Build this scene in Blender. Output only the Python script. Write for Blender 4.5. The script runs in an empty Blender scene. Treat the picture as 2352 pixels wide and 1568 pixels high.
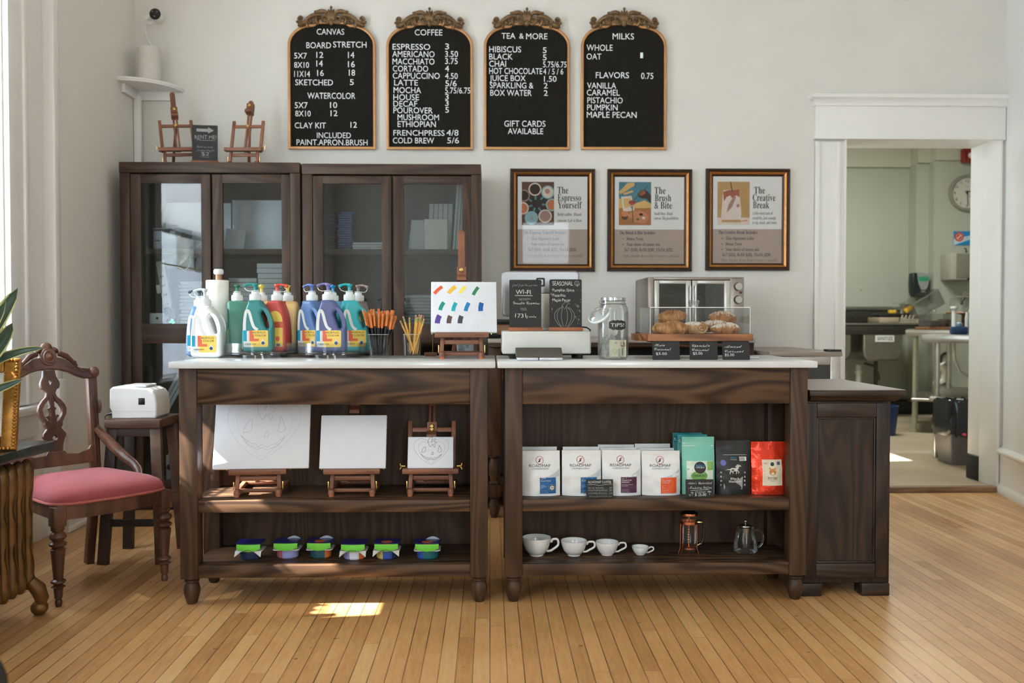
import bpy, bmesh, math, random
from mathutils import Vector, Matrix
random.seed(11)
SC = bpy.context.scene
COL = SC.collection
F = 2100.0            # focal length in pixels of the 2352 x 1568 frame
CAMZ = 1.068
PI = math.pi
R = math.radians

# ------------------------------------------------------------------ camera
YAW = math.atan2(51, F)
PITCH = -math.atan2(49, F)
cam_d = bpy.data.cameras.new('camera')
cam = bpy.data.objects.new('camera', cam_d)
COL.objects.link(cam)
cam.location = (0, 0, CAMZ)
cam.rotation_euler = (PI / 2 + PITCH, 0, -YAW)
cam_d.sensor_width = 36
cam_d.lens = 36 * F / 2352
cam_d.clip_start = 0.05
cam_d.dof.use_dof = True
cam_d.dof.focus_distance = 3.55
cam_d.dof.aperture_fstop = 3.2
SC.camera = cam
CAMROT = cam.rotation_euler.to_matrix()

# ------------------------------------------------------------------ light
SC.view_settings.view_transform = 'Standard'
SC.view_settings.look = 'None'
SC.view_settings.gamma = 1
SC.view_settings.exposure = 1.57
SC.view_settings.use_curve_mapping = False
cy = SC.cycles
cy.max_bounces = 9
cy.diffuse_bounces = 5
cy.glossy_bounces = 4
cy.transmission_bounces = 6
cy.transparent_max_bounces = 24
cy.sample_clamp_indirect = 6
cy.caustics_reflective = False
cy.caustics_refractive = False

world = bpy.data.worlds.new('sky')
SC.world = world
world.use_nodes = True
wbg = world.node_tree.nodes['Background']
wbg.inputs[0].default_value = (0.78, 0.91, 1.0, 1)
wbg.inputs[1].default_value = 6.0

SUN_DIR = Vector((1.0, 0.12, -0.88))
sun_d = bpy.data.lights.new('sun', 'SUN')
sun_d.energy = 22
sun_d.angle = R(0.6)
sun_d.color = (1.0, 0.97, 0.93)
sun = bpy.data.objects.new('sun', sun_d)
COL.objects.link(sun)
sun.rotation_euler = SUN_DIR.to_track_quat('-Z', 'Y').to_euler()
sun.location = (-6, 1, 7)


def portal(name, c, normal, w, h):
    d = bpy.data.lights.new(name, 'AREA')
    d.shape = 'RECTANGLE'
    d.size, d.size_y = w, h
    d.cycles.is_portal = True
    o = bpy.data.objects.new(name, d)
    COL.objects.link(o)
    o.location = c
    o.rotation_euler = Vector(normal).to_track_quat('-Z', 'Z').to_euler()
    return o


# window openings: (y0, y1, z0, z1) in the left wall, (x0, x1, z0, z1) in the front wall behind the camera
LEFTX = -2.2
STEPX = -2.136
WALLY = 5.61
REARY = -2.6
CEIL = 3.75
WIN_L = [(3.02, 4.2, 0.67, 3.05), (-1.65, 0.6, 0.67, 3.4)]
WIN_R = [(0.45, 1.25, 0.75, 2.6)]
for k, (a, b, c, d) in enumerate(WIN_L[:1]):
    portal('window_light', (LEFTX - 0.28, (a + b) / 2, (c + d) / 2), (1, 0, 0), d - c, b - a)
for k, (a, b, c, d) in enumerate(WIN_R):
    portal('window_light', ((a + b) / 2, REARY - 0.2, (c + d) / 2), (0, 1, 0), b - a, d - c)

# added area lamp inside the shaded, unseen window beside the camera
a, b, c, d = WIN_L[1]
wl_ = portal('window_daylight', (LEFTX + .02, (a + b) / 2, (c + d) / 2), (1, 0, 0), d - c - .1, b - a - .1)
wl_.data.cycles.is_portal = False
wl_.data.energy = 48
wl_.data.color = (0.78, 0.91, 1.0)

# added area lamp to brighten the kitchen, no fixture in view
kl = bpy.data.lights.new('kitchen_light', 'AREA')
kl.shape = 'RECTANGLE'
kl.size, kl.size_y = 1.2, 0.5
kl.energy = 32
kl.color = (0.96, 1.0, 0.96)
klo = bpy.data.objects.new('kitchen_light', kl)
COL.objects.link(klo)
klo.location = (3.3, 8.0, 3.28)


# ------------------------------------------------------------------ pixel helpers
def ray(px, py):
    return CAMROT @ Vector(((px - 1176) / F, -(py - 784) / F, -1))


def P(px, py, Y):
    d = ray(px, py)
    return Vector((d.x * Y / d.y, Y, CAMZ + d.z * Y / d.y))


def PZ(px, py, z):
    d = ray(px, py)
    t = (z - CAMZ) / d.z
    return Vector((d.x * t, d.y * t, z))


def PX(px, Y):
    return P(px, 735, Y).x


def Zy(py, Y, px=1125):
    return P(px, py, Y).z


# ------------------------------------------------------------------ materials
def lin(c):
    c /= 255
    return c / 12.92 if c <= .04045 else ((c + .055) / 1.055) ** 2.4


def rgb(c):
    return (lin(c[0]), lin(c[1]), lin(c[2]), 1)


_M = {}


def newmat(name):
    m = bpy.data.materials.new(name)
    m.use_nodes = True
    nt = m.node_tree
    return m, nt, nt.nodes['Principled BSDF']


def coords(nt, scale=(1, 1, 1), rnd=True):
    N, L = nt.nodes, nt.links
    tc = N.new('ShaderNodeTexCoord')
    mp = N.new('ShaderNodeMapping')
    mp.inputs['Scale'].default_value = scale
    L.new(tc.outputs['Object'], mp.inputs['Vector'])
    if rnd:
        oi = N.new('ShaderNodeObjectInfo')
        ml = N.new('ShaderNodeMath')
        ml.operation = 'MULTIPLY'
        ml.inputs[1].default_value = 37.0
        L.new(oi.outputs['Random'], ml.inputs[0])
        L.new(ml.outputs[0], mp.inputs['Location'])
    return mp.outputs[0]


def mat(name, c, rough=.5, metal=0.0, var=.06, scale=18, bump=0.0, bscale=None, spec=.5, coat=0.0, sheen=0.0):
    """painted or plain surface: a base colour broken up by a little procedural noise"""
    if name in _M:
        return _M[name]
    m, nt, b = newmat(name)
    N, L = nt.nodes, nt.links
    v = coords(nt)
    nz = N.new('ShaderNodeTexNoise')
    nz.inputs['Scale'].default_value = scale
    nz.inputs['Detail'].default_value = 3
    L.new(v, nz.inputs['Vector'])
    cr = N.new('ShaderNodeValToRGB')
    c0 = rgb(c)
    cr.color_ramp.elements[0].position = .3
    cr.color_ramp.elements[1].position = .7
    cr.color_ramp.elements[0].color = tuple(x * (1 - var) for x in c0[:3]) + (1,)
    cr.color_ramp.elements[1].color = tuple(min(1, x * (1 + var)) for x in c0[:3]) + (1,)
    L.new(nz.outputs['Fac'], cr.inputs['Fac'])
    L.new(cr.outputs['Color'], b.inputs['Base Color'])
    b.inputs['Roughness'].default_value = rough
    b.inputs['Metallic'].default_value = metal
    b.inputs['Specular IOR Level'].default_value = spec
    b.inputs['Coat Weight'].default_value = coat
    b.inputs['Sheen Weight'].default_value = sheen
    if bump:
        n2 = N.new('ShaderNodeTexNoise')
        n2.inputs['Scale'].default_value = bscale or scale * 4
        n2.inputs['Detail'].default_value = 4
        L.new(v, n2.inputs['Vector'])
        bp = N.new('ShaderNodeBump')
        bp.inputs['Strength'].default_value = bump
        bp.inputs['Distance'].default_value = .004
        L.new(n2.outputs['Fac'], bp.inputs['Height'])
        L.new(bp.outputs[0], b.inputs['Normal'])
    _M[name] = m
    return m


def wood(name, c1, c2, axis='x', rough=.45, scale=9, rings=7, stretch=9, spec=.4, fine=.35):
    """stained timber: stretched rings along one axis plus fine pores"""
    if name in _M:
        return _M[name]
    m, nt, b = newmat(name)
    N, L = nt.nodes, nt.links
    k = {'x': (1 / stretch, 1, 1), 'y': (1, 1 / stretch, 1), 'z': (1, 1, 1 / stretch)}[axis]
    v = coords(nt, k)
    n1 = N.new('ShaderNodeTexNoise')
    n1.inputs['Scale'].default_value = scale
    n1.inputs['Detail'].default_value = 2.5
    L.new(v, n1.inputs['Vector'])
    mu = N.new('ShaderNodeMath'); mu.operation = 'MULTIPLY'; mu.inputs[1].default_value = rings * 6.28
    L.new(n1.outputs['Fac'], mu.inputs[0])
    sn = N.new('ShaderNodeMath'); sn.operation = 'SINE'
    L.new(mu.outputs[0], sn.inputs[0])
    mr = N.new('ShaderNodeMapRange')
    mr.inputs['From Min'].default_value = -1
    L.new(sn.outputs[0], mr.inputs['Value'])
    n2 = N.new('ShaderNodeTexNoise')
    n2.inputs['Scale'].default_value = scale * 16
    n2.inputs['Detail'].default_value = 3
    L.new(v, n2.inputs['Vector'])
    mx = N.new('ShaderNodeMath'); mx.operation = 'MULTIPLY_ADD'
    mx.inputs[1].default_value = fine
    L.new(n2.outputs['Fac'], mx.inputs[0])
    mm = N.new('ShaderNodeMath'); mm.operation = 'MULTIPLY'; mm.inputs[1].default_value = 1 - fine
    L.new(mr.outputs[0], mm.inputs[0])
    L.new(mm.outputs[0], mx.inputs[2])
    cr = N.new('ShaderNodeValToRGB')
    cr.color_ramp.elements[0].color = rgb(c1)
    cr.color_ramp.elements[1].color = rgb(c2)
    cr.color_ramp.elements[0].position = .12
    cr.color_ramp.elements[1].position = .8
    L.new(mx.outputs[0], cr.inputs['Fac'])
    L.new(cr.outputs['Color'], b.inputs['Base Color'])
    b.inputs['Roughness'].default_value = rough
    b.inputs['Specular IOR Level'].default_value = spec
    bp = N.new('ShaderNodeBump')
    bp.inputs['Strength'].default_value = .12
    bp.inputs['Distance'].default_value = .003
    L.new(mx.outputs[0], bp.inputs['Height'])
    L.new(bp.outputs[0], b.inputs['Normal'])
    _M[name] = m
    return m


def thin_glass(name, tint=(1, 1, 1), base=.04, rough=.0, gain=1.0, edge=.0):
    """a thin clear sheet: straight-through light plus a Fresnel reflection, a little milkier where it turns edge-on"""
    if name in _M:
        return _M[name]
    m, nt, b = newmat(name)
    N, L = nt.nodes, nt.links
    out = N['Material Output']
    N.remove(b)
    tr = N.new('ShaderNodeBsdfTransparent'); tr.inputs[0].default_value = (*tint, 1)
    gl = N.new('ShaderNodeBsdfGlossy'); gl.inputs['Roughness'].default_value = rough
    fr = N.new('ShaderNodeFresnel'); fr.inputs['IOR'].default_value = 1.45
    ma = N.new('ShaderNodeMath'); ma.operation = 'MULTIPLY_ADD'; ma.use_clamp = True
    ma.inputs[1].default_value = gain; ma.inputs[2].default_value = base
    L.new(fr.outputs[0], ma.inputs[0])
    mx = N.new('ShaderNodeMixShader')
    L.new(ma.outputs[0], mx.inputs[0]); L.new(tr.outputs[0], mx.inputs[1]); L.new(gl.outputs[0], mx.inputs[2])
    last = mx
    if edge:
        df = N.new('ShaderNodeBsdfDiffuse'); df.inputs[0].default_value = (.85, .88, .88, 1)
        lw = N.new('ShaderNodeLayerWeight'); lw.inputs[0].default_value = .25
        me = N.new('ShaderNodeMath'); me.operation = 'MULTIPLY'; me.inputs[1].default_value = edge
        L.new(lw.outputs['Facing'], me.inputs[0])
        m2 = N.new('ShaderNodeMixShader')
        L.new(me.outputs[0], m2.inputs[0]); L.new(mx.outputs[0], m2.inputs[1]); L.new(df.outputs[0], m2.inputs[2])
        last = m2
    L.new(last.outputs[0], out.inputs[0])
    _M[name] = m
    return m


def sheer(name, c, trans=.5, clear=.0, stripes=0):
    if name in _M:
        return _M[name]
    m, nt, b = newmat(name)
    N, L = nt.nodes, nt.links
    out = N['Material Output']; N.remove(b)
    d = N.new('ShaderNodeBsdfDiffuse'); t = N.new('ShaderNodeBsdfTranslucent')
    v = coords(nt, rnd=False)
    wv = N.new('ShaderNodeTexWave')
    wv.bands_direction = 'Z' if stripes else 'Y'
    wv.inputs['Scale'].default_value = stripes or 30
    L.new(v, wv.inputs['Vector'])
    cr = N.new('ShaderNodeValToRGB')
    cr.color_ramp.elements[0].color = tuple(x * .86 for x in rgb(c)[:3]) + (1,)
    cr.color_ramp.elements[1].color = rgb(c)
    L.new(wv.outputs['Fac'], cr.inputs[0])
    L.new(cr.outputs[0], d.inputs[0]); L.new(cr.outputs[0], t.inputs[0])
    mx = N.new('ShaderNodeMixShader'); mx.inputs[0].default_value = trans
    L.new(d.outputs[0], mx.inputs[1]); L.new(t.outputs[0], mx.inputs[2])
    last = mx
    if clear:
        tr = N.new('ShaderNodeBsdfTransparent')
        m2 = N.new('ShaderNodeMixShader'); m2.inputs[0].default_value = clear
        L.new(mx.outputs[0], m2.inputs[1]); L.new(tr.outputs[0], m2.inputs[2])
        last = m2
    L.new(last.outputs[0], out.inputs[0])
    _M[name] = m
    return m


def emit(name, c, s):
    m, nt, b = newmat(name)
    b.inputs['Base Color'].default_value = rgb(c)
    b.inputs['Emission Color'].default_value = rgb(c)
    b.inputs['Emission Strength'].default_value = s
    return m


def floor_mat(name, width, length, cols, rough, gap=.0016, along='y'):
    """strip flooring: each board its own length offset, tone and grain; dark joints"""
    m, nt, b = newmat(name)
    N, L = nt.nodes, nt.links

    def math_(op, a=None, c=None, d=None):
        n = N.new('ShaderNodeMath'); n.operation = op
        for i, q in enumerate((a, c, d)):
            if q is None:
                continue
            if isinstance(q, (int, float)):
                n.inputs[i].default_value = q
            else:
                L.new(q, n.inputs[i])
        return n.outputs[0]
    tc = N.new('ShaderNodeTexCoord')
    sp = N.new('ShaderNodeSeparateXYZ'); L.new(tc.outputs['Object'], sp.inputs[0])
    X, Y = (sp.outputs[0], sp.outputs[1]) if along == 'y' else (sp.outputs[1], sp.outputs[0])
    u = math_('DIVIDE', X, width)
    iu = math_('FLOOR', u); fu = math_('FRACT', u)
    w1 = N.new('ShaderNodeTexWhiteNoise'); w1.noise_dimensions = '1D'; L.new(iu, w1.inputs['W'])
    yy = math_('DIVIDE', Y, length)
    yo = math_('MULTIPLY_ADD', w1.outputs['Value'], 9.7, yy)
    iv = math_('FLOOR', yo); fv = math_('FRACT', yo)
    cb = N.new('ShaderNodeCombineXYZ'); L.new(iu, cb.inputs[0]); L.new(iv, cb.inputs[1])
    w2 = N.new('ShaderNodeTexWhiteNoise'); w2.noise_dimensions = '2D'; L.new(cb.outputs[0], w2.inputs['Vector'])
    # grain
    c3 = N.new('ShaderNodeCombineXYZ')
    L.new(math_('MULTIPLY', X, 14.0), c3.inputs[0])
    L.new(math_('MULTIPLY_ADD', w2.outputs['Value'], 40.0, math_('MULTIPLY', Y, 1.6)), c3.inputs[1])
    n1 = N.new('ShaderNodeTexNoise'); n1.inputs['Scale'].default_value = 5; n1.inputs['Detail'].default_value = 6
    n1.inputs['Roughness'].default_value = .65
    L.new(c3.outputs[0], n1.inputs['Vector'])
    n3 = N.new('ShaderNodeTexNoise'); n3.inputs['Scale'].default_value = 1.4; n3.inputs['Detail'].default_value = 4
    L.new(tc.outputs['Object'], n3.inputs['Vector'])
    cr = N.new('ShaderNodeValToRGB')
    while len(cr.color_ramp.elements) < len(cols):
        cr.color_ramp.elements.new(.5)
    for e, (pos, c) in zip(cr.color_ramp.elements, cols):
        e.position = pos
    for e, (pos, c) in zip(cr.color_ramp.elements, cols):
        e.position = pos
        e.color = rgb(c)
    t = math_('MULTIPLY_ADD', n1.outputs['Fac'], .5, math_('MULTIPLY_ADD', w2.outputs['Value'], .3, .1))
    t = math_('MULTIPLY_ADD', math_('SUBTRACT', n3.outputs['Fac'], .5), .5, t)
    L.new(t, cr.inputs['Fac'])
    # joints
    g = gap / width
    e1 = math_('LESS_THAN', fu, g); e2 = math_('GREATER_THAN', fu, 1 - g)
    e3 = math_('LESS_THAN', fv, gap * .9 / length)
    ed = math_('MAXIMUM', math_('MAXIMUM', e1, e2), e3)
    # joints open unevenly
    n4 = N.new('ShaderNodeTexNoise'); n4.inputs['Scale'].default_value = 3.0
    L.new(tc.outputs['Object'], n4.inputs['Vector'])
    ed = math_('MULTIPLY', ed, math_('MULTIPLY_ADD', n4.outputs['Fac'], 1.2, .1))
    mx = N.new('ShaderNodeMix'); mx.data_type = 'RGBA'
    L.new(ed, mx.inputs['Factor']); L.new(cr.outputs[0], mx.inputs['A'])
    mx.inputs['B'].default_value = rgb((58, 36, 20))
    # worn grey scuffs and small dark knots
    n5 = N.new('ShaderNodeTexNoise'); n5.inputs['Scale'].default_value = 22; n5.inputs['Detail'].default_value = 2
    L.new(tc.outputs['Object'], n5.inputs['Vector'])
    kn = math_('GREATER_THAN', n5.outputs['Fac'], .735)
    mk = N.new('ShaderNodeMix'); mk.data_type = 'RGBA'
    L.new(math_('MULTIPLY', kn, .55), mk.inputs['Factor']); L.new(mx.outputs['Result'], mk.inputs['A'])
    mk.inputs['B'].default_value = rgb((70, 44, 26))
    L.new(mk.outputs['Result'], b.inputs['Base Color'])
    rr = math_('MULTIPLY_ADD', n3.outputs['Fac'], .18, rough)
    L.new(rr, b.inputs['Roughness'])
    b.inputs['Specular IOR Level'].default_value = .5
    bp = N.new('ShaderNodeBump'); bp.inputs['Strength'].default_value = .25; bp.inputs['Distance'].default_value = .002
    L.new(math_('MULTIPLY_ADD', ed, -1.0, math_('MULTIPLY', n1.outputs['Fac'], .25)), bp.inputs['Height'])
    L.new(bp.outputs[0], b.inputs['Normal'])
    return m


# ------------------------------------------------------------------ mesh builder
class MB:
    def __init__(s):
        s.v, s.f, s.m = [], [], []
        s.mi = 0
        s.X = Matrix.Identity(4)

    def add(s, vs, fs):
        n = len(s.v)
        s.v += [s.X @ Vector(v) for v in vs]
        s.f += [tuple(n + i for i in f) for f in fs]
        s.m += [s.mi] * len(fs)

    def box(s, x0, x1, y0, y1, z0, z1, b=0.0, seg=2):
        c = ((x0 + x1) / 2, (y0 + y1) / 2, (z0 + z1) / 2)
        d = (abs(x1 - x0), abs(y1 - y0), abs(z1 - z0))
        if b <= 0:
            vs = [(x, y, z) for x in (x0, x1) for y in (y0, y1) for z in (z0, z1)]
            s.add(vs, [(0, 1, 3, 2), (4, 6, 7, 5), (0, 4, 5, 1), (2, 3, 7, 6), (0, 2, 6, 4), (1, 5, 7, 3)])
            return
        bm = bmesh.new()
        bmesh.ops.create_cube(bm, size=1)
        bmesh.ops.scale(bm, vec=d, verts=bm.verts)
        bmesh.ops.bevel(bm, geom=bm.edges[:], offset=min(b, min(d) * .49), segments=seg, profile=.5, affect='EDGES')
        bmesh.ops.translate(bm, vec=c, verts=bm.verts)
        bm.verts.index_update()
        s.add([v.co[:] for v in bm.verts], [[v.index for v in f.verts] for f in bm.faces])
        bm.free()

    def obox(s, c, d, rot, b=0.0):
        old = s.X
        s.X = old @ Matrix.Translation(c) @ rot.to_4x4()
        s.box(-d[0] / 2, d[0] / 2, -d[1] / 2, d[1] / 2, -d[2] / 2, d[2] / 2, b)
        s.X = old

    def bar(s, p, q, w, t, b=0.0, up=(0, -1, 0)):
        """a square bar from p to q; w across, t in the 'up' direction"""
        p, q = Vector(p), Vector(q)
        z = (q - p).normalized()
        u = Vector(up); u = (u - z * u.dot(z)).normalized()
        x = u.cross(z)
        M = Matrix((x, u, z)).transposed()
        s.obox((p + q) / 2, (w, t, (q - p).length), M, b)

    def lathe(s, prof, n=24, c=(0, 0, 0), ax=None, a0=0.0):
        old = s.X
        s.X = old @ Matrix.Translation(c)
        if ax is not None:
            s.X = s.X @ Vector((0, 0, 1)).rotation_difference(Vector(ax)).to_matrix().to_4x4()
        vs, fs = [], []
        for r, z in prof:
            for i in range(n):
                a = a0 + 2 * PI * i / n
                vs.append((r * math.cos(a), r * math.sin(a), z))
        for j in range(len(prof) - 1):
            for i in range(n):
                k = (i + 1) % n
                fs.append((j * n + i, j * n + k, (j + 1) * n + k, (j + 1) * n + i))
        if prof[0][0] > 1e-6:
            pass
        s.add(vs, fs)
        for j, flip in ((0, True), (len(prof) - 1, False)):
            if prof[j][0] > 1e-4:
                ring = [j * n + i for i in range(n)]
                s.add([vs[i] for i in ring], [list(range(n))[::-1] if flip else list(range(n))])
        s.X = old

    def olathe(s, prof, n=24, c=(0, 0, 0), ax=None):
        """open lathe: no end caps"""
        old = s.X
        s.X = old @ Matrix.Translation(c)
        if ax is not None:
            s.X = s.X @ Vector((0, 0, 1)).rotation_difference(Vector(ax)).to_matrix().to_4x4()
        vs, fs = [], []
        for r, z in prof:
            for i in range(n):
                a = 2 * PI * i / n
                vs.append((r * math.cos(a), r * math.sin(a), z))
        for j in range(len(prof) - 1):
            for i in range(n):
                k = (i + 1) % n
                fs.append((j * n + i, j * n + k, (j + 1) * n + k, (j + 1) * n + i))
        s.add(vs, fs)
        s.X = old

    def cyl(s, p, q, r0, r1=None, n=16):
        p, q = Vector(p), Vector(q)
        r1 = r0 if r1 is None else r1
        s.lathe([(r0, 0), (r1, (q - p).length)], n, p, (q - p).normalized())

    def tube(s, pts, r, n=8, closed=False, sq=1.0):
        pts = [Vector(p) for p in pts]
        N = len(pts)
        rs = r if isinstance(r, (list, tuple)) else [r] * N
        vs, fs = [], []
        ref = None
        for i, p in enumerate(pts):
            a = pts[i - 1] if (i > 0 or closed) else p
            b = pts[(i + 1) % N] if (i < N - 1 or closed) else p
            t = (b - a).normalized()
            if ref is None:
                ref = t.orthogonal().normalized() if abs(t.y) > .9 else (Vector((0, 1, 0)) - t * t.y).normalized()
            ref = (ref - t * ref.dot(t)).normalized()
            bi = t.cross(ref)
            for k in range(n):
                an = 2 * PI * k / n
                vs.append(p + ref * (rs[i] * sq * math.cos(an)) + bi * (rs[i] * math.sin(an)))
        M = N if closed else N - 1
        for i in range(M):
            j = (i + 1) % N
            for k in range(n):
                l = (k + 1) % n
                fs.append((i * n + k, i * n + l, j * n + l, j * n + k))
        if not closed:
            fs.append(tuple(range(n))[::-1])
            fs.append(tuple((N - 1) * n + k for k in range(n)))
        s.add(vs, fs)

    def prism(s, poly, y0, y1):
        """polygon given as (x, z) pairs, run from y0 (front) to y1"""
        n = len(poly)
        vs = [(x, y0, z) for x, z in poly] + [(x, y1, z) for x, z in poly]
        fs = [tuple(range(n)), tuple(range(2 * n - 1, n - 1, -1))]
        fs += [(i, n + i, n + (i + 1) % n, (i + 1) % n) for i in range(n)]
        s.add(vs, fs)

    def slab(s, poly, z0, z1):
        """polygon given as (x, y) pairs, run from z0 up to z1"""
        n = len(poly)
        vs = [(x, y, z0) for x, y in poly] + [(x, y, z1) for x, y in poly]
        fs = [tuple(range(n))[::-1], tuple(range(n, 2 * n))]
        fs += [(i, (i + 1) % n, n + (i + 1) % n, n + i) for i in range(n)]
        s.add(vs, fs)

    def flat(s, poly, y, fn=None):
        s.add([(x, y if fn is None else fn(x, z), z) for x, z in poly], [tuple(range(len(poly)))])

    def disc(s, x, z, r, y, n=20, rz=None, fn=None):
        s.flat([(x + r * math.cos(2 * PI * i / n), z + (rz or r) * math.sin(2 * PI * i / n)) for i in range(n)], y, fn)

    def ring2(s, x, z, r0, r1, y, n=24, fn=None):
        vs, fs = [], []
        for i in range(n):
            a = 2 * PI * i / n
            for r in (r0, r1):
                X, Z = x + r * math.cos(a), z + r * math.sin(a)
                vs.append((X, y if fn is None else fn(X, Z), Z))
        for i in range(n):
            j = (i + 1) % n
            fs.append((2 * i, 2 * i + 1, 2 * j + 1, 2 * j))
        s.add(vs, fs)

    def line2(s, pts, w, y, fn=None):
        """a drawn line of width w on the plane facing the viewer"""
        pts = [Vector((p[0], p[1])) for p in pts]
        vs, fs = [], []
        for i, p in enumerate(pts):
            a = pts[max(0, i - 1)]; b = pts[min(len(pts) - 1, i + 1)]
            t = (b - a)
            t = t.normalized() if t.length > 1e-9 else Vector((1, 0))
            nrm = Vector((-t.y, t.x)) * (w / 2)
            for q in (p + nrm, p - nrm):
                vs.append((q.x, y if fn is None else fn(q.x, q.y), q.y))
        for i in range(len(pts) - 1):
            fs.append((2 * i, 2 * i + 1, 2 * i + 3, 2 * i + 2))
        s.add(vs, fs)

    def sphere(s, c, r, nu=14, nv=9, rot=None):
        r = r if isinstance(r, (list, tuple)) else (r, r, r)
        old = s.X
        s.X = old @ Matrix.Translation(c) @ (rot.to_4x4() if rot is not None else Matrix.Identity(4))
        vs, fs = [(0, 0, -r[2])], []
        for j in range(1, nv):
            t = -PI / 2 + PI * j / nv
            for i in range(nu):
                a = 2 * PI * i / nu
                vs.append((r[0] * math.cos(t) * math.cos(a), r[1] * math.cos(t) * math.sin(a), r[2] * math.sin(t)))
        vs.append((0, 0, r[2]))
        for i in range(nu):
            k = (i + 1) % nu
            fs.append((0, 1 + k, 1 + i))
            for j in range(nv - 2):
                fs.append((1 + j * nu + i, 1 + j * nu + k, 1 + (j + 1) * nu + k, 1 + (j + 1) * nu + i))
            fs.append((1 + (nv - 2) * nu + i, 1 + (nv - 2) * nu + k, len(vs) - 1))
        s.add(vs, fs)
        s.X = old

    def loft(s, rings, cap=True, closed=True):
        n = len(rings[0])
        vs = [p for r in rings for p in r]
        fs = []
        for j in range(len(rings) - 1):
            for i in range(n if closed else n - 1):
                k = (i + 1) % n
                fs.append((j * n + i, j * n + k, (j + 1) * n + k, (j + 1) * n + i))
        if cap and closed:
            fs.append(tuple(range(n))[::-1])
            fs.append(tuple((len(rings) - 1) * n + i for i in range(n)))
        s.add(vs, fs)

    def plate(s, outer, holes=(), y0=0.0, y1=.01, bevel=0.0, res=1):
        """outline with holes, thickness y0..y1 with rounded edges (points are (x, z))"""
        cu = bpy.data.curves.new('outline', 'CURVE')
        cu.dimensions = '2D'
        cu.fill_mode = 'BOTH'
        cu.extrude = abs(y1 - y0) / 2 - bevel
        cu.bevel_depth = bevel
        cu.bevel_resolution = res
        cu.offset = -bevel
        for pts in [outer] + list(holes):
            sp = cu.splines.new('POLY')
            sp.points.add(len(pts) - 1)
            for q, (x, z) in zip(sp.points, pts):
                q.co = (x, z, 0, 1)
            sp.use_cyclic_u = True
        o = bpy.data.objects.new('outline', cu)
        me = o.to_mesh()
        ym = (y0 + y1) / 2
        s.add([(v.co.x, ym - v.co.z, v.co.y) for v in me.vertices], [tuple(p.vertices) for p in me.polygons])
        o.to_mesh_clear()
        bpy.data.objects.remove(o)
        bpy.data.curves.remove(cu)

    def text(s, t, x0, x1, z0, h, y, style='sans', fn=None, depth=0.0, wob=0.0, slant=0.0, align='l', asp=1.0):
        """lettering facing the viewer: left end x0, right end x1 (or None: natural width times asp), baseline z0, capital height h"""
        vs, fs, xa, xb = glyphs(t, style, depth > 0)
        if not vs:
            return
        cap = .70
        kz = h / cap
        kx = (x1 - x0) / (xb - xa) if x1 is not None else kz * asp
        w = kx * (xb - xa)
        if align == 'c':
            x0 -= w / 2
        elif align == 'r':
            x0 -= w
        ph = random.random() * 6
        out = []
        for x, z, q in vs:
            X = x0 + (x - xa) * kx
            Z = z0 + z * kz
            if wob:
                Z += wob * h * math.sin(X / h * 2.1 + ph)
                X += wob * h * .6 * math.sin(Z / h * 4 + X / h * 1.3 + ph)
            X += slant * (Z - z0)
            Y = y if fn is None else fn(X, Z)
            out.append((X, Y - (depth if q > 0 else 0), Z))
        s.add(out, fs)


_G = {}
_SCR = {'B': 0x212C, 'E': 0x2130, 'F': 0x2131, 'H': 0x210B, 'I': 0x2110, 'L': 0x2112, 'M': 0x2133, 'R': 0x211B,
        'e': 0x212F, 'g': 0x210A, 'o': 0x2134}


def styled(t, style):
    if style == 'sans':
        return t
    out = ''
    for ch in t:
        up, lo, dg = 'A' <= ch <= 'Z', 'a' <= ch <= 'z', '0' <= ch <= '9'
        if style == 'serif':
            out += chr(0x1D400 + ord(ch) - 65) if up else chr(0x1D41A + ord(ch) - 97) if lo else chr(0x1D7CE + ord(ch) - 48) if dg else ch
        elif style == 'italic':
            out += chr(0x1D434 + ord(ch) - 65) if up else (chr(0x210E) if ch == 'h' else chr(0x1D44E + ord(ch) - 97)) if lo else ch
        elif style == 'script':
            out += chr(_SCR[ch]) if ch in _SCR else chr(0x1D49C + ord(ch) - 65) if up else chr(0x1D4B6 + ord(ch) - 97) if lo else ch
    return out


def glyphs(t, style, solid):
    key = (t, style, solid)
    if key in _G:
        return _G[key]
    cu = bpy.data.curves.new('lettering', 'FONT')
    cu.body = styled(t, style)
    cu.resolution_u = 3
    cu.extrude = .5 if solid else 0
    o = bpy.data.objects.new('lettering', cu)
    COL.objects.link(o)
    me = o.to_mesh()
    vs = [(v.co.x, v.co.y, v.co.z) for v in me.vertices]
    fs = [tuple(p.vertices) for p in me.polygons]
    o.to_mesh_clear()
    bpy.data.objects.remove(o)
    bpy.data.curves.remove(cu)
    xs = [v[0] for v in vs] or [0, 1]
    _G[key] = (vs, fs, min(xs), max(xs))
    return _G[key]


def build(name, mb, mats, parent=None, sharp=38, kind=None):
    me = bpy.data.meshes.new(name)
    me.from_pydata([tuple(v) for v in mb.v], [], mb.f)
    mats = mats if isinstance(mats, (list, tuple)) else [mats]
    for m in mats:
        me.materials.append(m)
    me.polygons.foreach_set('material_index', [min(i, len(mats) - 1) for i in mb.m])
    me.update()
    me.shade_smooth()
    me.set_sharp_from_angle(angle=R(sharp))
    o = bpy.data.objects.new(name, me)
    COL.objects.link(o)
    if parent is not None:
        o.parent = parent
    if kind:
        o['kind'] = kind
    return o


def tag(o, label, cat, group=None):
    o['label'] = label
    o['category'] = cat
    if group:
        o['group'] = group
    return o


def thing(name, label, cat, loc=(0, 0, 0), rot=(0, 0, 0), group=None):
    o = bpy.data.objects.new(name, None)
    o.empty_display_size = .05
    COL.objects.link(o)
    o.location = loc
    o.rotation_euler = rot
    return tag(o, label, cat, group)


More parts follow.
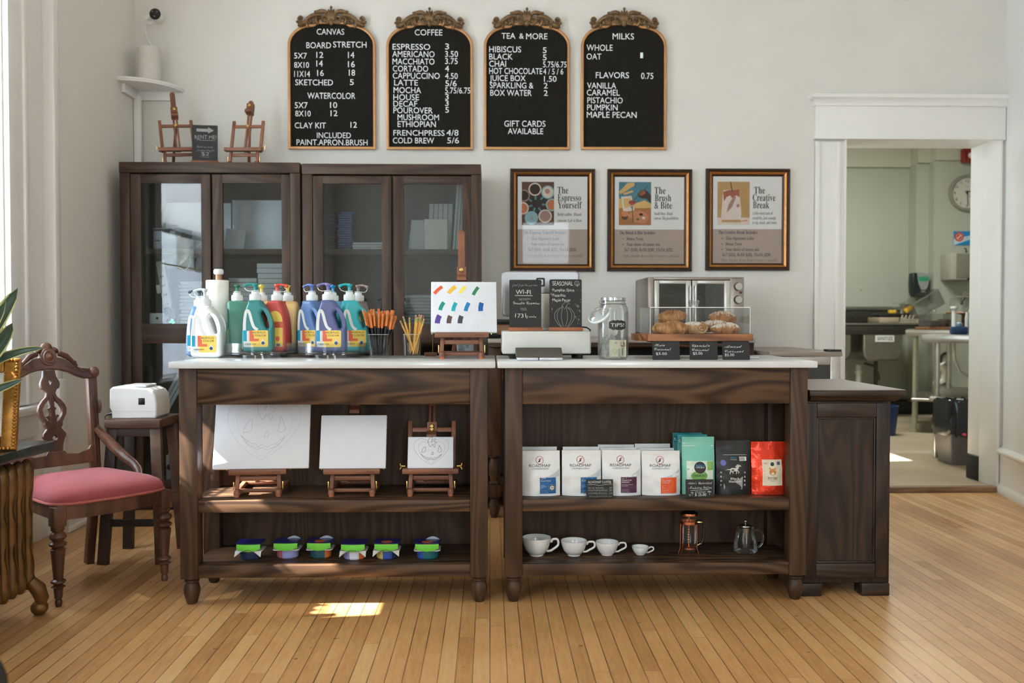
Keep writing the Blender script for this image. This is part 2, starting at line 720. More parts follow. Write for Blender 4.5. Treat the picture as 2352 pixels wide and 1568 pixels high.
def solo(name, mb, mats, label, cat, loc=(0, 0, 0), rot=(0, 0, 0), group=None, **k):
    o = build(name, mb, mats, **k)
    o.location = loc
    o.rotation_euler = rot
    return tag(o, label, cat, group)


def struct(name, mb, mats, parent=None):
    o = build(name, mb, mats, parent)
    if parent is None:
        o['kind'] = 'structure'
    return o


def dup(root, loc, rot=None, label=None, group=None):
    r = root.copy()
    COL.objects.link(r)
    r.location = loc
    if rot is not None:
        r.rotation_euler = rot
    if label:
        r['label'] = label
    if group:
        r['group'] = group
    for ch in list(root.children):
        c = ch.copy()
        COL.objects.link(c)
        c.parent = r
        for g in ch.children:
            d = g.copy()
            COL.objects.link(d)
            d.parent = c
    return r


def recolour(root, part, m, slot=0):
    """give one part of a copied thing its own mesh and colour"""
    for ch in root.children:
        if ch.name.split('.')[0] == part:
            ch.data = ch.data.copy()
            ch.data.materials[slot] = m


def part(name, mats, parent, fn):
    mb = MB()
    fn(mb)
    return build(name, mb, mats, parent)


# ------------------------------------------------------------------ palette
WALL = mat('wall_paint', (222, 219, 211), .75, var=.02, scale=3, bump=.05, bscale=60)
WALLP = mat('wall_paint_shadow_side', (232, 228, 220), .75, var=.02, scale=3, bump=.05, bscale=60)  # same wall paint, lightened to offset the left wall's shade
TRIM = mat('white_trim_paint', (236, 234, 229), .4, var=.015, scale=4)
KWALL = mat('pale_green_wall_paint', (180, 183, 168), .6, var=.03, scale=2)
KTOP = mat('cream_wall_paint', (196, 194, 176), .6, var=.02, scale=2)
CEILM = mat('ceiling_paint', (236, 233, 226), .8, var=.01)
CARTX = wood('dark_oak_grain_across', (48, 33, 22), (90, 66, 47), 'x', .45, 4, 22, 9, .25)
CARTZ = wood('dark_oak_grain_upright', (60, 43, 31), (80, 59, 43), 'z', .45, 4, 18, 9, .25)
CABX = wood('walnut_grain_across', (53, 39, 30), (74, 56, 43), 'x', .45, 4, 16, 9, .3)
CABZ = wood('walnut_grain_upright', (53, 39, 30), (74, 56, 43), 'z', .45, 4, 14, 9, .3)
CABIN = wood('walnut_interior', (50, 41, 34), (66, 54, 45), 'z', .6, 6, 3, 10)
LOWZ = wood('espresso_veneer_upright', (32, 23, 18), (56, 40, 31), 'z', .42, 4, 20, 9)
LOWX = wood('espresso_veneer_across', (34, 24, 18), (56, 40, 30), 'x', .42, 4, 20, 9)
EASX = wood('easel_beech_stain', (112, 68, 48), (143, 93, 68), 'x', .45, 20, 2, 10)
EASZ = wood('easel_beech_stain_upright', (112, 68, 48), (143, 93, 68), 'z', .45, 20, 2, 10)
CHAIRW = wood('carved_walnut', (70, 44, 32), (108, 74, 56), 'z', .32, 9, 3, 6)
STOOLW = wood('brown_stool_wood', (78, 56, 44), (104, 78, 62), 'x', .45, 9, 3, 9)
SIGNW = wood('red_brown_sign_wood', (120, 66, 40), (160, 96, 62), 'x', .45, 20, 3, 9)
BOARDW = wood('acacia_board', (106, 62, 34), (166, 108, 66), 'x', .4, 12, 4, 7)
MARBLE_W = mat('white_quartz', (212, 213, 212), .18, var=.03, scale=9)
BLACK = mat('matte_black', (22, 22, 20), .5)
BLKP = mat('black_plastic', (18, 18, 18), .35)
CHALK = mat('blackboard', (30, 30, 28), .65, var=.12, scale=25)
CHALKW = mat('chalk_white', (205, 205, 200), .9)
CHALKG = mat('chalk_grey', (150, 150, 146), .9)
WHITE = mat('white_plastic', (220, 220, 216), .3, var=.01)
PAPER = mat('white_paper', (235, 233, 228), .8, var=.02)
CANV = mat('primed_canvas', (226, 229, 235), .8, var=.015, bump=.2, bscale=900)
STEEL = mat('brushed_steel', (176, 172, 164), .32, 1.0, var=.08)
STEELD = mat('grey_steel', (128, 124, 116), .4, 1.0, var=.08)
BRASS = mat('brass', (214, 184, 116), .25, 1.0)
GOLDF = mat('rose_gold_paint', (190, 140, 92), .35, .55, var=.1)
ANTQ = mat('antique_gold_resin', (118, 92, 62), .42, .5, var=.35, scale=60)
COPPER = mat('copper', (200, 128, 92), .25, 1.0)
GLASS = thin_glass('clear_glass', (.975, .985, .98), .0, 0, .55, .06)
ACRYL = thin_glass('clear_acrylic', (.96, .97, .97), .005, 0, .6, .15)
PANE = thin_glass('cabinet_pane', (.82, .86, .86), .015, 0, .95)
PANEP = thin_glass('picture_glass', (1, 1, 1), .0, .02, .6)
INK = mat('black_ink', (28, 28, 28), .6)
INKG = mat('grey_ink', (96, 90, 84), .7)
RUBBER = mat('black_rubber', (30, 28, 27), .7)

# ================================================================== the setting
FLOORM = floor_mat('oak_strip_floor', .0521, 1.35,
                   [(.18, (156, 108, 62)), (.5, (200, 150, 96)), (.85, (222, 182, 128))], .24)
KFLOOR = floor_mat('pale_vinyl_plank', .19, 1.25, [(.2, (150, 130, 104)), (.8, (192, 176, 150))], .3, .0012, along='x')

DX0, DX1, DZ1 = 2.182, 3.162, 2.222
HZ = 2.165      # doorway
WT = .33                                 # wall thickness
KZ = .03                                 # kitchen floor level

m = MB(); m.box(-2.6, 3.6, REARY - .3, WALLY, -.06, 0)
struct('floor', m, FLOORM)
m = MB(); m.box(-2.6, 3.6, REARY - .3, WALLY + WT, CEIL, CEIL + .1)
struct('ceiling', m, CEILM)
m = MB()
m.box(-2.6, DX0, WALLY, WALLY + WT, -.06, CEIL)
m.box(DX1, 6.2, WALLY, WALLY + WT, -.06, CEIL)
m.box(DX0, DX1, WALLY, WALLY + WT, DZ1, CEIL)
struct('wall_back', m, WALL)


def holed(m, lo, hi, z0, z1, wins, put):
    a = lo
    for (p, q, c, d) in sorted(wins):
        put(a, p, z0, z1)
        put(p, q, z0, c)
        put(p, q, d, z1)
        a = q
    put(a, hi, z0, z1)


m = MB()
holed(m, REARY - .3, 4.62, -.06, CEIL, WIN_L, lambda a, b, c, d: m.box(LEFTX - .28, LEFTX, a, b, c, d))
m.box(LEFTX - .28, STEPX, 4.62, WALLY, -.06, CEIL)
struct('wall_left', m, WALLP)
m = MB()
holed(m, LEFTX, 3.3, -.06, CEIL, WIN_R, lambda a, b, c, d: m.box(a, b, REARY - .2, REARY, c, d))
struct('wall_front', m, WALL)
# right wall: splays in a little as it comes forward
RW = [(3.186, WALLY), (2.97, 4.6), (2.97, REARY)]
m = MB()
m.slab([RW[0], RW[1], RW[2], (3.4, REARY), (3.4, WALLY)], -.06, CEIL)
struct('wall_right', m, mat('wall_paint_right', (236, 236, 233), .6, var=.02, scale=3))


def follow(m, prof, y_off=0):
    """run a trim profile [(out from wall, z)] along the right wall"""
    rings = []
    for i, (x, y) in enumerate(RW):
        nx, ny = (-.985, .18) if i == 0 else ((-.995, .09) if i == 1 else (-1, 0))
        yy = y - .012 if i == 0 else y
        rings.append([(x + nx * o, yy, z) for o, z in prof])
    m.loft(rings)


m = MB()
follow(m, [(0, 0), (.035, 0), (.035, .03), (.02, .05), (.016, .06), (.016, .225), (.02, .235), (.034, .25), (.034, .262), (.016, .28), (0, .28)])
struct('baseboard_right', m, TRIM)
m = MB()
m.box(STEPX, -1.9, WALLY - .02, WALLY, 0, .2, .004)
m.box(STEPX, STEPX + .02, 4.62, WALLY - .02, 0, .17, .004)
m.box(STEPX, STEPX + .026, 4.62, WALLY - .02, .17, .19, .006)
m.box(STEPX, STEPX + .03, 4.62, WALLY - .02, 0, .03, .006)
m.box(LEFTX, LEFTX + .02, 3.0, 4.60, 0, .17, .004)
struct('baseboard_left', m, TRIM)
m = MB(); m.box(1.3, DX0 - .19, WALLY - .02, WALLY, 0, .26, .004)
struct('baseboard_back', m, TRIM)

# pilaster return, window casing and stool on the left wall
m = MB()
m.box(LEFTX - .002, STEPX + .004, 4.56, 4.62, .67, CEIL - .01, .012)
m.box(LEFTX - .002, STEPX + .022, 4.54, 4.625, 0, .775, .006)
struct('trim_1', m, TRIM)
m = MB()
a, b, c, d = WIN_L[0]
m.box(LEFTX, LEFTX + .028, b + .01, b + .16, c, d + .14, .005)
m.box(LEFTX, LEFTX + .040, b + .13, b + .165, c, d + .14, .008)
m.box(LEFTX, LEFTX + .012, b + .165, 4.56, c, d + .14, .003)
m.box(LEFTX, LEFTX + .028, a - .16, a - .01, c, d + .14, .005)
m.box(LEFTX, LEFTX + .03, a - .2, b + .2, d + .01, d + .2, .005)
struct('trim_2', m, TRIM)
m = MB()
m.box(LEFTX - .25, LEFTX + .07, a - .2, b + .3, c - .045, c - .005, .012)
m.box(LEFTX, LEFTX + .02, a - .17, b + .27, c - .16, c - .045, .006)
m.box(LEFTX, LEFTX + .014, a - .17, b + .27, .25, .30, .004)
m.box(LEFTX, LEFTX + .014, a - .17, b + .27, .40, .44, .004)
struct('trim_3', m, TRIM)
# the panes and sashes
for k, (a, b, c, d) in enumerate(WIN_L):
    m = MB()
    x = LEFTX - .16
    for (p, q, r_, s_) in ((a, a + .05, c, d), (b - .05, b, c, d), (a, b, c, c + .07), (a, b, d - .05, d), (a, b, 1.735, 1.80)):
        m.box(x - .03, x + .03, p, q, r_, s_, .004)
    w = struct('window_%d' % (k + 1), m, TRIM)
    part('glass_pane', PANEP, w, lambda m: m.box(x - .003, x + .003, a + .05, b - .05, c + .07, d - .05))
for k, (a, b, c, d) in enumerate(WIN_R):
    m = MB()
    y = REARY - .12
    for (p, q, r_, s_) in ((a, a + .05, c, d), (b - .05, b, c, d), (a, b, c, c + .07), (a, b, d - .05, d), (a, b, 1.86, 1.93)):
        m.box(p, q, y - .03, y + .03, r_, s_, .004)
    w = struct('window_%d' % (k + 3), m, TRIM)
    part('glass_pane', PANEP, w, lambda m: m.box(a + .05, b - .05, y - .003, y + .003, c + .07, d - .05))

a, b, c, d = WIN_L[1]
m = MB(); m.box(LEFTX - .08, LEFTX - .07, a + .005, b - .005, c + .005, d - .005)
solo('roller_shade', m, mat('white_roller_fabric', (235, 235, 232), .9), 'white roller shade drawn over the wide window beside the camera', 'shade')  # unseen shade added to keep direct sun off the floor

# blind and half curtain of the near window
a, b, c, d = WIN_L[0]
t = thing('window_blind', 'white slatted blind lowered over the upper sash of the left window', 'blind', (LEFTX - .07, 0, 1.71))
part('slats', sheer('blind_fabric', (240, 242, 244), .7, 0, 60), t, lambda m: m.box(-.004, .004, a + .02, b - .02, 0, d - 1.73))
part('bottom_rail', TRIM, t, lambda m: m.box(-.014, .014, a + .02, b - .02, -.03, .004, .004))
t = thing('half_curtain', 'sheer white curtain hanging over the lower half of the left window', 'curtain', (LEFTX - .07, 0, c))


def folds(m):
    n = 120
    vs = [(.012 * math.sin(i * 1.05) + .006 * math.sin(i * .37), a + .02 + (b - a - .04) * i / n, z) for z in (.02, .39, .77) for i in range(n + 1)]
    m.add(vs, [(j * (n + 1) + i, j * (n + 1) + i + 1, (j + 1) * (n + 1) + i + 1, (j + 1) * (n + 1) + i) for j in range(2) for i in range(n)])


CURT_TOP = .79
part('cloth', sheer('sheer_curtain', (206, 214, 226), .5, .02), t, folds)
part('rod', BRASS, t, lambda m: m.cyl((0, a + .01, CURT_TOP), (0, b - .01, CURT_TOP), .006, n=8))

# doorway trim
m = MB()
m.box(DX0 - .185, DX0 - .002, WALLY - .022, WALLY, 0, HZ, .003)
m.box(DX0 - .185, DX0 - .155, WALLY - .034, WALLY, 0, HZ, .006)
m.box(DX0 - .06, DX0 - .025, WALLY - .032, WALLY, 0, HZ, .008)
struct('trim_4', m, TRIM)
m = MB()
x0, x1 = DX0 - .185, DX1 + .025
m.box(x0 - .01, x1, WALLY - .045, WALLY, HZ + .012, HZ + .005 + .006, .008)
m.box(x0, x1 - .01, WALLY - .03, WALLY, HZ + .005 + .006, HZ + .005 + .215, .003)
m.box(x0 - .012, x1 + .0, WALLY - .045, WALLY, HZ + .005 + .208, HZ + .005 + .224, .005)
m.loft([[(x0 - .015 - o, WALLY, z), (x0 - .015 - o, WALLY - .045 - o, z), (x1 + .01, WALLY - .045 - o, z), (x1 + .01, WALLY, z)]
        for o, z in ((0, HZ + .005 + .222), (.004, HZ + .005 + .236), (.014, HZ + .005 + .248), (.024, HZ + .005 + .254), (.026, HZ + .005 + .275), (.022, HZ + .005 + .278))])
struct('trim_5', m, TRIM)
m = MB()      # jamb linings
m.box(DX1 - .012, DX1 + .003, WALLY - .02, 5.80, KZ, DZ1, .002)
m.box(DX1 - .006, DX1 + .003, 5.80, WALLY + WT + .01, KZ + .16, DZ1, .002)
m.box(DX0 - .003, DX0 + .012, WALLY - .02, WALLY + WT + .01, KZ, DZ1, .002)
m.box(DX0 - .003, DX1 + .003, WALLY - .02, WALLY + WT + .01, DZ1 - .03, DZ1 - .0, .002)
struct('trim_6', m, TRIM)
m = MB(); m.box(DX1 - .016, DX1 + .003, 5.80, WALLY + WT + .01, KZ, KZ + .155, .004)
struct('baseboard_kitchen_door', m, RUBBER)
m = MB(); m.box(DX0, DX1, WALLY - .03, WALLY + .03, 0, KZ + .004, .006)
struct('threshold_trim', m, wood('worn_threshold', (110, 84, 60), (168, 136, 104), 'x', .6, 9, 4, 8))

# kitchen shell
m = MB(); m.box(.9, 6.2, WALLY + .03, 10.6, -.05, KZ)
struct('floor_kitchen', m, KFLOOR)
m = MB(); m.box(.9, 6.2, WALLY + WT, 10.6, 3.3, 3.4)
struct('ceiling_kitchen', m, CEILM)
KC1, KC2 = PX(2085, 10.3), PX(2143, 10.0)
LEDGE = Zy(383, 10.25, 2000)
m = MB()
m.box(.9, KC1, 10.3, 10.6, KZ, LEDGE)
m.box(KC1, KC2, 10.12, 10.6, KZ, LEDGE + .02)
m.box(KC2, 6.2, 10.0, 10.6, KZ, LEDGE + .03)
m.mi = 1
m.box(.9, KC1, 10.26, 10.6, LEDGE, 3.3)
m.box(KC1, KC2, 10.08, 10.6, LEDGE + .02, 3.3)
m.box(KC2, 6.2, 9.97, 10.6, LEDGE + .03, 3.3)
struct('wall_kitchen_back', m, [KWALL, KTOP])
m = MB()
holed(m, WALLY + WT, 10.6, KZ, 3.3, [(6.4, 6.95, 1.35, 1.98)], lambda a, b, c, d: m.box(.9, 1.3, a, b, c, d))
struct('wall_kitchen_left', m, KWALL)
m = MB(); m.box(6.0, 6.2, WALLY + WT, 10.6, KZ, 3.3)
struct('wall_kitchen_right', m, KWALL)
m = MB(); m.box(1.3, 6.0, 9.975 - .01, 9.995, KZ, KZ + .14, .004)
m.box(1.3, KC1, 10.28, 10.3, KZ, KZ + .14, .004)
struct('baseboard_kitchen', m, RUBBER)
t = thing('ceiling_light', 'flat panel light fixed to the kitchen ceiling', 'light', (3.3, 8.0, 3.3))  # unseen housing added to go with the kitchen lamp
part('housing', TRIM, t, lambda m: m.box(-.62, .62, -.27, .27, -.015, 0, .004))

# ================================================================== the two serving carts
FY = 3.40                                 # front edge of both worktops
TOPZ = .914


def cart(x0, x1, label, group):
    W = x1 - x0
    t = thing('serving_cart', label, 'serving cart', (x0, FY, 0), group=group)
    part('worktop', MARBLE_W, t, lambda m: m.box(0, W, 0, .60, .8885, TOPZ, .005))
    lx = (.029, W - .029)
    yb = .37
    for i, x in enumerate((lx[0], lx[1] - .066)):
        for y in (.026, yb - .066):
            def leg(m):
                m.box(x, x + .066, y, y + .066, .098, .8885, .003)
                m.lathe([(.0, 0), (.016, 0), (.02, .004), (.030, .04), (.031, .055), (.026, .074), (.021, .080), (.027, .084), (.027, .089),
                         (.022, .092), (.030, .096), (.030, .0985)], 22, (x + .033, y + .033, 0))
            part('leg', CARTZ, t, leg)
    a, b = lx[0] + .066, lx[1] - .066
    part('apron', CARTX, t, lambda m: (m.box(a, b, .032, .054, .752, .8885, .002),
                                       m.box(a, b, yb - .05, yb - .03, .80, .8885, .002),
                                       m.box(lx[0] + .01, lx[0] + .03, .092, yb - .066, .80, .8885, .002),
                                       m.box(lx[1] - .03, lx[1] - .01, .092, yb - .066, .80, .8885, .002)))
    for z in (.393, .148):
        part('shelf', CARTX, t, lambda m: (m.box(a - .03, b + .03, .095, yb - .02, z - .022, z, .001),
                                           m.box(a, b, .030, .095, z - .046, z, .003)))
    part('back_panel', CARTZ, t, lambda m: m.box(a + .0, b, yb - .018, yb - .004, .10, .81))
    return t


XL0, XL1 = PX(385, FY), PX(1138, FY)
XR0, XR1 = PX(1142, FY), PX(1880, FY)
cart(XL0, XL1, 'dark wood serving cart with white worktop under the paint bottles and easels', 'dark wood serving carts')
cart(XR0, XR1, 'dark wood serving cart with white worktop under the croissants and coffee bags', 'dark wood serving carts')
# ------------------------------------------------------------------ the two glass-fronted cabinets
CY = 5.16
SHZ = (1.469, 1.045, .535, .14)           # shelf heights inside


def cabinet(px0, px1, top, doors, label):
    """doors: per door (outer left, outer right, glass left, glass right) in picture columns at the cabinet front"""
    x0, x1 = PX(px0, CY), PX(px1, CY)
    W, H = x1 - x0, Zy(top, CY, (px0 + px1) / 2)
    t = thing('display_cabinet', label, 'cabinet', (x0, CY, 0), group='glass fronted display cabinets')
    D = .40
    part('top_board', CABX, t, lambda m: m.box(0, W, -.012, D, H - .058, H, .003))
    for a in (0, W - .055):
        part('side_panel', CABZ, t, lambda m: m.box(a, a + .055, -.004, D, 0, H - .058, .002))
    part('back_panel', CABIN, t, lambda m: m.box(.055, W - .055, D - .014, D, .05, H - .058))
    part('plinth', CABX, t, lambda m: m.box(.055, W - .055, .01, .03, 0, .10, .002))
    part('divider', CABZ, t, lambda m: m.box(W / 2 - .011, W / 2 + .011, .05, .07, .1, H - .058))
    for z in SHZ:
        part('shelf', CABX, t, lambda m: m.box(.055, W - .055, .035, D - .014, z - .03, z, .002))
    zt, zb = H - .066, .105
    for (p, q, g, h) in doors:
        a, b, c, d = [PX(v, CY) - x0 for v in (p, q, g, h)]
        zg1, zg0 = Zy(421, CY, 700), Zy(743, CY, 700)
        zm = Zy(788, CY, 700)
        dr = build('door', _door(a, b, c, d, zb, zt, zg1, zg0, zm), [CABZ, CABX], t)
        for (e, f) in ((zg0, zg1), (.17, zm)):
            part('glass_pane', PANE, dr, lambda m: m.box(c - .004, d + .004, .008, .012, e - .004, f + .004))
    return t


def _door(a, b, c, d, zb, zt, zg1, zg0, zm):
    m = MB()
    for (p, q) in ((a, c), (d, b)):
        m.box(p, q, 0, .022, zb, zt, .002)
    m.mi = 1
    for (p, q) in ((zg1, zt), (zm, zg0), (zb, .17)):
        m.box(c, d, .0005, .022, p, q, .001)
    return m


cabinet(278, 691, 373, [(302, 485, 326, 464), (489.5, 668, 513, 648)], 'dark walnut glass cabinet nearest the window wall, small easels standing on it')
cabinet(696, 1105, 377, [(720, 899.5, 743, 878), (904, 1083, 928, 1062)], 'dark walnut glass cabinet with blue boxes inside, beside the framed posters')

# ------------------------------------------------------------------ back counter, fridge and low cabinet
BX0, BX1, BY = -.01, 1.425, 4.88
BZ = .968
t = thing('back_counter', 'dark wood side counter with grey top against the wall behind the carts', 'counter', (BX0, BY, 0))
W = BX1 - BX0
part('worktop', mat('grey_stone', (160, 150, 138), .35, var=.06), t, lambda m: m.box(0, W, -.012, .70, BZ - .022, BZ, .004))
part('cornice', CARTX, t, lambda m: (m.box(.004, W - .004, 0, .02, BZ - .045, BZ - .022, .003), m.box(.02, W - .02, .03, .05, BZ - .22, BZ - .10, .003)))
part('back_panel', BLACK, t, lambda m: m.box(.02, W - .02, .28, .30, .20, BZ - .045))
for x in (.0, .62, W - .07):
    for y in (.02, .60):
        def leg(m):
            m.box(x, x + .07, y, y + .07, .34, BZ - .022, .003)
            m.lathe([(.02, .18), (.03, .185), (.03, .19), (.022, .20), (.032, .24), (.033, .27), (.026, .31), (.022, .32), (.032, .33), (.032, .34)], 18, (x + .035, y + .035, 0))
            m.box(x, x + .07, y, y + .07, .115, .18, .003)
            m.lathe([(0, 0), (.018, 0), (.031, .05), (.031, .07), (.022, .10), (.03, .11), (.03, .115)], 18, (x + .035, y + .035, 0))
        part('leg', CARTZ, t, leg)
part('shelf', CARTX, t, lambda m: m.box(.01, W - .01, .03, .66, .122, .172, .003))

fx0, fx1 = PX(1768, 4.72), PX(1938, 4.72)
FZ = .886
fx1 = PX(1932, 4.72)
t = thing('undercounter_fridge', 'stainless undercounter fridge left of the kitchen doorway', 'fridge', (fx0, 4.72, 0))
W = fx1 - fx0
part('body', STEELD, t, lambda m: m.box(0, W, .03, .82, .06, FZ - .03, .004))
part('worktop', mat('taupe_laminate', (150, 136, 122), .35, var=.04), t, lambda m: m.box(0, W + .01, .0, .86, FZ - .006, FZ + .018, .003))
part('door', STEEL, t, lambda m: (m.box(.0, .04, 0, .03, .1, FZ - .008, .003), m.box(W - .055, W, 0, .03, .1, FZ - .008, .003),
                                  m.box(.04, W - .055, 0, .03, FZ - .052, FZ - .008, .003), m.box(.04, W - .055, 0, .03, .1, .16, .003)))
part('glass_panel', mat('dark_glass', (40, 44, 44), .08), t, lambda m: m.box(.04, W - .055, .012, .02, .16, FZ - .052))
part('hinge', BLKP, t, lambda m: m.box(W - .07, W + .005, .0, .06, FZ + .018, FZ + .030, .002))
for x in (.05, W - .09):
    part('foot', BLKP, t, lambda m: m.box(x, x + .04, .06, .10, 0, .06, .003))

LY = 3.47
lx0, lx1 = PX(1845, LY), PX(2053, LY)
t = thing('low_cabinet', 'dark brown low cabinet with panelled door at right end of the carts', 'cabinet', (lx0, LY, 0))
W = lx1 - lx0
LZ = .800
part('top', LOWX, t, lambda m: (m.box(.02, W + .045, -.02, .64, LZ - .022, LZ, .003),
                                m.loft([[(.03, -.012 + o, z), (W + .038 - o, -.012 + o, z), (W + .038 - o, .63, z), (.03, .63, z)]
                                        for o, z in ((.022, LZ - .044), (.012, LZ - .036), (.010, LZ - .030), (0, LZ - .022))])))
part('top_sheen_panel', mat('brown_laminate_top', (112, 92, 76), .38, var=.05), t, lambda m: m.box(.022, W + .043, -.018, .638, LZ, LZ + .0012))  # paler sheet: the top's grey sheen put into colour


def carc(m):
    m.box(0, W, .02, .62, .05, LZ - .044, .003)


part('carcass', LOWZ, t, carc)


def lowdoor(m):
    z0, z1 = .075, LZ - .05
    m.box(.012, .058, .002, .02, z0, z1, .003)
    m.box(W - .062, W - .016, .002, .02, z0, z1, .003)
    m.box(.0, .012, .006, .02, z0 - .02, z1, .001)
    m.mi = 1
    m.box(.058, W - .062, .002, .02, z0, z0 + .055, .003)
    m.box(.058, W - .062, .002, .02, z1 - .055, z1, .003)
    m.mi = 0
    m.box(.058, W - .062, .012, .02, z0 + .05, z1 - .05)
    for (p, q, r_, s_) in ((.058, .066, z0 + .055, z1 - .055), (W - .070, W - .062, z0 + .055, z1 - .055)):
        m.box(p, q, .006, .014, r_, s_, .003)
    m.mi = 1
    m.box(.058, W - .062, .006, .014, z0 + .055, z0 + .063, .003)
    m.box(.058, W - .062, .006, .014, z1 - .063, z1 - .055, .003)


build('door', (lambda m: (lowdoor(m), m)[1])(MB()), [LOWZ, LOWX], t)
for (a, b) in ((.0, .085), (W - .11, W)):
    for y in (.012, .54):
        part('foot', LOWX, t, lambda m: m.box(a, b, y, y + .08, 0, .05, .004))

# ------------------------------------------------------------------ stool with the label printer
SX0, SX1, SY, SZ = PX(236, 4.03), PX(365, 4.03), 4.03, .632
t = thing('step_stool', 'brown wooden stool with a white printer on it', 'stool', ((SX0 + SX1) / 2, SY + .13, 0))
hw = (SX1 - SX0) / 2
part('seat', STOOLW, t, lambda m: m.box(-hw, hw, -.13, .15, SZ - .038, SZ, .005))
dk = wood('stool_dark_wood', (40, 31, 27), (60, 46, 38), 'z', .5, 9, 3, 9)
for sx in (-1, 1):
    for sy in (-1, 1):
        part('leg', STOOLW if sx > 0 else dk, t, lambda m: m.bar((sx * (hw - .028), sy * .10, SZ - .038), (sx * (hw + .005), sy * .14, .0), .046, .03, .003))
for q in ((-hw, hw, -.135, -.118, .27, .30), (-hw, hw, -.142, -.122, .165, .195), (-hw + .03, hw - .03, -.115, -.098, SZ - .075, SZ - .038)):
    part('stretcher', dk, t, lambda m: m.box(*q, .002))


def printer(m):
    prof = [(-.095, .0), (.093, .0), (.102, .010), (.103, .06), (.098, .10), (.085, .122), (.060, .135), (-.06, .143), (-.092, .141), (-.105, .13), (-.107, .05), (-.098, .035)]
    m.plate(prof, (), 0, .17, .008, 2)


t = thing('label_printer', 'white rounded label printer on the stool by the left wall', 'printer', ((SX0 + SX1) / 2 - .01, SY + .045, SZ))
part('housing', WHITE, t, printer)
part('window', BLKP, t, lambda m: m.box(.022, .050, -.0015, .001, .062, .092, .001))
part('lid', WHITE, t, lambda m: m.box(-.05, .05, .02, .15, .138, .148, .006))
part('base_seam', mat('warm_grey_plastic', (196, 192, 186), .4), t, lambda m: m.box(-.094, .100, -.001, .001, .033, .0345))
t = thing('power_lead', 'black power cord running from the white printer down behind the stool', 'cord', ((SX0 + SX1) / 2 - .12, SY + .1, SZ))
part('plug', BLKP, t, lambda m: m.cyl((0, 0, .02), (-.03, .01, .014), .011, .006, 10))
part('cable', BLKP, t, lambda m: m.tube([(-.03, .01, .014), (-.05, .03, 0), (-.03, .0, -.2), (.05, -.06, -.30), (.14, -.06, -.34), (.22, -.05, -.335), (.33, .0, -.33)], .0028, 6))

# ------------------------------------------------------------------ carved chair
CH = thing('carved_chair', 'carved walnut side chair with pink velvet seat beside the radiator', 'chair', (-1.640, 3.735, 0), (0, 0, R(50)))


def front_leg(x):
    def f(m):
        m.box(x - .024, x + .024, -.244, -.196, .30, .375, .004)
        m.lathe([(0, 0), (.010, 0), (.013, .012), (.013, .022), (.009, .028), (.014, .032), (.017, .07), (.026, .075), (.014, .083), (.027, .092), (.026, .098),
                 (.017, .104), (.024, .19), (.027, .215), (.018, .222), (.030, .230), (.031, .238), (.018, .246), (.024, .252), (.031, .262), (.027, .272), (.018, .28), (.024, .288), (.024, .30)],
                20, (x, -.22, 0))
    return f


for x in (-.215, .215):
    part('front_leg', CHAIRW, CH, front_leg(x))
    s = 1 if x > 0 else -1

    def post(m):
        m.bar((s * .165 - .01, .22, .40), (s * .165 - .01, .29, 0), .034, .036, .004)
        m.bar((s * .165 - .01, .22, .37), (s * .187 - .01, .301, .842), .040, .032, .004)
        for o in (-.007, .007):
            m.bar((s * .165 - .01 + o, .202, .42), (s * .188 - .01 + o, .287, .83), .004, .004)
        m.sphere((s * .20 - .01, .25, .69), (.008, .012, .03), 8, 6)
    part('back_post', CHAIRW, CH, post)

    def bracket(m):
        pts = [(s * .172 - .01, .235, .60), (s * .195, .21, .555), (s * .222, .165, .505), (s * .236, .11, .468), (s * .238, .05, .45), (s * .236, .01, .428), (s * .228, -.01, .40)]
        m.tube(pts, [.012, .021, .024, .022, .019, .018, .012], 10)
        m.tube([(p[0] + s * .004, p[1] - .012, p[2] + .014) for p in pts], [.003, .005, .005, .005, .005, .004, .003], 6)
    part('hip_bracket', CHAIRW, CH, bracket)


def rails(m):
    pts = [(-.225, -.225)] + [(-.22 + .44 * i / 10, -.232 - .022 * math.sin(PI * i / 10)) for i in range(11)] + [(.225, -.225), (.180, .235), (-.190, .235)]
    m.slab(pts, .322, .378)


part('seat_rail', CHAIRW, CH, rails)


def cushion(m):
    n, rings = 44, []
    for (k, z) in ((1.0, .372), (1.02, .385), (1.015, .402), (.97, .418), (.86, .432), (.68, .444), (.45, .452), (.2, .456), (.02, .457)):
        ring = []
        for i in range(n):
            a = 2 * PI * i / n
            c, s_ = math.cos(a), math.sin(a)
            e = .32
            x = math.copysign(abs(c) ** e, c)
            y = math.copysign(abs(s_) ** e, s_)
            yy = -.01 + y * .222
            w = .235 - .035 * (y + 1) / 2
            bow = -.022 * (1 - x * x) if y < -.5 else 0
            ring.append((x * w * k, -.01 + (yy + .01 + bow) * k, z))
        rings.append(ring)
    m.loft(rings)


VELV = mat('pink_velvet', (156, 76, 80), .85, var=.1, scale=7, sheen=.15, spec=.2, bump=.1, bscale=300)
part('seat_cushion', VELV, CH, cushion)


def gimp(m):
    n = 60
    pts = []
    for i in range(n):
        a = 2 * PI * i / n
        c, s_ = math.cos(a), math.sin(a)
        x = math.copysign(abs(c) ** .32, c); y = math.copysign(abs(s_) ** .32, s_)
        w = .242 - .035 * (y + 1) / 2
        bow = -.024 * (1 - x * x) if y < -.5 else 0
        pts.append((x * w, -.01 + y * .228 + bow, .381))
    m.tube(pts, .0055, 6, True)


part('gimp_trim', mat('rose_braid', (172, 96, 84), .9, var=.2, scale=200), CH, gimp)


def tilt(z):     # the back leans: y of the back's front face at height z
    return .20 + (.285 - .20) * (z - .37) / .495


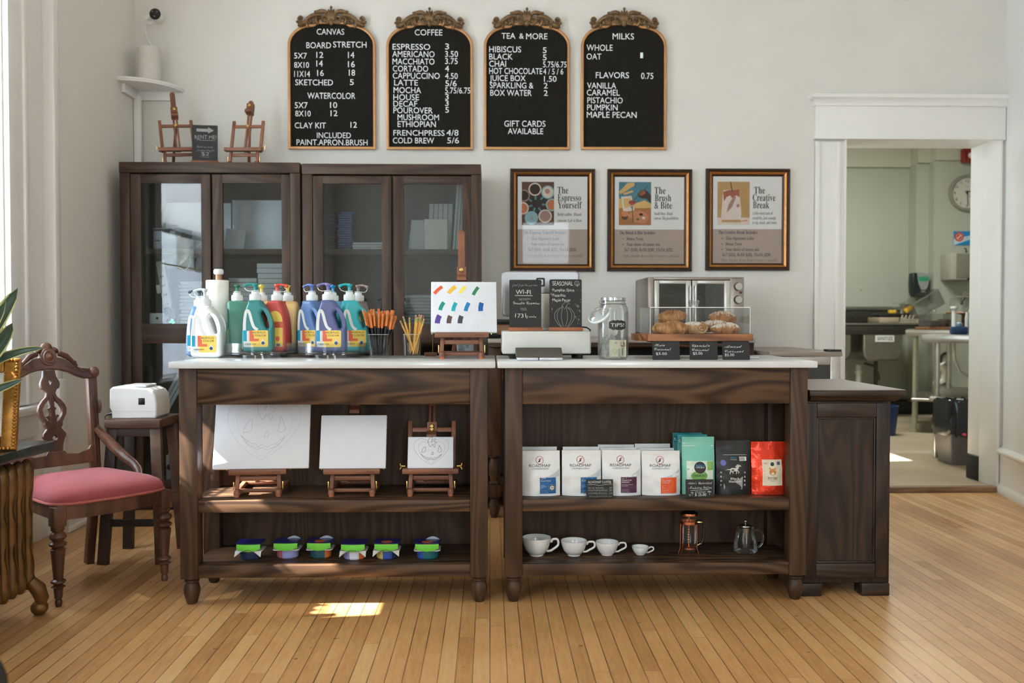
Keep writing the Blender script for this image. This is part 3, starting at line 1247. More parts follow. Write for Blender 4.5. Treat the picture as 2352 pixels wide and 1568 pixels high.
def leaned(m, fn):
    old = m.X
    a = math.atan2(.085, .495)
    m.X = old @ Matrix.Translation((-.01, .22 - .012, .37)) @ Matrix.Diagonal((.89, 1, 1, 1)) @ Matrix.Rotation(-a, 4, 'X') @ Matrix.Translation((0, 0, -.37))
    fn(m)
    m.X = old


def splat(m):
    half = [(.862, .026), (.835, .031), (.812, .044), (.797, .045), (.785, .040), (.779, .028), (.764, .021), (.750, .026), (.735, .044), (.715, .060), (.695, .067),
            (.672, .062), (.652, .050), (.640, .042), (.632, .044), (.615, .034), (.605, .042), (.595, .052), (.583, .055), (.570, .046), (.552, .038), (.535, .034), (.505, .030)]
    outer = [(x, z) for z, x in half] + [(-x, z) for z, x in half[::-1]]
    holes = [[(0, .826), (.008, .812), (0, .798), (-.008, .812)]]
    for s in (-1, 1):
        holes.append([(s * .008, .752), (s * .016, .735), (s * .034, .716), (s * .046, .695), (s * .042, .672), (s * .028, .650), (s * .014, .640),
                      (s * .018, .656), (s * .030, .668), (s * .020, .674), (s * .012, .668), (s * .012, .690), (s * .019, .700), (s * .010, .708), (s * .012, .730)])
    holes.append([(-.012, .575), (-.006, .566), (.006, .566), (.012, .575), (.006, .584), (-.006, .584)])
    m.plate(outer, holes, -.009, .011, .003)
    # incised outline
    for s in (-1, 1):
        m.line2([(s * max(.004, x - .007), z) for z, x in half], .0022, -.0098)


CARVE = mat('carving_line', (52, 34, 26), .5)
m = MB(); leaned(m, splat)
o = build('splat', m, [CHAIRW], CH)


def crest(m):
    top = [(-.238, .846), (-.232, .862), (-.215, .868), (-.185, .863), (-.15, .866), (-.11, .886), (-.075, .908), (-.045, .915), (0, .918)]
    bot = [(0, .866), (-.05, .862), (-.09, .852), (-.13, .834), (-.165, .822), (-.20, .820), (-.228, .828)]
    poly = top + [(-x, z) for x, z in top[::-1][1:]] + [(-x, z) for x, z in bot[::-1]] + bot[1:]
    m.plate(poly, (), -.014, .014, .004)
    for s in (-1, 1):
        m.sphere((s * .215, -.014, .846), (.020, .012, .020))
        m.lathe([(0, .012), (.006, .010), (.012, .006), (.021, .004), (.024, 0), (.024, -.004)], 18, (s * .215, -.014, .846), (0, -1, 0))
        # vine carving and scroll leaves climbing to the middle
        m.tube([(s * (.19 - .011 * i), -.015, .845 + .0035 * i + .008 * math.sin(i * 1.3)) for i in range(11)], .0035, 6)
        m.tube([(s * x, -.008, z) for x, z in ((.135, .876), (.11, .900), (.085, .921), (.062, .930), (.045, .928))], [.006, .010, .013, .012, .006], 8)
        for i in range(5):
            m.sphere((s * (.125 - .016 * i), -.008, .892 + .009 * i), (.009, .010, .009), 8, 6)
    m.lathe([(0, .026), (.006, .024), (.008, .018), (.014, .016), (.018, .012), (.026, .014), (.030, .008), (.036, .008), (.040, 0), (.040, -.02)], 28, (0, -.012, .918), (0, -1, 0))
    m.sphere((0, 0, .962), (.026, .016, .020))
    for s in (-1, 1):
        m.sphere((s * .038, 0, .948), (.020, .014, .012), rot=Matrix.Rotation(s * .6, 3, 'Y'))


m = MB(); leaned(m, crest)
build('crest_rail', m, [CHAIRW], CH)


def lowrail(m):
    poly = [(-.19, .455), (.19, .455), (.19, .525), (.165, .53), (.155, .515), (.10, .502), (.05, .505), (.04, .518), (-.04, .518), (-.05, .505), (-.10, .502), (-.155, .515), (-.165, .53), (-.19, .525)]
    m.plate(poly, (), -.010, .012, .003)


m = MB(); leaned(m, lowrail)
build('back_rail', m, [CHAIRW], CH)

# ------------------------------------------------------------------ radiator with marble slab
RX1, RYF = -1.645, 3.34
SLZ = Zy(1011, 3.40, 120)
t = thing('radiator', 'bronze painted cast iron radiator along the left wall', 'radiator', (RX1, RYF, 0))
RADM = mat('bronze_radiator_paint', (112, 82, 46), .38, .55, var=.35, scale=14)
rz = SLZ - .036
for k in range(15):
    y = -.026 - .0565 * k

    def section(m):
        for dx in (-.02, -.095, -.17):
            m.lathe([(.012, .10), (.022, .115), (.024, .14), (.019, .17), (.0185, .30), (.019, rz - .15), (.024, rz - .10), (.025, rz - .06), (.018, rz - .03), (.006, rz - .02)], 12, (dx, y, 0))
        m.box(-.17, -.02, y - .017, y + .017, rz - .09, rz - .045, .012)
        m.box(-.17, -.02, y - .017, y + .017, .10, .15, .012)
        # raised scroll ornament on the face of the end tube
        m.tube([(.0, y - .004 + .008 * math.sin(z * 42), z) for z in [.16 + i * .012 for i in range(12)]], .0035, 5)
        m.tube([(.0, y - .004 + .008 * math.sin(z * 42), z) for z in [rz - .22 + i * .011 for i in range(12)]], .0035, 5)
    part('section', RADM, t, section)
for k in (0, 14):
    y = -.03 - .0565 * k

    def foot(m):
        m.tube([(-.01, y, .13), (.012, y + .012, .10), (.022, y + .020, .06), (.014, y + .022, .03)], [.022, .028, .024, .016], 10)
        m.sphere((.012, y + .022, .027), (.030, .030, .027))
        m.tube([(-.17, y, .13), (-.19, y, .06), (-.18, y, .01)], [.02, .022, .02], 8)
        m.sphere((-.18, y, .022), (.026, .026, .022))
    part('foot', RADM, t, foot)
GMARB = mat('green_black_marble', (58, 64, 62), .16, var=.45, scale=10)
m = MB(); m.box(LEFTX + .06, PX(122, 3.40), RYF - .90, 3.40, SLZ - .036, SLZ, .004)
solo('marble_slab', m, GMARB, 'dark green marble slab lying on top of the radiator', 'marble slab')

# gilt frame standing on the slab
gx = PX(28, 3.12)
t = thing('gilt_picture_frame', 'ornate gilt picture frame standing on the marble slab at left edge', 'picture frame', (gx - .19, 3.12, SLZ), (R(-9), 0, R(6)))
FW, FH = .38, .315


def gilt(m):
    for (a, b, c, d) in ((0, .05, 0, FH), (FW - .05, FW, 0, FH), (.05, FW - .05, 0, .05), (.05, FW - .05, FH - .05, FH)):
        m.box(a - FW / 2, b - FW / 2, -.012, .012, c, d, .006)
    for i in range(26):
        z = .008 + i * (FH - .016) / 25
        for x in (-FW / 2 + .006, FW / 2 - .006):
            m.sphere((x, -.013 - .003 * (i % 2), z), (.007, .007, .006), 7, 5)
    for i in range(30):
        x = -FW / 2 + .01 + i * (FW - .02) / 29
        for z in (.007, FH - .007):
            m.sphere((x, -.013 - .003 * (i % 2), z), (.006, .007, .007), 7, 5)
    for i in range(22):
        z = .05 + i * (FH - .1) / 21
        for x in (-FW / 2 + .045, FW / 2 - .045):
            m.sphere((x, -.013, z), (.0035, .0035, .004), 6, 4)


part('frame', mat('gilt', (176, 122, 52), .35, .6, var=.25, scale=50), t, gilt)
part('picture', PAPER, t, lambda m: m.box(-FW / 2 + .045, FW / 2 - .045, -.006, .008, .045, FH - .045))

# potted plant with yellow edged leaves
t = thing('snake_plant', 'potted plant with yellow edged green leaves standing on the marble slab', 'plant', (-1.86, 2.93, SLZ))
part('pot', mat('white_glazed_pot', (220, 216, 206), .25), t, lambda m: m.lathe([(.06, 0), (.075, .01), (.09, .13), (.094, .14), (.086, .14), (.080, .12), (0, .118)], 28))
part('soil', mat('potting_soil', (52, 40, 32), .95, var=.4, scale=90, bump=.4), t, lambda m: m.lathe([(0, .122), (.081, .12), (.081, .115)], 20))
LEAFG = mat('leaf_green', (62, 84, 70), .4, var=.3, scale=24)
LEAFY = mat('leaf_margin_yellow', (202, 206, 138), .4, var=.1)


def leaf(m, pts, w, face):
    n = len(pts)
    fc = Vector(face).normalized()
    rows = []
    for i, p in enumerate(pts):
        p = Vector(p)
        a = Vector(pts[max(0, i - 1)]); b = Vector(pts[min(n - 1, i + 1)])
        tg = (b - a).normalized()
        sd = tg.cross(fc).normalized()
        nn = sd.cross(tg).normalized()
        u = i / (n - 1)
        ww = w * (math.sin(PI * min(1, (u * .86 + .10))) ** .7 if u < .999 else .02)
        rows.append([p + sd * (ww * k) - nn * (ww * .35 * (1 - k * k)) for k in (-1, -.78, -.3, .3, .78, 1)])
    for j in range(n - 1):
        for i in range(5):
            m.mi = 1 if i in (0, 4) else 0
            for off in (0, .0016):
                q = [rows[j][i], rows[j][i + 1], rows[j + 1][i + 1], rows[j + 1][i]]
                m.add([tuple(v + fc * off) for v in q], [(0, 1, 2, 3)])


def arc(p0, p1, p2, n=14):
    p0, p1, p2 = Vector(p0), Vector(p1), Vector(p2)
    return [tuple(p0 * (1 - u) ** 2 + p1 * 2 * u * (1 - u) + p2 * u * u) for u in [i / n for i in range(n + 1)]]


def wl(px, py, Y):
    return P(px, py, Y) - Vector((-1.86, 2.93, SLZ))


b0 = (0.0, 0.0, .12)
for (p1, p2, w) in (
        (wl(-40, 800, 3.0), wl(41, 662, 3.0), .036), (wl(-70, 850, 2.95), wl(14, 690, 2.9), .03),
        (wl(-10, 830, 2.96), wl(28, 742, 2.98), .034), (wl(-20, 800, 3.0), wl(102, 799, 3.04), .017),
        (wl(-20, 900, 3.0), wl(52, 871, 3.05), .017), ((-.06, -.1, .35), (-.12, -.12, .62), .036), ((-.03, .02, .35), (-.05, .05, .68), .036),
        ((.02, -.1, .3), (.06, -.22, .5), .03)):
    mm = MB()
    leaf(mm, arc(b0, p1, p2), w, (.25, -1, .15))
    build('leaf', mm, [LEAFG, LEAFY], t)

# dark chair back close to the camera, cut by the picture's lower left corner
t = thing('foreground_chair', 'dark rounded chair back at lower left corner of the picture', 'chair', (-.90, 1.42, 0), (0, 0, R(-20)))
FCM = mat('black_lacquer', (20, 18, 17), .45)
part('backrest', FCM, t, lambda m: m.plate([(-.19, .36)] + [(-.19 + .05 * (1 - math.cos(a)), .525 + .05 * math.sin(a)) for a in [i * PI / 12 for i in range(7)]] +
                                           [(.14 + .05 * math.sin(a), .525 + .05 * math.cos(a)) for a in [i * PI / 12 for i in range(7)]] + [(.19, .36)], (), -.02, .02, .012, 2))
part('seat', FCM, t, lambda m: m.box(-.2, .2, -.40, .0, .33, .37, .015))
for x in (-.17, .17):
    for y in (-.37, -.02):
        part('leg', FCM, t, lambda m: m.cyl((x, y, 0), (x * .95, y, .335), .014, .018, 12))

# ================================================================== letter boards on the back wall
WY = WALLY
LETM = mat('white_letters', (236, 240, 240), .4, var=.01)
FELT = mat('black_felt_board', (38, 37, 33), .9, var=.12, scale=30, spec=.05)


def spiral(cx, cz, r0, turns, s, a0, n=22, shrink=.12):
    return [(cx + s * r0 * (1 - (1 - shrink) * i / n) * math.cos(a0 + turns * 2 * PI * i / n), -.03,
             cz + r0 * (1 - (1 - shrink) * i / n) * math.sin(a0 + turns * 2 * PI * i / n)) for i in range(n + 1)]


def blade(m, p0, p1, p2, w, y=-.03):
    pts = arc((p0[0], y, p0[1]), (p1[0], y - .008, p1[1]), (p2[0], y, p2[1]), 8)
    m.tube(pts, [w * (.35 + .9 * math.sin(PI * (.12 + .8 * i / 8))) for i in range(9)], 7)


def ornament(m):
    # fan of acanthus in the middle
    for k in range(-3, 4):
        a = k * .30
        L = .062 - abs(k) * .006
        blade(m, (k * .004, .012), (math.sin(a) * L * .45 + k * .001, .02 + L * .6), (math.sin(a) * L, .022 + L * math.cos(a * .8)), .0068)
    m.sphere((0, -.03, .088), (.008, .01, .008), 8, 6)
    m.sphere((0, -.03, .012), (.018, .014, .022), 10, 7)
    for s in (-1, 1):
        m.tube(spiral(s * .037, .026, .027, 1.7, s, 2.6), [.0075 - .0035 * i / 22 for i in range(23)], 8)
        m.sphere((s * .037, -.034, .026), (.007, .008, .007), 8, 6)
        blade(m, (s * .02, .055), (s * .05, .075), (s * .098, .058), .010)
        blade(m, (s * .07, .058), (s * .085, .066), (s * .103, .064), .006)
        blade(m, (s * .06, .045), (s * .11, .055), (s * .165, .008), .011)
        blade(m, (s * .085, .040), (s * .10, .01), (s * .075, -.004), .011)
        blade(m, (s * .095, .032), (s * .098, .0), (s * .112, .004), .008)
        blade(m, (s * .12, .03), (s * .135, .005), (s * .105, .008), .009)
        blade(m, (s * .15, .02), (s * .15, -.01), (s * .138, -.022), .008)
        blade(m, (s * .14, .016), (s * .175, -.012), (s * .200, -.008), .012)
        m.tube(spiral(s * .183, .026, .019, 1.5, s, -1.9), [.007 - .003 * i / 22 for i in range(23)], 8)
        m.sphere((s * .183, -.034, .026), (.006, .008, .006), 8, 6)
        blade(m, (s * .19, .004), (s * .205, .006), (s * .209, .014), .006)
        m.sphere((s * .147, -.03, .030), (.006, .008, .006), 8, 6)
        m.sphere((s * .045, -.022, .02), (.05, .010, .018), 10, 6)


def letter_board(pxl, pxr, top, bot, lines, label, first=[None]):
    zc = Zy(bot, WY, (pxl + pxr) / 2)
    xa, xb = P(pxl, 250, WY).x, P(pxr, 250, WY).x
    W = xb - xa
    Hh = Zy(top, WY, (pxl + pxr) / 2) - zc
    cx = (xa + xb) / 2
    t = thing('letter_board', label, 'menu board', (cx, WY, zc), group='letter boards above the cabinets')
    w = W / 2
    sh = Hh - .155      # shoulder height

    def outline(inset):
        a = w - inset
        pts = [(-a, inset), (a, inset)]
        for i in range(13):
            u = i / 12 * PI / 2
            pts.append((a - .150 * (1 - math.cos(u)) * a / w, sh + .125 * math.sin(u) - inset * math.sin(u)))
        for i in range(1, 8):
            x = (a - .150 * a / w) * (1 - i / 4)
            pts.append((x, sh + .125 - inset + .018 * (1 - (x / w) ** 2)))
        for i in range(12, -1, -1):
            u = i / 12 * PI / 2
            pts.append((-a + .150 * (1 - math.cos(u)) * a / w, sh + .125 * math.sin(u) - inset * math.sin(u)))
        return pts
    part('frame', GOLDF, t, lambda m: m.plate(outline(0), [outline(.016)], -.028, .0, .004))
    part('felt_panel', FELT, t, lambda m: m.prism(outline(.010), -.012, -.002))

    def fit(m, s, a, b, z0, z1):
        m.text(s, P(a, z1, WY - .012).x - cx, P(b, z1, WY - .012).x - cx, P(a, z0, WY - .012).z - zc, P(a, z1, WY - .012).z - P(a, z0, WY - .012).z, -.0125, depth=.0022)
    for row in lines:
        o = MB()
        for (s, a, b, z1, z0) in row:
            fit(o, s, a, b, z0, z1)
        build('lettering', o, LETM, t)
    oz = sh + .107
    if first[0] is None:
        mm = MB(); ornament(mm)
        ob = build('crown_ornament', mm, ANTQ, t)
        first[0] = ob
    else:
        ob = first[0].copy(); COL.objects.link(ob); ob.parent = t
    ob.location = (0, 0, oz + .018)
    ob.scale = (1, 1, 1.12)
    return t


def board_lines(ox, raw):
    k = 480 / 1981
    return [[(s, ox + a * k, ox + b * k, c * k, d * k) for (s, a, b, c, d) in row] for row in raw]


letter_board(663.5, 864, 47, 344, board_lines(640, [
    [('CANVAS', 362, 622, 272, 328)], [('BOARD', 263, 497, 400, 457), ('STRETCH', 517, 833, 393, 450)],
    [('5X7', 148, 268, 500, 555), ('12', 358, 423, 492, 548), ('14', 658, 717, 492, 550)],
    [('8X10', 148, 288, 588, 642), ('14', 358, 418, 573, 630), ('16', 658, 722, 580, 637)],
    [('11X14', 148, 297, 672, 728), ('16', 366, 428, 663, 720), ('18', 666, 725, 660, 717)],
    [('SKETCHED', 158, 515, 752, 808), ('5', 675, 712, 750, 806)], [('WATERCOLOR', 273, 727, 877, 935)],
    [('5X7', 153, 275, 968, 1025), ('10', 488, 555, 968, 1023)], [('8X10', 158, 304, 1048, 1103), ('12', 493, 558, 1045, 1100)],
    [('CLAY KIT', 153, 448, 1160, 1215), ('12', 682, 742, 1155, 1210)], [('INCLUDED', 363, 685, 1255, 1308)],
    [('PAINT.APRON.BRUSH', 170, 843, 1320, 1375)]]), 'letter board headed CANVAS with gilt crown, leftmost on the wall')
letter_board(888.5, 1086.5, 50, 345, board_lines(640, [
    [('COFFEE', 1290, 1552, 278, 335)], [('ESPRESSO', 1080, 1437, 415, 470), ('3', 1578, 1615, 412, 468)],
    [('AMERICANO', 1078, 1478, 483, 540), ('3.50', 1578, 1700, 483, 540)], [('MACCHIATO', 1080, 1477, 553, 610), ('3.75', 1578, 1697, 550, 607)],
    [('CORTADO', 1082, 1418, 622, 678), ('4', 1578, 1615, 622, 678)], [('CAPPUCCINO', 1082, 1527, 688, 745), ('4.50', 1578, 1698, 692, 748)],
    [('LATTE', 1095, 1320, 755, 810), ('5/6', 1580, 1688, 762, 818)], [('MOCHA', 1090, 1350, 825, 882), ('5.75/6.75', 1578, 1818, 828, 885)],
    [('HOUSE', 1088, 1330, 893, 948), ('3', 1578, 1612, 890, 945)], [('DECAF', 1088, 1313, 955, 1010), ('3', 1578, 1612, 950, 1003)],
    [('POUROVER', 1088, 1460, 1017, 1073), ('5', 1580, 1614, 1013, 1068)], [('MUSHROOM', 1128, 1520, 1083, 1138)], [('ETHIOPIAN', 1128, 1490, 1147, 1203)],
    [('FRENCHPRESS', 1088, 1572, 1232, 1285), ('4/8', 1592, 1705, 1230, 1285)], [('COLD BREW', 1083, 1473, 1303, 1358), ('5/6', 1598, 1710, 1303, 1358)]]),
    'letter board headed COFFEE with gilt crown and long price list')
letter_board(1111.5, 1308, 50, 345, board_lines(1080, [
    [('TEA', 297, 428, 312, 367), ('&', 465, 507, 315, 367), ('MORE', 530, 732, 315, 372)], [('HIBISCUS', 180, 482, 438, 495), ('5', 688, 724, 448, 503)],
    [('BLACK', 180, 402, 508, 563), ('5', 688, 724, 515, 572)], [('CHAI', 180, 340, 575, 632), ('5.75/6.75', 690, 915, 582, 638)],
    [('HOT CHOCOLATE', 180, 683, 643, 700), ('4 / 5 / 6', 693, 882, 650, 705)], [('JUICE BOX', 185, 525, 712, 767), ('1.50', 700, 818, 720, 775)],
    [('SPARKLING &', 187, 598, 780, 836), ('2', 697, 734, 785, 838)], [('BOX WATER', 190, 582, 850, 907), ('2', 697, 735, 855, 908)],
    [('GIFT CARDS', 323, 713, 1142, 1200)], [('AVAILABLE', 357, 692, 1215, 1270)]]), 'letter board headed TEA & MORE with gilt crown')
letter_board(1334, 1529, 50, 345, board_lines(1080, [
    [('MILKS', 1350, 1552, 315, 373)], [('WHOLE', 1103, 1350, 422, 480)], [('OAT', 1103, 1243, 507, 563), ('1', 1612, 1638, 498, 552)],
    [('FLAVORS', 1190, 1505, 683, 740), ('0.75', 1620, 1736, 690, 748)], [('VANILLA', 1108, 1383, 782, 838)], [('CARAMEL', 1105, 1417, 848, 905)],
    [('PISTACHIO', 1110, 1445, 922, 978)], [('PUMPKIN', 1108, 1397, 990, 1045)], [('MAPLE PECAN', 1105, 1577, 1058, 1115)]]),
    'letter board headed MILKS with gilt crown, rightmost of the four')

# ================================================================== three framed posters
FRM = mat('dark_bronze_frame', (58, 40, 26), .4, .4, var=.3, scale=60)
FRG = mat('gold_frame_lip', (176, 118, 62), .3, .7, var=.15, scale=40)
TAUPE = mat('taupe_print', (182, 162, 148), .8, var=.01)
PM = [PAPER, TAUPE, INK, INKG,
      mat('print_brown', (92, 64, 50), .8, var=.2, scale=60), mat('print_dark_brown', (52, 38, 32), .8), mat('print_pale_teal', (150, 188, 192), .8),
      mat('print_cream', (222, 206, 190), .8), mat('print_orange', (204, 120, 72), .8), mat('print_rose', (172, 132, 122), .8), mat('print_teal', (84, 142, 152), .8),
      mat('print_sky', (78, 128, 142), .8, var=.2, scale=20), mat('print_cloud', (218, 176, 110), .8), mat('print_sand', (176, 116, 66), .8, var=.1),
      mat('print_lips', (176, 84, 70), .8), mat('print_palette', (202, 132, 94), .8), mat('print_olive', (96, 96, 66), .8), mat('print_ochre', (190, 150, 96), .8),
      mat('print_milk', (226, 210, 196), .8), mat('print_coffee', (166, 92, 66), .8), mat('print_glove', (70, 50, 44), .8)]


def poster(px0, px1, py0, py1, label, paint):
    cx = P((px0 + px1) / 2, 500, WY).x
    z0 = P(1400, py1, WY).z
    W = P(px1, 500, WY).x - P(px0, 500, WY).x
    H = P(1400, py0, WY).z - z0
    t = thing('framed_poster', label, 'poster', (cx, WY, z0), group='framed posters on the back wall')
    w = W / 2
    fw = .046

    def frame(m):
        for k in range(4):
            L = (W if k % 2 == 0 else H)
            old = m.X
            m.X = old @ Matrix.Translation((0, 0, H / 2)) @ Matrix.Rotation(k * PI / 2, 4, 'Y') @ Matrix.Translation((0, 0, (H if k % 2 == 0 else W) / 2))
            h = L / 2
            prof = [(0, 0), (0, -.020), (-.004, -.026), (-.014, -.026), (-.018, -.021), (-.020, -.021)]
            m.mi = 0
            m.loft([[(s * (h + o), y, o) for o, y in prof] for s in (-1, 1)], cap=False, closed=False)
            n = int(L / .011)
            for i in range(n):
                x = -h + L * (i + .5) / n
                m.add([(x - .003, -.026, -.013), (x + .003, -.026, -.013), (x + .003, -.026, -.005), (x - .003, -.026, -.005), (x, -.0295, -.009)],
                      [(0, 1, 4), (1, 2, 4), (2, 3, 4), (3, 0, 4)])
            m.mi = 1
            prof = [(-.020, -.021), (-.023, -.026), (-.031, -.023), (-.035, -.018)]
            m.loft([[(s * (h + o), y, o) for o, y in prof] for s in (-1, 1)], cap=False, closed=False)
            m.mi = 0
            prof = [(-.035, -.018), (-.039, -.015), (-.044, -.010), (-.046, -.006)]
            m.loft([[(s * (h + o), y, o) for o, y in prof] for s in (-1, 1)], cap=False, closed=False)
            m.X = old
    part('frame', [FRM, FRG], t, frame)
    o = MB()
    o.mi = 0
    o.box(-w + .04, w - .04, -.006, -.001, .04, H - .04)
    y0 = -.0062

    def X(px):
        return P(px, 500, WY).x - cx

    def Z(py):
        return P(1400, py, WY).z - z0
    paint(o, X, Z, y0)
    build('print', o, PM, t)
    part('glass_pane', PANEP, t, lambda m: m.flat([(-w + .044, .044), (w - .044, .044), (w - .044, H - .044), (-w + .044, H - .044)], -.0085))


def rect(o, a, b, c, d, y):
    o.flat([(a, c), (b, c), (b, d), (a, d)], y)


def common(o, X, Z, y, off, dy, title, sub, head, items, price, last):
    """off: left column of the print; picture coordinates follow the first poster's layout"""
    o.mi = 1
    rect(o, X(off + 16), X(off + 178), Z(610 + dy), Z(527 + dy), y - .0001)
    o.mi = 2
    for i, (s, a, b) in enumerate(title):
        o.text(s, X(a), X(b), Z(445 + dy + 17 * i), Z(429 + dy) - Z(445 + dy), y - .0003, 'serif')
    o.mi = 3
    for (s, a, b, zz) in sub:
        o.text(s, X(a), X(b), Z(zz), .0185, y - .0003, 'serif')
    o.mi = 2
    o.text(head[0], X(head[1]), X(head[2]), Z(538 + dy), .020, y - .0003, 'serif')
    for i, (s, a, b, zz) in enumerate(items):
        o.text(s, X(a), X(b), Z(zz), .0185, y - .0003, 'serif')
        o.disc(X(a) - .022, Z(zz) + .008, .0035, y - .0003, 8)
    o.text(price[0], X(price[1]), X(price[2]), Z(price[3]), .019, y - .0003, 'serif')
    o.mi = 3
    o.text(last[0], X(last[1]), X(last[2]), Z(last[3]), .0175, y - .0003, 'italic')


def cup2(o, x, z, r, fill, y, saucer=6):
    o.mi = saucer; o.disc(x, z, r, y, 22)
    o.mi = fill; o.disc(x, z, r * .80, y - .0001, 22)


def clipped(o, X, Z, rectpx, fn):
    n0 = len(o.v)
    fn()
    a, b, c, d = X(rectpx[0]), X(rectpx[1]), Z(rectpx[3]), Z(rectpx[2])
    for i in range(n0, len(o.v)):
        v = o.v[i]
        v.x = min(max(v.x, a), b)
        v.z = min(max(v.z, c), d)


def p1(o, X, Z, y):
    common(o, X, Z, y, 1172, 0, [('The', 1280, 1305), ('Espresso', 1280.5, 1334), ('Yourself', 1281, 1336)],
           [('Bold coffee. Blank', 1280, 1336, 496), ('canvas. Let it flow.', 1280, 1337, 510)],
           ('The Espresso Yourself Includes:', 1202.5, 1301), [('12oz Signature Latte', 1219.5, 1285, 551.5), ('Your choice of canvas size', 1219.5, 1296, 564)],
           ('5x7 ($19), 8x10 ($21), 11x14 ($23)', 1213, 1323, 577), ('Paint, brushes, & one hour to create — included', 1208, 1339, 590.5))
    R_ = (1198.5, 1272.5, 418.5, 517.5)
    o.mi = 4; rect(o, X(R_[0]), X(R_[1]), Z(R_[3]), Z(R_[2]), y - .0001)
    k = X(1210) - X(1209)

    def go():
        o.mi = 5; o.disc(X(1231), Z(470), 27 * k, y - .0002, 20)
        for (a, b, r, f, s) in ((1228.5, 435.5, 15, 5, 7), (1258, 442, 15, 7, 6), (1203, 450, 14, 5, 9), (1268, 471, 14.5, 8, 6), (1200, 479, 14.5, 8, 7), (1220.5, 501, 15.5, 6, 6), (1252, 497, 15.5, 9, 7)):
            cup2(o, X(a), Z(b), r * k, f, y - .0003, s)
            dx, dz = 1231 - a, 470 - b
            L = math.hypot(dx, dz)
            ux, uz = dx / L, dz / L
            o.mi = 10
            o.line2([(X(a + ux * (r + .5)), Z(b + uz * (r + .5))), (X(a + ux * (r + 9)), Z(b + uz * (r + 9)))], 4 * k, y - .0004)
        o.mi = 9; o.disc(X(1257), Z(440), 6 * k, y - .0006, 12)
        o.disc(X(1221), Z(502), 2.5 * k, y - .0006, 10)
    clipped(o, X, Z, R_, go)


def p2(o, X, Z, y):
    common(o, X, Z, y, 1394, 0, [('The', 1502.5, 1528), ('Brush', 1503.5, 1541), ('& Bite', 1502.5, 1543)],
           [('Small bites. Blank', 1502, 1545, 493.5), ('canvas. Big possibilities', 1502, 1558, 504)],
           ('The Brush & Bite Includes:', 1423, 1505), [('House Treat', 1439, 1477, 551.5), ('Your choice of canvas size', 1439, 1516, 564.5)],
           ('5x7 ($18), 8x10 ($20), 11x14 ($22)', 1434, 1545, 577), ('Paint, brushes, & one hour to create — included', 1431.5, 1560.5, 590.5))
    R_ = (1421, 1495, 418, 517)
    q = lambda pts: [(X(a), Z(b)) for a, b in pts]
    o.mi = 11; rect(o, X(R_[0]), X(R_[1]), Z(478), Z(R_[2]), y - .0001)
    o.mi = 13; rect(o, X(R_[0]), X(R_[1]), Z(R_[3]), Z(478), y - .0001)

    def go():
        o.mi = 12
        for pts in ([(1421, 440), (1428, 434), (1440, 421), (1456, 419), (1457, 426), (1444, 434), (1436, 440), (1424, 446)], [(1430, 444), (1452, 437), (1454, 441), (1434, 448)],
                    [(1421, 478), (1421, 455), (1430, 458), (1450, 470), (1462, 466), (1480, 460), (1495, 468), (1495, 478)]):
            o.flat(q(pts), y - .0002)
        o.mi = 7; o.flat(q([(1426, 452), (1450, 449.5), (1457, 483), (1431, 487)]), y - .0003)
        o.mi = 12; o.flat(q([(1431, 457), (1447, 455), (1450, 474), (1434, 478)]), y - .00035)
        o.mi = 15; o.flat(q([(1441, 494), (1452, 487), (1468, 483), (1482, 488), (1490, 500), (1484, 511), (1470, 513), (1456, 509), (1458, 502), (1446, 500)]), y - .0004)
        o.mi = 5; o.disc(X(1472), Z(492.5), .012, y - .0005, 12, .008); o.mi = 16; o.disc(X(1464.5), Z(503.5), .010, y - .0005, 12, .007)
        o.mi = 7; o.disc(X(1478), Z(500.5), .010, y - .0005, 12, .008)
        o.mi = 15; o.disc(X(1434.5), Z(491), .022, y - .0005, 16, .018); o.mi = 4; o.disc(X(1434.5), Z(499), .020, y - .00045, 16, .016)
        o.mi = 16
        o.line2(q([(1452, 478), (1453, 500), (1453, 511)]), .006, y - .0006)
        for d in (-2.5, -.8, .8, 2.5):
            o.line2(q([(1451 + d, 470), (1451 + d, 477)]), .0022, y - .0006)
        o.line2(q([(1448.5, 477), (1453.5, 477)]), .005, y - .0006)
        o.mi = 14; o.disc(X(1451.5), Z(465), .022, y - .0006, 16, .015)
        o.mi = 5; o.line2(q([(1444, 464.5), (1459, 463.5)]), .003, y - .0007)
        o.mi = 20; o.flat(q([(1463, 447), (1470, 438), (1481, 435), (1487, 440), (1495, 449), (1495, 467), (1484, 456), (1474, 456), (1466, 452)]), y - .0005)
        o.mi = 19; o.flat(q([(1466, 444), (1474, 437), (1482, 438), (1482, 444), (1472, 450)]), y - .0006)
        o.mi = 16; o.line2(q([(1455, 461), (1470, 444), (1488, 426)]), .0065, y - .0007)
    clipped(o, X, Z, R_, go)


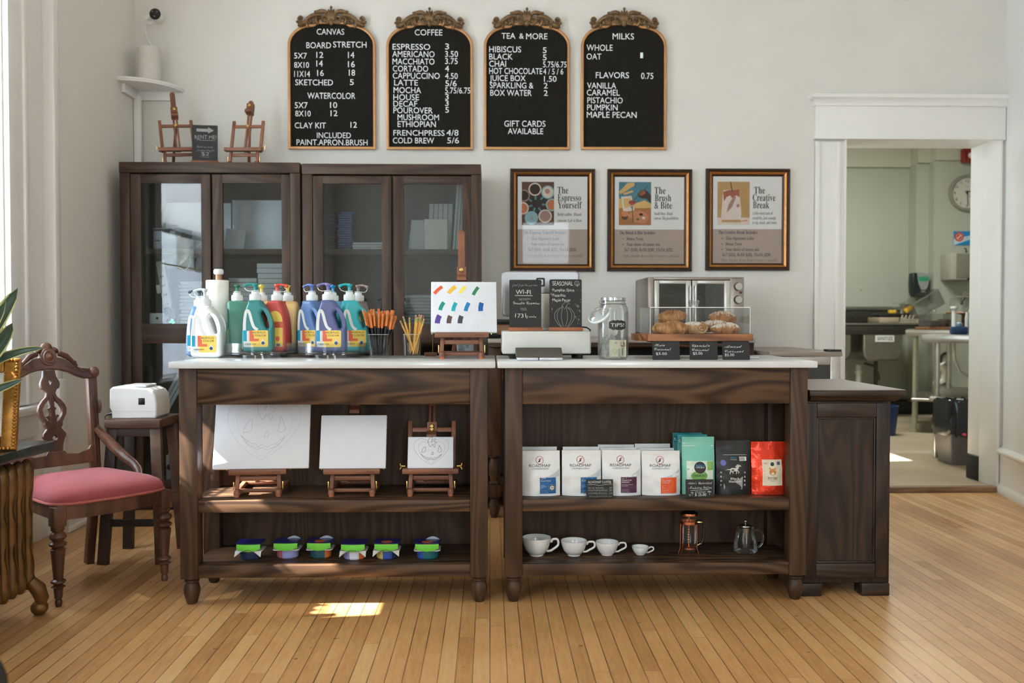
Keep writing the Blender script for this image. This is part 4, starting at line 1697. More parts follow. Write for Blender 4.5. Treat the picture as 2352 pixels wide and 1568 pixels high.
def p3(o, X, Z, y):
    common(o, X, Z, y, 1620, -1.5, [('The', 1731, 1756), ('Creative', 1728, 1780), ('Break', 1728.5, 1766)],
           [('A bite-sized taste of', 1728, 1774, 492), ('creativity. Just enough', 1728, 1781, 503), ('to sip, snack, and create.', 1728, 1784, 513.5)],
           ('The Creative Break Includes:', 1650, 1739.5), [('12oz Signature Latte', 1666.5, 1731, 550), ('House Treat', 1666.5, 1703.5, 563), ('Your choice of canvas size', 1666.5, 1743, 575.5)],
           ('5x7 ($24), 8x10 ($26), 11x14 ($28)', 1659, 1770, 588), ('Paint, brushes, & one hour to create — included', 1657, 1785.5, 600))
    R_ = (1647, 1721, 416.5, 515.5)
    q = lambda pts: [(X(a), Z(b)) for a, b in pts]
    o.mi = 17; rect(o, X(R_[0]), X(R_[1]), Z(R_[3]), Z(R_[2]), y - .0001)

    def go():
        o.mi = 7; rect(o, X(1647), X(1721), Z(515.5), Z(499), y - .0002)
        o.mi = 18; o.flat(q([(1660, 436), (1697, 434), (1702, 490), (1700, 508), (1690, 511), (1666, 511), (1657, 508), (1656, 492)]), y - .0003)
        o.mi = 19; o.flat(q([(1660, 440), (1672, 436), (1697, 434), (1698, 452), (1690, 448), (1682, 456), (1676, 448), (1668, 452), (1662, 462)]), y - .0004)
        o.mi = 9; o.flat(q([(1684, 450), (1690, 452), (1680, 476), (1668, 488), (1672, 470)]), y - .0005)
        o.flat(q([(1690, 470), (1697, 466), (1698, 474), (1692, 476)]), y - .0005)
        o.mi = 4; o.line2(q([(1682, 440), (1679, 430), (1677, 417)]), .006, y - .0006)
        o.mi = 17; rect(o, X(1657), X(1701), Z(510), Z(504), y - .0006)
        o.mi = 15; o.flat(q([(1702, 506), (1716, 504), (1716, 507), (1702, 508)]), y - .0006)
    clipped(o, X, Z, R_, go)


poster(1172, 1366, 389, 624, 'framed poster titled The Espresso Yourself with photo of coffee cups', p1)
poster(1394.5, 1588, 389, 623, 'framed poster titled The Brush & Bite with painted fork and palette', p2)
poster(1620, 1812, 387, 621, 'framed poster titled The Creative Break with an iced latte', p3)

# ================================================================== corner shelf, speaker, camera
cz_ = Zy(188, 5.45, 360)
t = thing('corner_shelf', 'white quarter round shelf in the corner above the cabinets', 'shelf', (STEPX, WALLY, cz_))
quarter = [(0, 0)] + [(.285 * math.cos(a), -.285 * math.sin(a)) for a in [i * PI / 2 / 14 for i in range(15)]]
part('board', TRIM, t, lambda m: (m.slab(quarter, -.022, 0), m.slab([(p[0] * 1.02, p[1] * 1.02) for p in quarter], -.012, -.004)))
part('support', TRIM, t, lambda m: (m.box(0, .022, -.22, 0, -.075, -.022, .003), m.box(0, .23, -.022, 0, -.075, -.022, .003),
                                    m.sphere((.06, -.022, -.05), (.006, .004, .006), 8, 5), m.sphere((.022, -.05, -.05), (.004, .006, .006), 8, 5)))
m = MB(); m.box(0, .043, -.03, 0, 0, cz_ - .05, .006)
o = struct('trim_7', m, TRIM)
o.location = (STEPX + .003, WALLY - .022, 0)
t = thing('speaker', 'white cylindrical speaker on the corner shelf', 'speaker', (STEPX + .125, WALLY - .125, cz_))
part('body', mat('white_speaker_cloth', (214, 210, 202), .6, var=.02), t, lambda m: m.lathe([(0, 0), (.055, 0), (.060, .004), (.062, .012), (.066, .016), (.066, .196), (.062, .203), (0, .205)], 36))
part('top_cap', TRIM, t, lambda m: m.lathe([(0, .2052), (.055, .2052), (.055, .207), (0, .2075)], 30))
cp = P(357, 33, WALLY - .10)
t = thing('security_camera', 'small white security camera with black lens face above the corner shelf', 'security camera', (cp.x, WALLY, cp.z))
part('mount', TRIM, t, lambda m: (m.lathe([(0, .012), (.03, .012), (.036, 0), (0, 0)], 20, (-.07, 0, .0), (0, -1, 0)), m.tube([(-.07, -.01, 0), (-.05, -.04, 0), (-.02, -.06, 0)], .009, 8)))
part('housing', TRIM, t, lambda m: m.lathe([(.0, 0), (.026, .0), (.033, .01), (.034, .06), (.033, .064)], 24, (0, -.04, 0), (0, -1, 0)))
part('lens_face', BLKP, t, lambda m: (m.lathe([(0, 0), (.033, 0), (.033, .004), (.026, .012), (0, .014)], 24, (0, -.104, 0), (0, -1, 0))))
part('sensor_dot', WHITE, t, lambda m: [m.sphere((a, -.116, b), .003, 6, 4) for a, b in ((-.012, .012), (.015, .010), (.0, -.016))])
m = MB(); m.tube([(0, 0, 0), (-.012, .01, -.05), (.0, .012, -.11), (.03, .0, -.16), (.045, -.01, -.20)], .003, 6)
solo('camera_cable', m, TRIM, 'thin white cable hanging from the security camera to the speaker', 'cable', (cp.x - .085, WALLY - .02, cp.z))

# ================================================================== what stands inside the cabinets
CAN_E = mat('canvas_edge', (206, 206, 204), .85, var=.05, scale=40)


def canvas_stack(px0, px1, py_top, n, Y, shelf, grp, label, d=.22, m_=CAN_E, ht=None, jit=.004):
    a, b = PX(px0, Y), PX(px1, Y)
    z0 = SHZ[shelf]
    H = Zy(py_top, Y, px0) - z0
    h = ht or H / n
    n = max(1, round(H / h))
    h = H / n
    o = MB(); o.box(-(b - a) / 2, (b - a) / 2, 0, d, .0008, h - .0012, .0015, 1)
    first = solo('blank_canvas' if m_ is CAN_E else 'boxed_canvas_panel', o, m_, label, 'canvas' if m_ is CAN_E else 'box', ((a + b) / 2, Y, z0), group=grp)
    for k in range(1, n):
        c = first.copy(); COL.objects.link(c)
        c.location = ((a + b) / 2 + random.uniform(-jit, jit), Y + random.uniform(-jit, jit), z0 + k * h)


canvas_stack(413, 464, 645, 12, 5.26, 1, 'canvases stacked behind the left pane of the left cabinet', 'white canvas in the stack behind the lower left pane of the left cabinet')
canvas_stack(592, 650, 604, 12, 5.26, 1, 'tall stack of canvases in the left cabinet', 'white canvas in the tall stack behind the right door of the left cabinet')
canvas_stack(526, 590, 638, 10, 5.27, 1, 'second stack of canvases behind the paint bottles', 'white canvas in the stack just above the green paint bottles, left cabinet')
canvas_stack(929, 1004, 677, 9, 5.24, 1, 'canvases stacked behind the swatch canvas', 'white canvas in the stack behind the pencils, right cabinet')
canvas_stack(842, 882, 714, 4, 5.23, 1, 'low stack of canvases behind the paintbrushes', 'white canvas in the low stack behind the paintbrushes')
canvas_stack(811, 903, 556, 3, 5.22, 0, 'flat white canvases beside the blue boxes', 'flat white canvas lying beside the stack of blue boxes')
BLUE = mat('dark_blue_box', (44, 64, 118), .5, var=.1)
BLUE2 = mat('navy_box', (30, 42, 92), .5, var=.1)
canvas_stack(748, 771, 484, 20, 5.30, 0, 'navy boxes at the edge of the right cabinet', 'thin navy box in the left stack behind the right cabinet pane', .16, BLUE2)
canvas_stack(777, 810, 491, 16, 5.24, 0, 'blue boxes in the right cabinet', 'thin blue box in the stack beside the flat white canvases', .16, BLUE)
m = MB(); m.box(-.042, .042, 0, .16, 0, .011, .002)
solo('boxed_canvas_panel', m, BLUE, 'blue box lying crooked on top of the blue stack', 'box', (PX(801, 5.235), 5.235, Zy(491, 5.235, 800) + .0005))


def lean_canvas(px0, px1, top, Y, shelf, label, thick=.018, tilt_=.06, yaw=0.0, grp=None, name='blank_canvas', shear=0.0, m_=None):
    a, b = PX(px0, Y), PX(px1, Y)
    H = Zy(top, Y, px0) - SHZ[shelf]
    o = MB(); o.box(-(b - a) / 2, (b - a) / 2, 0, thick, 0, H, .002, 1)
    return solo(name, o, m_ or CANV, label, 'canvas', ((a + b) / 2, Y, SHZ[shelf] + .001), (-tilt_, shear, yaw), group=grp)


lean_canvas(534, 650, 459, 5.42, 0, 'large white canvas standing at the back of the left cabinet', tilt_=.03)
lean_canvas(517, 560, 526, 5.30, 0, 'small white canvas leaning in front of the large one, left cabinet', tilt_=.1, yaw=.25, shear=.10)
lean_canvas(514, 532, 466, 5.46, 0, 'narrow white canvas behind the small one, left cabinet', tilt_=.03)
lean_canvas(382, 466, 465, 5.47, 0, 'tall white canvas behind the dark box, left cabinet', tilt_=.02)
lean_canvas(975, 1028, 503, 5.24, 0, 'cream canvas standing upright in front of the leaning row, right cabinet', tilt_=.03, m_=mat('cream_canvas', (232, 228, 216), .8))
for k in range(6):
    lean_canvas(938 + k * 6, 945 + k * 6, 505, 5.27, 0, 'white canvas in the slanted row left of the cream canvas, right cabinet', .2, .0, 0, 'slanted row of canvases in the right cabinet', 'blank_canvas', .10, CAN_E)
for k in range(5):
    lean_canvas(982 + k * 11, 992 + k * 11, 468, 5.40, 0, 'taller white canvas standing behind the cream one, right cabinet', .14, .0, 0, 'tall canvases behind the cream canvas', 'blank_canvas', .04, CAN_E)
for k in range(3):
    lean_canvas(1039 + k * 7, 1045 + k * 7, 424, 5.30, 0, 'tallest white canvas leaning against the right end of the right cabinet', .2, .0, 0, 'tallest canvases in the right cabinet', 'blank_canvas', .07, CAN_E)
# the dark parcel, power strip, router and cable behind the left pane
zs = SHZ[0]
t = thing('dark_parcel', 'dark box with pale printed labels on the upper shelf of the left cabinet', 'box', (PX(385, 5.30), 5.30, zs), (0, 0, R(-8)))
part('carton', mat('charcoal_box', (52, 54, 60), .5), t, lambda m: m.box(-.085, .085, 0, .14, 0, .125, .003))
part('label', mat('pale_lilac_label', (176, 172, 184), .6), t, lambda m: (m.box(-.08, -.03, -.0015, 0, .01, .11), m.box(-.086, .086, -.001, .13, .122, .127), m.box(.02, .05, -.0015, 0, .07, .11)))
part('print', INK, t, lambda m: m.box(-.072, -.04, -.0025, -.001, .052, .058))
z1 = SHZ[1]
t = thing('power_strip', 'cream power strip leaning upright inside the left cabinet', 'power strip', (PX(392, 5.27), 5.27, z1), (R(-10), R(-13), 0))
part('body', mat('aged_cream_plastic', (206, 198, 180), .5), t, lambda m: m.box(-.024, .024, 0, .035, 0, .38, .005))
part('socket', INK, t, lambda m: [m.box(-.010 + dx, -.004 + dx, -.001, .001, z, z + .012) for z in (.06, .115, .17, .225, .28) for dx in (0, .012)])
part('switch', mat('cream_switch', (222, 214, 198), .5), t, lambda m: m.box(-.042, -.018, -.012, .012, .19, .24, .004))
part('plug', BLKP, t, lambda m: (m.sphere((.0, -.018, .075), (.022, .02, .024)), m.tube([(0, -.03, .07), (.02, -.05, .03), (.0, -.05, .005)], .006, 7)))
t = thing('router', 'small white router beside the power strip in the left cabinet', 'router', (PX(361, 5.25), 5.25, z1))
part('body', WHITE, t, lambda m: m.box(-.045, .045, 0, .06, 0, .064, .006))
part('button', BLKP, t, lambda m: m.sphere((0, -.001, .034), (.008, .004, .008), 8, 5))
t = thing('modem', 'tiny black modem with glowing green lights beside the router', 'modem', (PX(394, 5.22), 5.22, z1))
part('body', BLKP, t, lambda m: m.box(-.018, .018, 0, .05, 0, .034, .003))
part('indicator_light', emit('green_indicator', (40, 255, 150), 5.0), t, lambda m: (m.sphere((.004, -.002, .024), .006, 8, 5), m.sphere((.009, -.002, .010), .006, 8, 5), m.sphere((-.007, -.002, .012), .004, 8, 5)))
m = MB()
a = P(463, 560, 5.28)
m.tube([tuple(P(px, py, Y) - a) for px, py, Y in ((463, 559, 5.28), (448, 568, 5.27), (432, 585, 5.26), (428, 592, 5.26))], [.003, .003, .004, .005], 7)
m.tube([tuple(P(px, py, Y) - a) for px, py, Y in ((428, 592, 5.26), (416, 604, 5.26), (413, 607, 5.26))], [.007, .006, .002], 8)
m.tube([tuple(P(px, py, Y) - a) for px, py, Y in ((436, 586, 5.27), (437, 600, 5.27), (432, 615, 5.27), (424, 621, 5.27), (408, 613, 5.28), (380, 608, 5.29))], .0028, 7)
solo('charging_cable', m, WHITE, 'white charging cable dangling behind the glass of the left cabinet', 'cable', a)
# stored big canvases and a power adapter behind the lower left glass
for k in range(3):
    mm = MB()
    x0, x1 = PX(366 + 9 * k, 5.30), PX(440 + 9 * k, 5.30)
    z0, zt_ = SHZ[2], .90
    mm.prism([(x0, z0), (x0 + .02, z0), (x0 + .22, zt_), (x0 + .20, zt_)], 5.22 + .006 * k, 5.50)
    solo('blank_canvas', mm, CAN_E, 'large white canvas slanting behind the lower pane of the left cabinet', 'canvas', group='large canvases slanting in the lower left cabinet')
t = thing('power_adapter', 'white socket box with black plug low in the left cabinet', 'adapter', (PX(392, 5.25), 5.25, SHZ[3]))
part('body', WHITE, t, lambda m: m.box(-.035, .035, 0, .06, 0, .16, .006))
part('plug', BLKP, t, lambda m: (m.sphere((-.008, -.01, .09), (.018, .02, .018)), m.sphere((.012, -.002, .055), (.005, .003, .005), 6, 4), m.sphere((.012, -.002, .115), (.006, .003, .006), 6, 4)))

# ================================================================== table easels and canvases
def smooth2(pts, n=5, closed=False):
    out = []
    P_ = [Vector(p) for p in pts]
    N = len(P_)
    at = (lambda i: P_[i % N]) if closed else (lambda i: P_[min(max(i, 0), N - 1)])
    for i in range(N if closed else N - 1):
        a, b, c, d = at(i - 1), at(i), at(i + 1), at(i + 2)
        for k in range(n):
            u = k / n
            out.append(tuple(.5 * ((2 * b) + (c - a) * u + (2 * a - 5 * b + 4 * c - d) * u * u + (3 * b - a - 3 * c + d) * u ** 3)))
    if not closed:
        out.append(tuple(P_[-1]))
    return out


TILT = R(17)


def easel(loc, label, rot=(0, 0, 0), mast_h=.30, clamp_h=None, cap_h=0.0, sc=1.0, group='wooden table easels'):
    """local: base on z = 0, the viewer in -y.  mast_h: top of the mast above the tray; clamp_h: bottom of the clamp block above the tray"""
    t = thing('table_easel', label, 'easel', loc, rot, group)
    tz = .085

    def base(m):
        for s in (-1, 1):
            m.bar((s * .078, -.055, .018), (s * .086, .17, .016), .018, .018, .003, (0, 0, 1))
            m.lathe([(0, .026), (.010, .025), (.012, .018), (.012, .008), (.0, .008)], 14, (s * .078, -.055, 0))
        m.mi = 1
        m.box(-.075, .075, -.028, -.014, .011, .025, .003)
        m.box(-.085, .085, .15, .165, .010, .024, .003)
        m.mi = 2
        for s in (-1, 1):
            m.lathe([(0, 0), (.009, 0), (.010, .009), (0, .009)], 12, (s * .078, -.055, 0))
    build('base_frame', (lambda m: (base(m), m)[1])(MB()), [EASZ, EASX, mat('orange_felt_pad', (196, 108, 66), .8)], t)

    def lower(m):
        for s in (-1, 1):
            m.bar((s * .080, -.038, .026), (s * .076, -.028, tz - .002), .016, .016, .003)
        m.mi = 1
        m.box(-.070, .070, -.034, -.020, tz - .028, tz - .010, .003)
    build('lower_frame', (lambda m: (lower(m), m)[1])(MB()), [EASZ, EASX], t)

    def tray(m):
        m.box(-.108, .108, -.062, -.018, tz, tz + .020, .003)
        m.mi = 1
        m.text('VIEWIN', .052, .088, tz + .007, .006, -.0623)
    build('tray', (lambda m: (tray(m), m)[1])(MB()), [EASX, CARVE], t)
    for s in (-1, 1):
        part('hinge', BRASS, t, lambda m: (m.box(s * .092 - .002, s * .092 + .002, -.040, -.034, .022, .055, .0008), m.tube([(s * .092, -.037, .05), (s * .094, -.03, .03), (s * .09, -.045, .02)], .0018, 5)))
        part('wing_nut', BRASS, t, lambda m: (m.cyl((s * .100, -.02, tz + .024), (s * .114, -.02, tz + .024), .004, n=8),
                                              m.bar((s * .114, -.02, tz + .018), (s * .120, -.02, tz + .036), .003, .007), m.bar((s * .114, -.02, tz + .028), (s * .120, -.02, tz + .012), .003, .007)))
    T = Matrix.Translation((0, -.028, tz + .018)) @ Matrix.Rotation(-TILT, 4, 'X')

    def up(name, mats, fn):
        m = MB(); m.X = T; fn(m)
        return build(name, m, mats, t)
    for s in (-1, 1):
        up('upright', EASZ, lambda m: m.box(s * .0855 - .0085, s * .0855 + .0085, .022, .034, -.01, .190, .002))
    up('crossbar', EASX, lambda m: m.box(-.077, .077, .024, .034, .146, .164, .002))

    def mast(m):
        hm = mast_h
        slot = min(hm - .03, .26)
        m.box(-.014, -.0035, .030, .044, .0, slot, .002)
        m.box(.0035, .014, .030, .044, .0, slot, .002)
        m.plate([(-.014, slot - .008), (.014, slot - .008), (.014, hm - .014)] + [(.014 * math.cos(a), hm - .014 + .014 * math.sin(a)) for a in [i * PI / 8 for i in range(1, 8)]] + [(-.014, hm - .014)], (), .028, .044, .002)
        m.box(-.014, .014, .030, .044, -.004, .02, .002)
    up('mast', EASZ, mast)
    up('knob', BRASS, lambda m: (m.lathe([(0, .018), (.006, .018), (.009, .015), (.009, .006), (.011, .004), (.011, 0), (0, 0)], 18, (0, .030, .155), (0, -1, 0)), m.box(-.005, .005, .010, .014, .1535, .1565)))
    if clamp_h is not None:
        def clamp(m):
            m.loft([[(x, y, z) for x, y in ((-.019, y0), (.019, y0), (.019, .048), (-.019, .048))] for y0, z in ((-.006, clamp_h), (-.006, clamp_h + .014), (.018, clamp_h + .034), (.018, clamp_h + .068))])
        c = up('clamp_block', EASX, clamp)
        m = MB(); m.X = T
        m.lathe([(0, .012), (.006, .012), (.0085, .010), (.0085, 0), (0, 0)], 18, (0, .018, clamp_h + .050), (0, -1, 0))
        build('knob', m, BRASS, c)
    part('back_strut', EASZ, t, lambda m: m.bar((0.0, .062, tz + .15), (-.035, .155, .02), .016, .010, .002))
    return t


def on_easel(ex, ey, ez, w, h, label, paint=None, mats=(), yaw=0.0, th=.018, dx=0.0, edge=None, dz=.0):
    """a canvas standing on an easel tray, leaning back with it"""
    t = thing('canvas', label, 'canvas', (ex, ey, ez), (0, 0, yaw))
    T = Matrix.Translation((dx, -.050, .106 + dz)) @ Matrix.Rotation(-TILT, 4, 'X')
    m = MB(); m.X = T
    m.box(-w / 2, w / 2, 0, th, 0, h, .003)
    build('stretched_canvas', m, CANV, t)
    if paint:
        m = MB(); m.X = T
        paint(m, w, h)
        build('drawing', m, list(mats), t)
    return t


PENC = mat('pencil_line', (204, 205, 212), .9)
PENCD = mat('darker_pencil_line', (178, 180, 188), .9)


def heart_pumpkin(m, w, h, face=True, lw=.0012, bold=1):
    y = -.0004
    s = min(w / .3556, h / .279)

    def q(pts):
        return [(px * w, pz * h) for px, pz in pts]

    def L(pts, k=1.0):
        m.line2(q(smooth2(pts, 6)), lw * k, y)
    m.mi = 0
    L([(-.02, .80), (-.12, .92), (-.26, .93), (-.36, .80), (-.36, .62), (-.28, .42), (-.15, .24), (.01, .12)])
    L([(.06, .82), (.16, .92), (.30, .93), (.39, .80), (.39, .62), (.31, .44), (.18, .27), (.01, .12)])
    L([(-.04, .80), (-.18, .84), (-.27, .70), (-.24, .50), (-.14, .34), (-.02, .18)], .8)
    L([(.08, .80), (.22, .84), (.31, .70), (.28, .50), (.18, .34), (.04, .18)], .8)
    m.mi = 1
    L([(-.04, .74), (-.06, .86), (-.02, .96), (.04, .99), (.02, .90), (.10, .94), (.07, .86), (.13, .82), (.05, .74)])
    L([(-.04, .74), (0, .68), (.04, .76), (.08, .66), (.10, .74)])
    L([(0, .82), (.04, .88), (.02, .80)])
    # face
    L([(-.20, .50), (-.17, .62), (-.12, .68), (-.11, .58), (-.13, .52), (-.20, .50)])
    L([(.16, .52), (.18, .66), (.19, .72), (.23, .60), (.24, .54), (.20, .50), (.16, .52)])
    L([(.02, .44), (.045, .52), (.065, .47), (.05, .43), (.02, .44)])
    L([(-.22, .46), (-.12, .36), (-.06, .34), (-.04, .30), (.0, .33), (.06, .30), (.09, .33), (.14, .34), (.24, .44)])
    L([(-.22, .46), (-.14, .33), (-.08, .30), (-.05, .26), (0, .29), (.06, .26), (.10, .28), (.17, .32), (.24, .44)])


# on top of the left cabinet
TOPC = Zy(373, CY, 400)
e1 = P(414, 371, 5.32)
easel((e1.x, 5.32, TOPC), 'table easel with tallest mast, leftmost on top of the cabinet', (0, R(-5), R(20)), .375, .205)
e2 = P(565, 372, 5.32)
easel((e2.x, 5.32, TOPC), 'table easel right of the rent me chalkboard on top of the cabinet', (0, 0, R(-4)), .325, .235)

# counter easel with the paint swatch card
ce = PZ(1060, 822, TOPZ)
CEY = 3.70
cex = PX(1060, 3.68)
easel((cex, CEY, TOPZ), 'table easel on the worktop holding the colour swatch canvas', (0, 0, R(2)), .455, .222)
SW = [mat('swatch_%s' % n, c, .6, var=.05) for n, c in (
    ('orange_red', (226, 92, 52)), ('golden_yellow', (242, 190, 62)), ('lemon', (244, 224, 92)), ('green', (44, 128, 82)), ('teal_green', (0, 146, 130)), ('turquoise', (0, 168, 178)),
    ('sky_blue', (0, 128, 186)), ('blue', (0, 88, 164)), ('violet', (88, 66, 152)), ('umber', (92, 72, 66)), ('charcoal', (66, 66, 72)))]


def swatches(m, w, h):
    y = -.0005

    def U(px, py):      # picture position to the canvas face
        v = (py - 656) / (772 - 656)
        left = 998 - 10 * v
        right = 1145 - 8 * v
        u = (px - left) / (right - left)
        return (-w / 2 + u * w, h * (1 - v))
    data = [((1003, 684), (1012, 673), (1022, 668), 8), ((1035, 683), (1043, 673), (1052, 667), 9), ((1061, 683), (1066, 673), (1074, 668), 8), ((1090, 687), (1096, 676), (1103, 669), 8),
            ((1013, 722), (1016, 711), (1023, 704), 9), ((1042, 724), (1044, 713), (1050, 705), 9), ((1070, 724), (1073, 713), (1079, 705), 9), ((1104, 724), (1104, 713), (1108, 705), 11),
            ((1004, 752), (1006, 741), (1011, 734), 12), ((1030, 752), (1031, 742), (1035, 735), 11), ((1055, 752), (1056, 742), (1060, 735), 11)]
    for i, (a, b, c, wd) in enumerate(data):
        m.mi = i
        pts = [Vector(U(*a)), Vector(U(*b)), Vector(U(*c))]
        P_ = []
        for k in range(9):
            u = k / 8
            P_.append(tuple(pts[0] * (1 - u) ** 2 + pts[1] * 2 * u * (1 - u) + pts[2] * u * u))
        m.line2(P_, wd * .00172, y)
    m.mi = 11
    for (s, x0, x1, yb) in (('warm red', 999, 1025, 690), ('mid yellow', 1032, 1055, 690), ('lemon', 1058, 1071, 690), ('yellow', 1064, 1078, 694), ('sap green', 1088, 1112, 693),
                            ('permanent green', 1002, 1033, 727), ('turquoise', 1038, 1059, 728), ('blue', 1048, 1056, 733), ('cerulean', 1066, 1084, 729), ('blue', 1070, 1078, 733), ('primary', 1096, 1112, 729), ('blue', 1105, 1116, 733),
                            ('ultra', 996, 1012, 757), ('violet', 1003, 1014, 762), ('burnt', 1023, 1036, 758), ('umber', 1027, 1042, 763), ('black', 1049, 1061, 759), ('titanium', 1076, 1098, 758), ('white', 1082, 1097, 763)):
        a, b = U(x0, yb), U(x1, yb)
        m.text(s, a[0], b[0], a[1], .0042, y, 'script', wob=.1)


on_easel(cex + .005, CEY, TOPZ, .264, .213, 'white canvas with rows of painted colour swatches on the worktop easel', swatches, SW + [PENC], R(2), dx=.004)

# three easels on the left cart's middle shelf
SZ1 = .393
ey = 3.56
spots = []
for px, lab, yaw, mh, ch in ((590, 'table easel under the big heart pumpkin drawing, left end of the shelf', R(5), .30, None),
                             (808, 'table easel under the blank canvas in the middle of the shelf', R(1), .32, .215),
                             (989, 'table easel under the smallest canvas, right end of the shelf', 0, .30, .116)):
    x = PX(px, ey - .03)
    spots.append(x)
    easel((x, ey, SZ1), lab, (0, 0, yaw), mh, ch)
on_easel(spots[0] + .0, ey, SZ1, .362, .282, 'large canvas with pencilled heart shaped pumpkin face on the shelf', heart_pumpkin, [PENC, PENCD], R(4), dx=.012)
on_easel(spots[1] + .0, ey, SZ1, .254, .208, 'blank white canvas on the middle easel of the left cart', None, (), R(1), dx=.002)
on_easel(spots[2], ey, SZ1, .176, .122, 'smallest canvas with pencilled pumpkin face on the right easel',
         lambda m, w, h: heart_pumpkin(m, w, h, True, .0012), [PENCD, INKG], 0, dx=-.001)

# ================================================================== paint bottles and turntables
LABY = mat('label_yellow', (240, 202, 92), .5)
LABO = mat('label_coral', (226, 104, 72), .5)
LABC = mat('label_cyan', (0, 150, 184), .5)
LABN = mat('label_navy', (44, 74, 118), .5)
MILKY = thin_glass('milky_cap_plastic', (.86, .88, .88), .12, .3, .5, .9)
CAPM = mat('frosted_cap', (226, 230, 228), .4, var=.03)


def pump_mat(c):
    return mat('pump_%d_%d_%d' % c, c, .3)


def bottle_body(m):
    W_ = .126
    L = [(.15, 0), (.09, .008), (.045, .028), (.012, .055), (0, .095), (0, .25), (.006, .38), (.03, .58), (.08, .74), (.145, .87), (.20, .95), (.225, 1.0)]
    Rr = [(.565, 1.0), (.64, .955), (.75, .875), (.86, .77), (.945, .64), (.99, .50), (1.0, .36), (1.0, .095), (.988, .055), (.955, .028), (.91, .008), (.85, 0)]
    Hh = .212
    outer = [((x - .395) * W_, z * Hh) for x, z in L + Rr]
    hole = [(.62, .76), (.68, .80), (.76, .775), (.83, .70), (.875, .60), (.875, .51), (.835, .465), (.775, .475), (.72, .54), (.665, .64), (.625, .71)]
    hl = smooth2([((x - .395) * W_, z * Hh) for x, z in hole], 4, True)
    m.plate(smooth2(outer, 4), [hl], -.042, .042, .013, 3)


def front_label(m):
    y = -.0428
    x = lambda u: (u - .395) * .126
    rr = lambda a, b, c, d, k: m.flat([(x(a), c), (x(b), c), (x(b), d), (x(a), d)], y - .0002 * k)

    def rnd(a, b, c, d, r, k):
        pts = []
        for cx_, cz2, s0 in ((b - r / .126, d - r, 0), (a + r / .126, d - r, PI / 2), (a + r / .126, c + r, PI), (b - r / .126, c + r, 1.5 * PI)):
            pts += [(x(cx_) + r * math.cos(s0 + i * PI / 8), cz2 + r * math.sin(s0 + i * PI / 8)) for i in range(5)]
        m.flat(pts, y - .0002 * k)
    m.mi = 0
    rnd(.07, .56, .022, .088, .006, 1)          # white card
    m.line2(smooth2([(x(.105), .088), (x(.11), .125), (x(.15), .163), (x(.21), .170), (x(.27), .158), (x(.33), .128), (x(.40), .104), (x(.52), .092)]), .0115, y - .0001)
    m.mi = 1
    rnd(.30, .85, .022, .090, .006, 2)          # yellow panel
    m.mi = 2
    rr(.26, .30, .056, .090, 3); rr(.26, .56, .046, .056, 3); rr(.30, .40, .056, .074, 3); rr(.30, .36, .074, .090, 3)
    m.mi = 0
    rr(.245, .256, .0445, .088, 5)
    m.mi = 3
    rr(.07, .175, .046, .090, 3)
    m.mi = 4
    m.text('ACRYLIC', x(.36), x(.79), .0775, .0075, y - .001)
    m.text('COLOR', x(.43), x(.79), .0655, .0075, y - .001)
    m.text('MEEDEN', x(.13), x(.46), .031, .0062, y - .001)
    m.mi = 0
    m.disc(x(.69), .040, .0085, y - .0010, 18); m.flat([(x(.66), .047), (x(.72), .047), (x(.69), .057)], y - .0010)
    m.mi = 5
    m.disc(x(.69), .0385, .0068, y - .0012, 18)


def back_label(m):
    y = .0428
    x = lambda u: (u - .395) * .126
    m.mi = 1
    m.flat([(x(.07), .022), (x(.60), .022), (x(.60), .10), (x(.07), .10)], y)
    m.flat([(x(.07), .125)] + [(x(.335) + .0335 * math.cos(a), .125 + .045 * math.sin(a)) for a in [PI - i * PI / 12 for i in range(13)]] + [(x(.60), .125)], y)
    m.mi = 2
    m.flat([(x(.07), .10), (x(.60), .10), (x(.60), .122), (x(.07), .122)], y)
    o = MB(); o.mi = 4
    o.text('ACRYLIC', -.028, .022, .1125, .0065, -y - .001)
    o.text('COLOR', -.004, .022, .1025, .0065, -y - .001)
    R180 = Matrix.Rotation(PI, 4, 'Z')
    old = m.X
    m.X = R180 @ Matrix.Translation((x(.335) * -1, 0, 0))
    m.mi = 4; m.add(o.v, o.f)
    m.mi = 2; m.disc(.012, .055, .010, -y - .001, 18)
    m.mi = 5; m.flat([(.006, .024), (.022, .024), (.022, .034), (.006, .034)], -y - .001)
    m.X = old


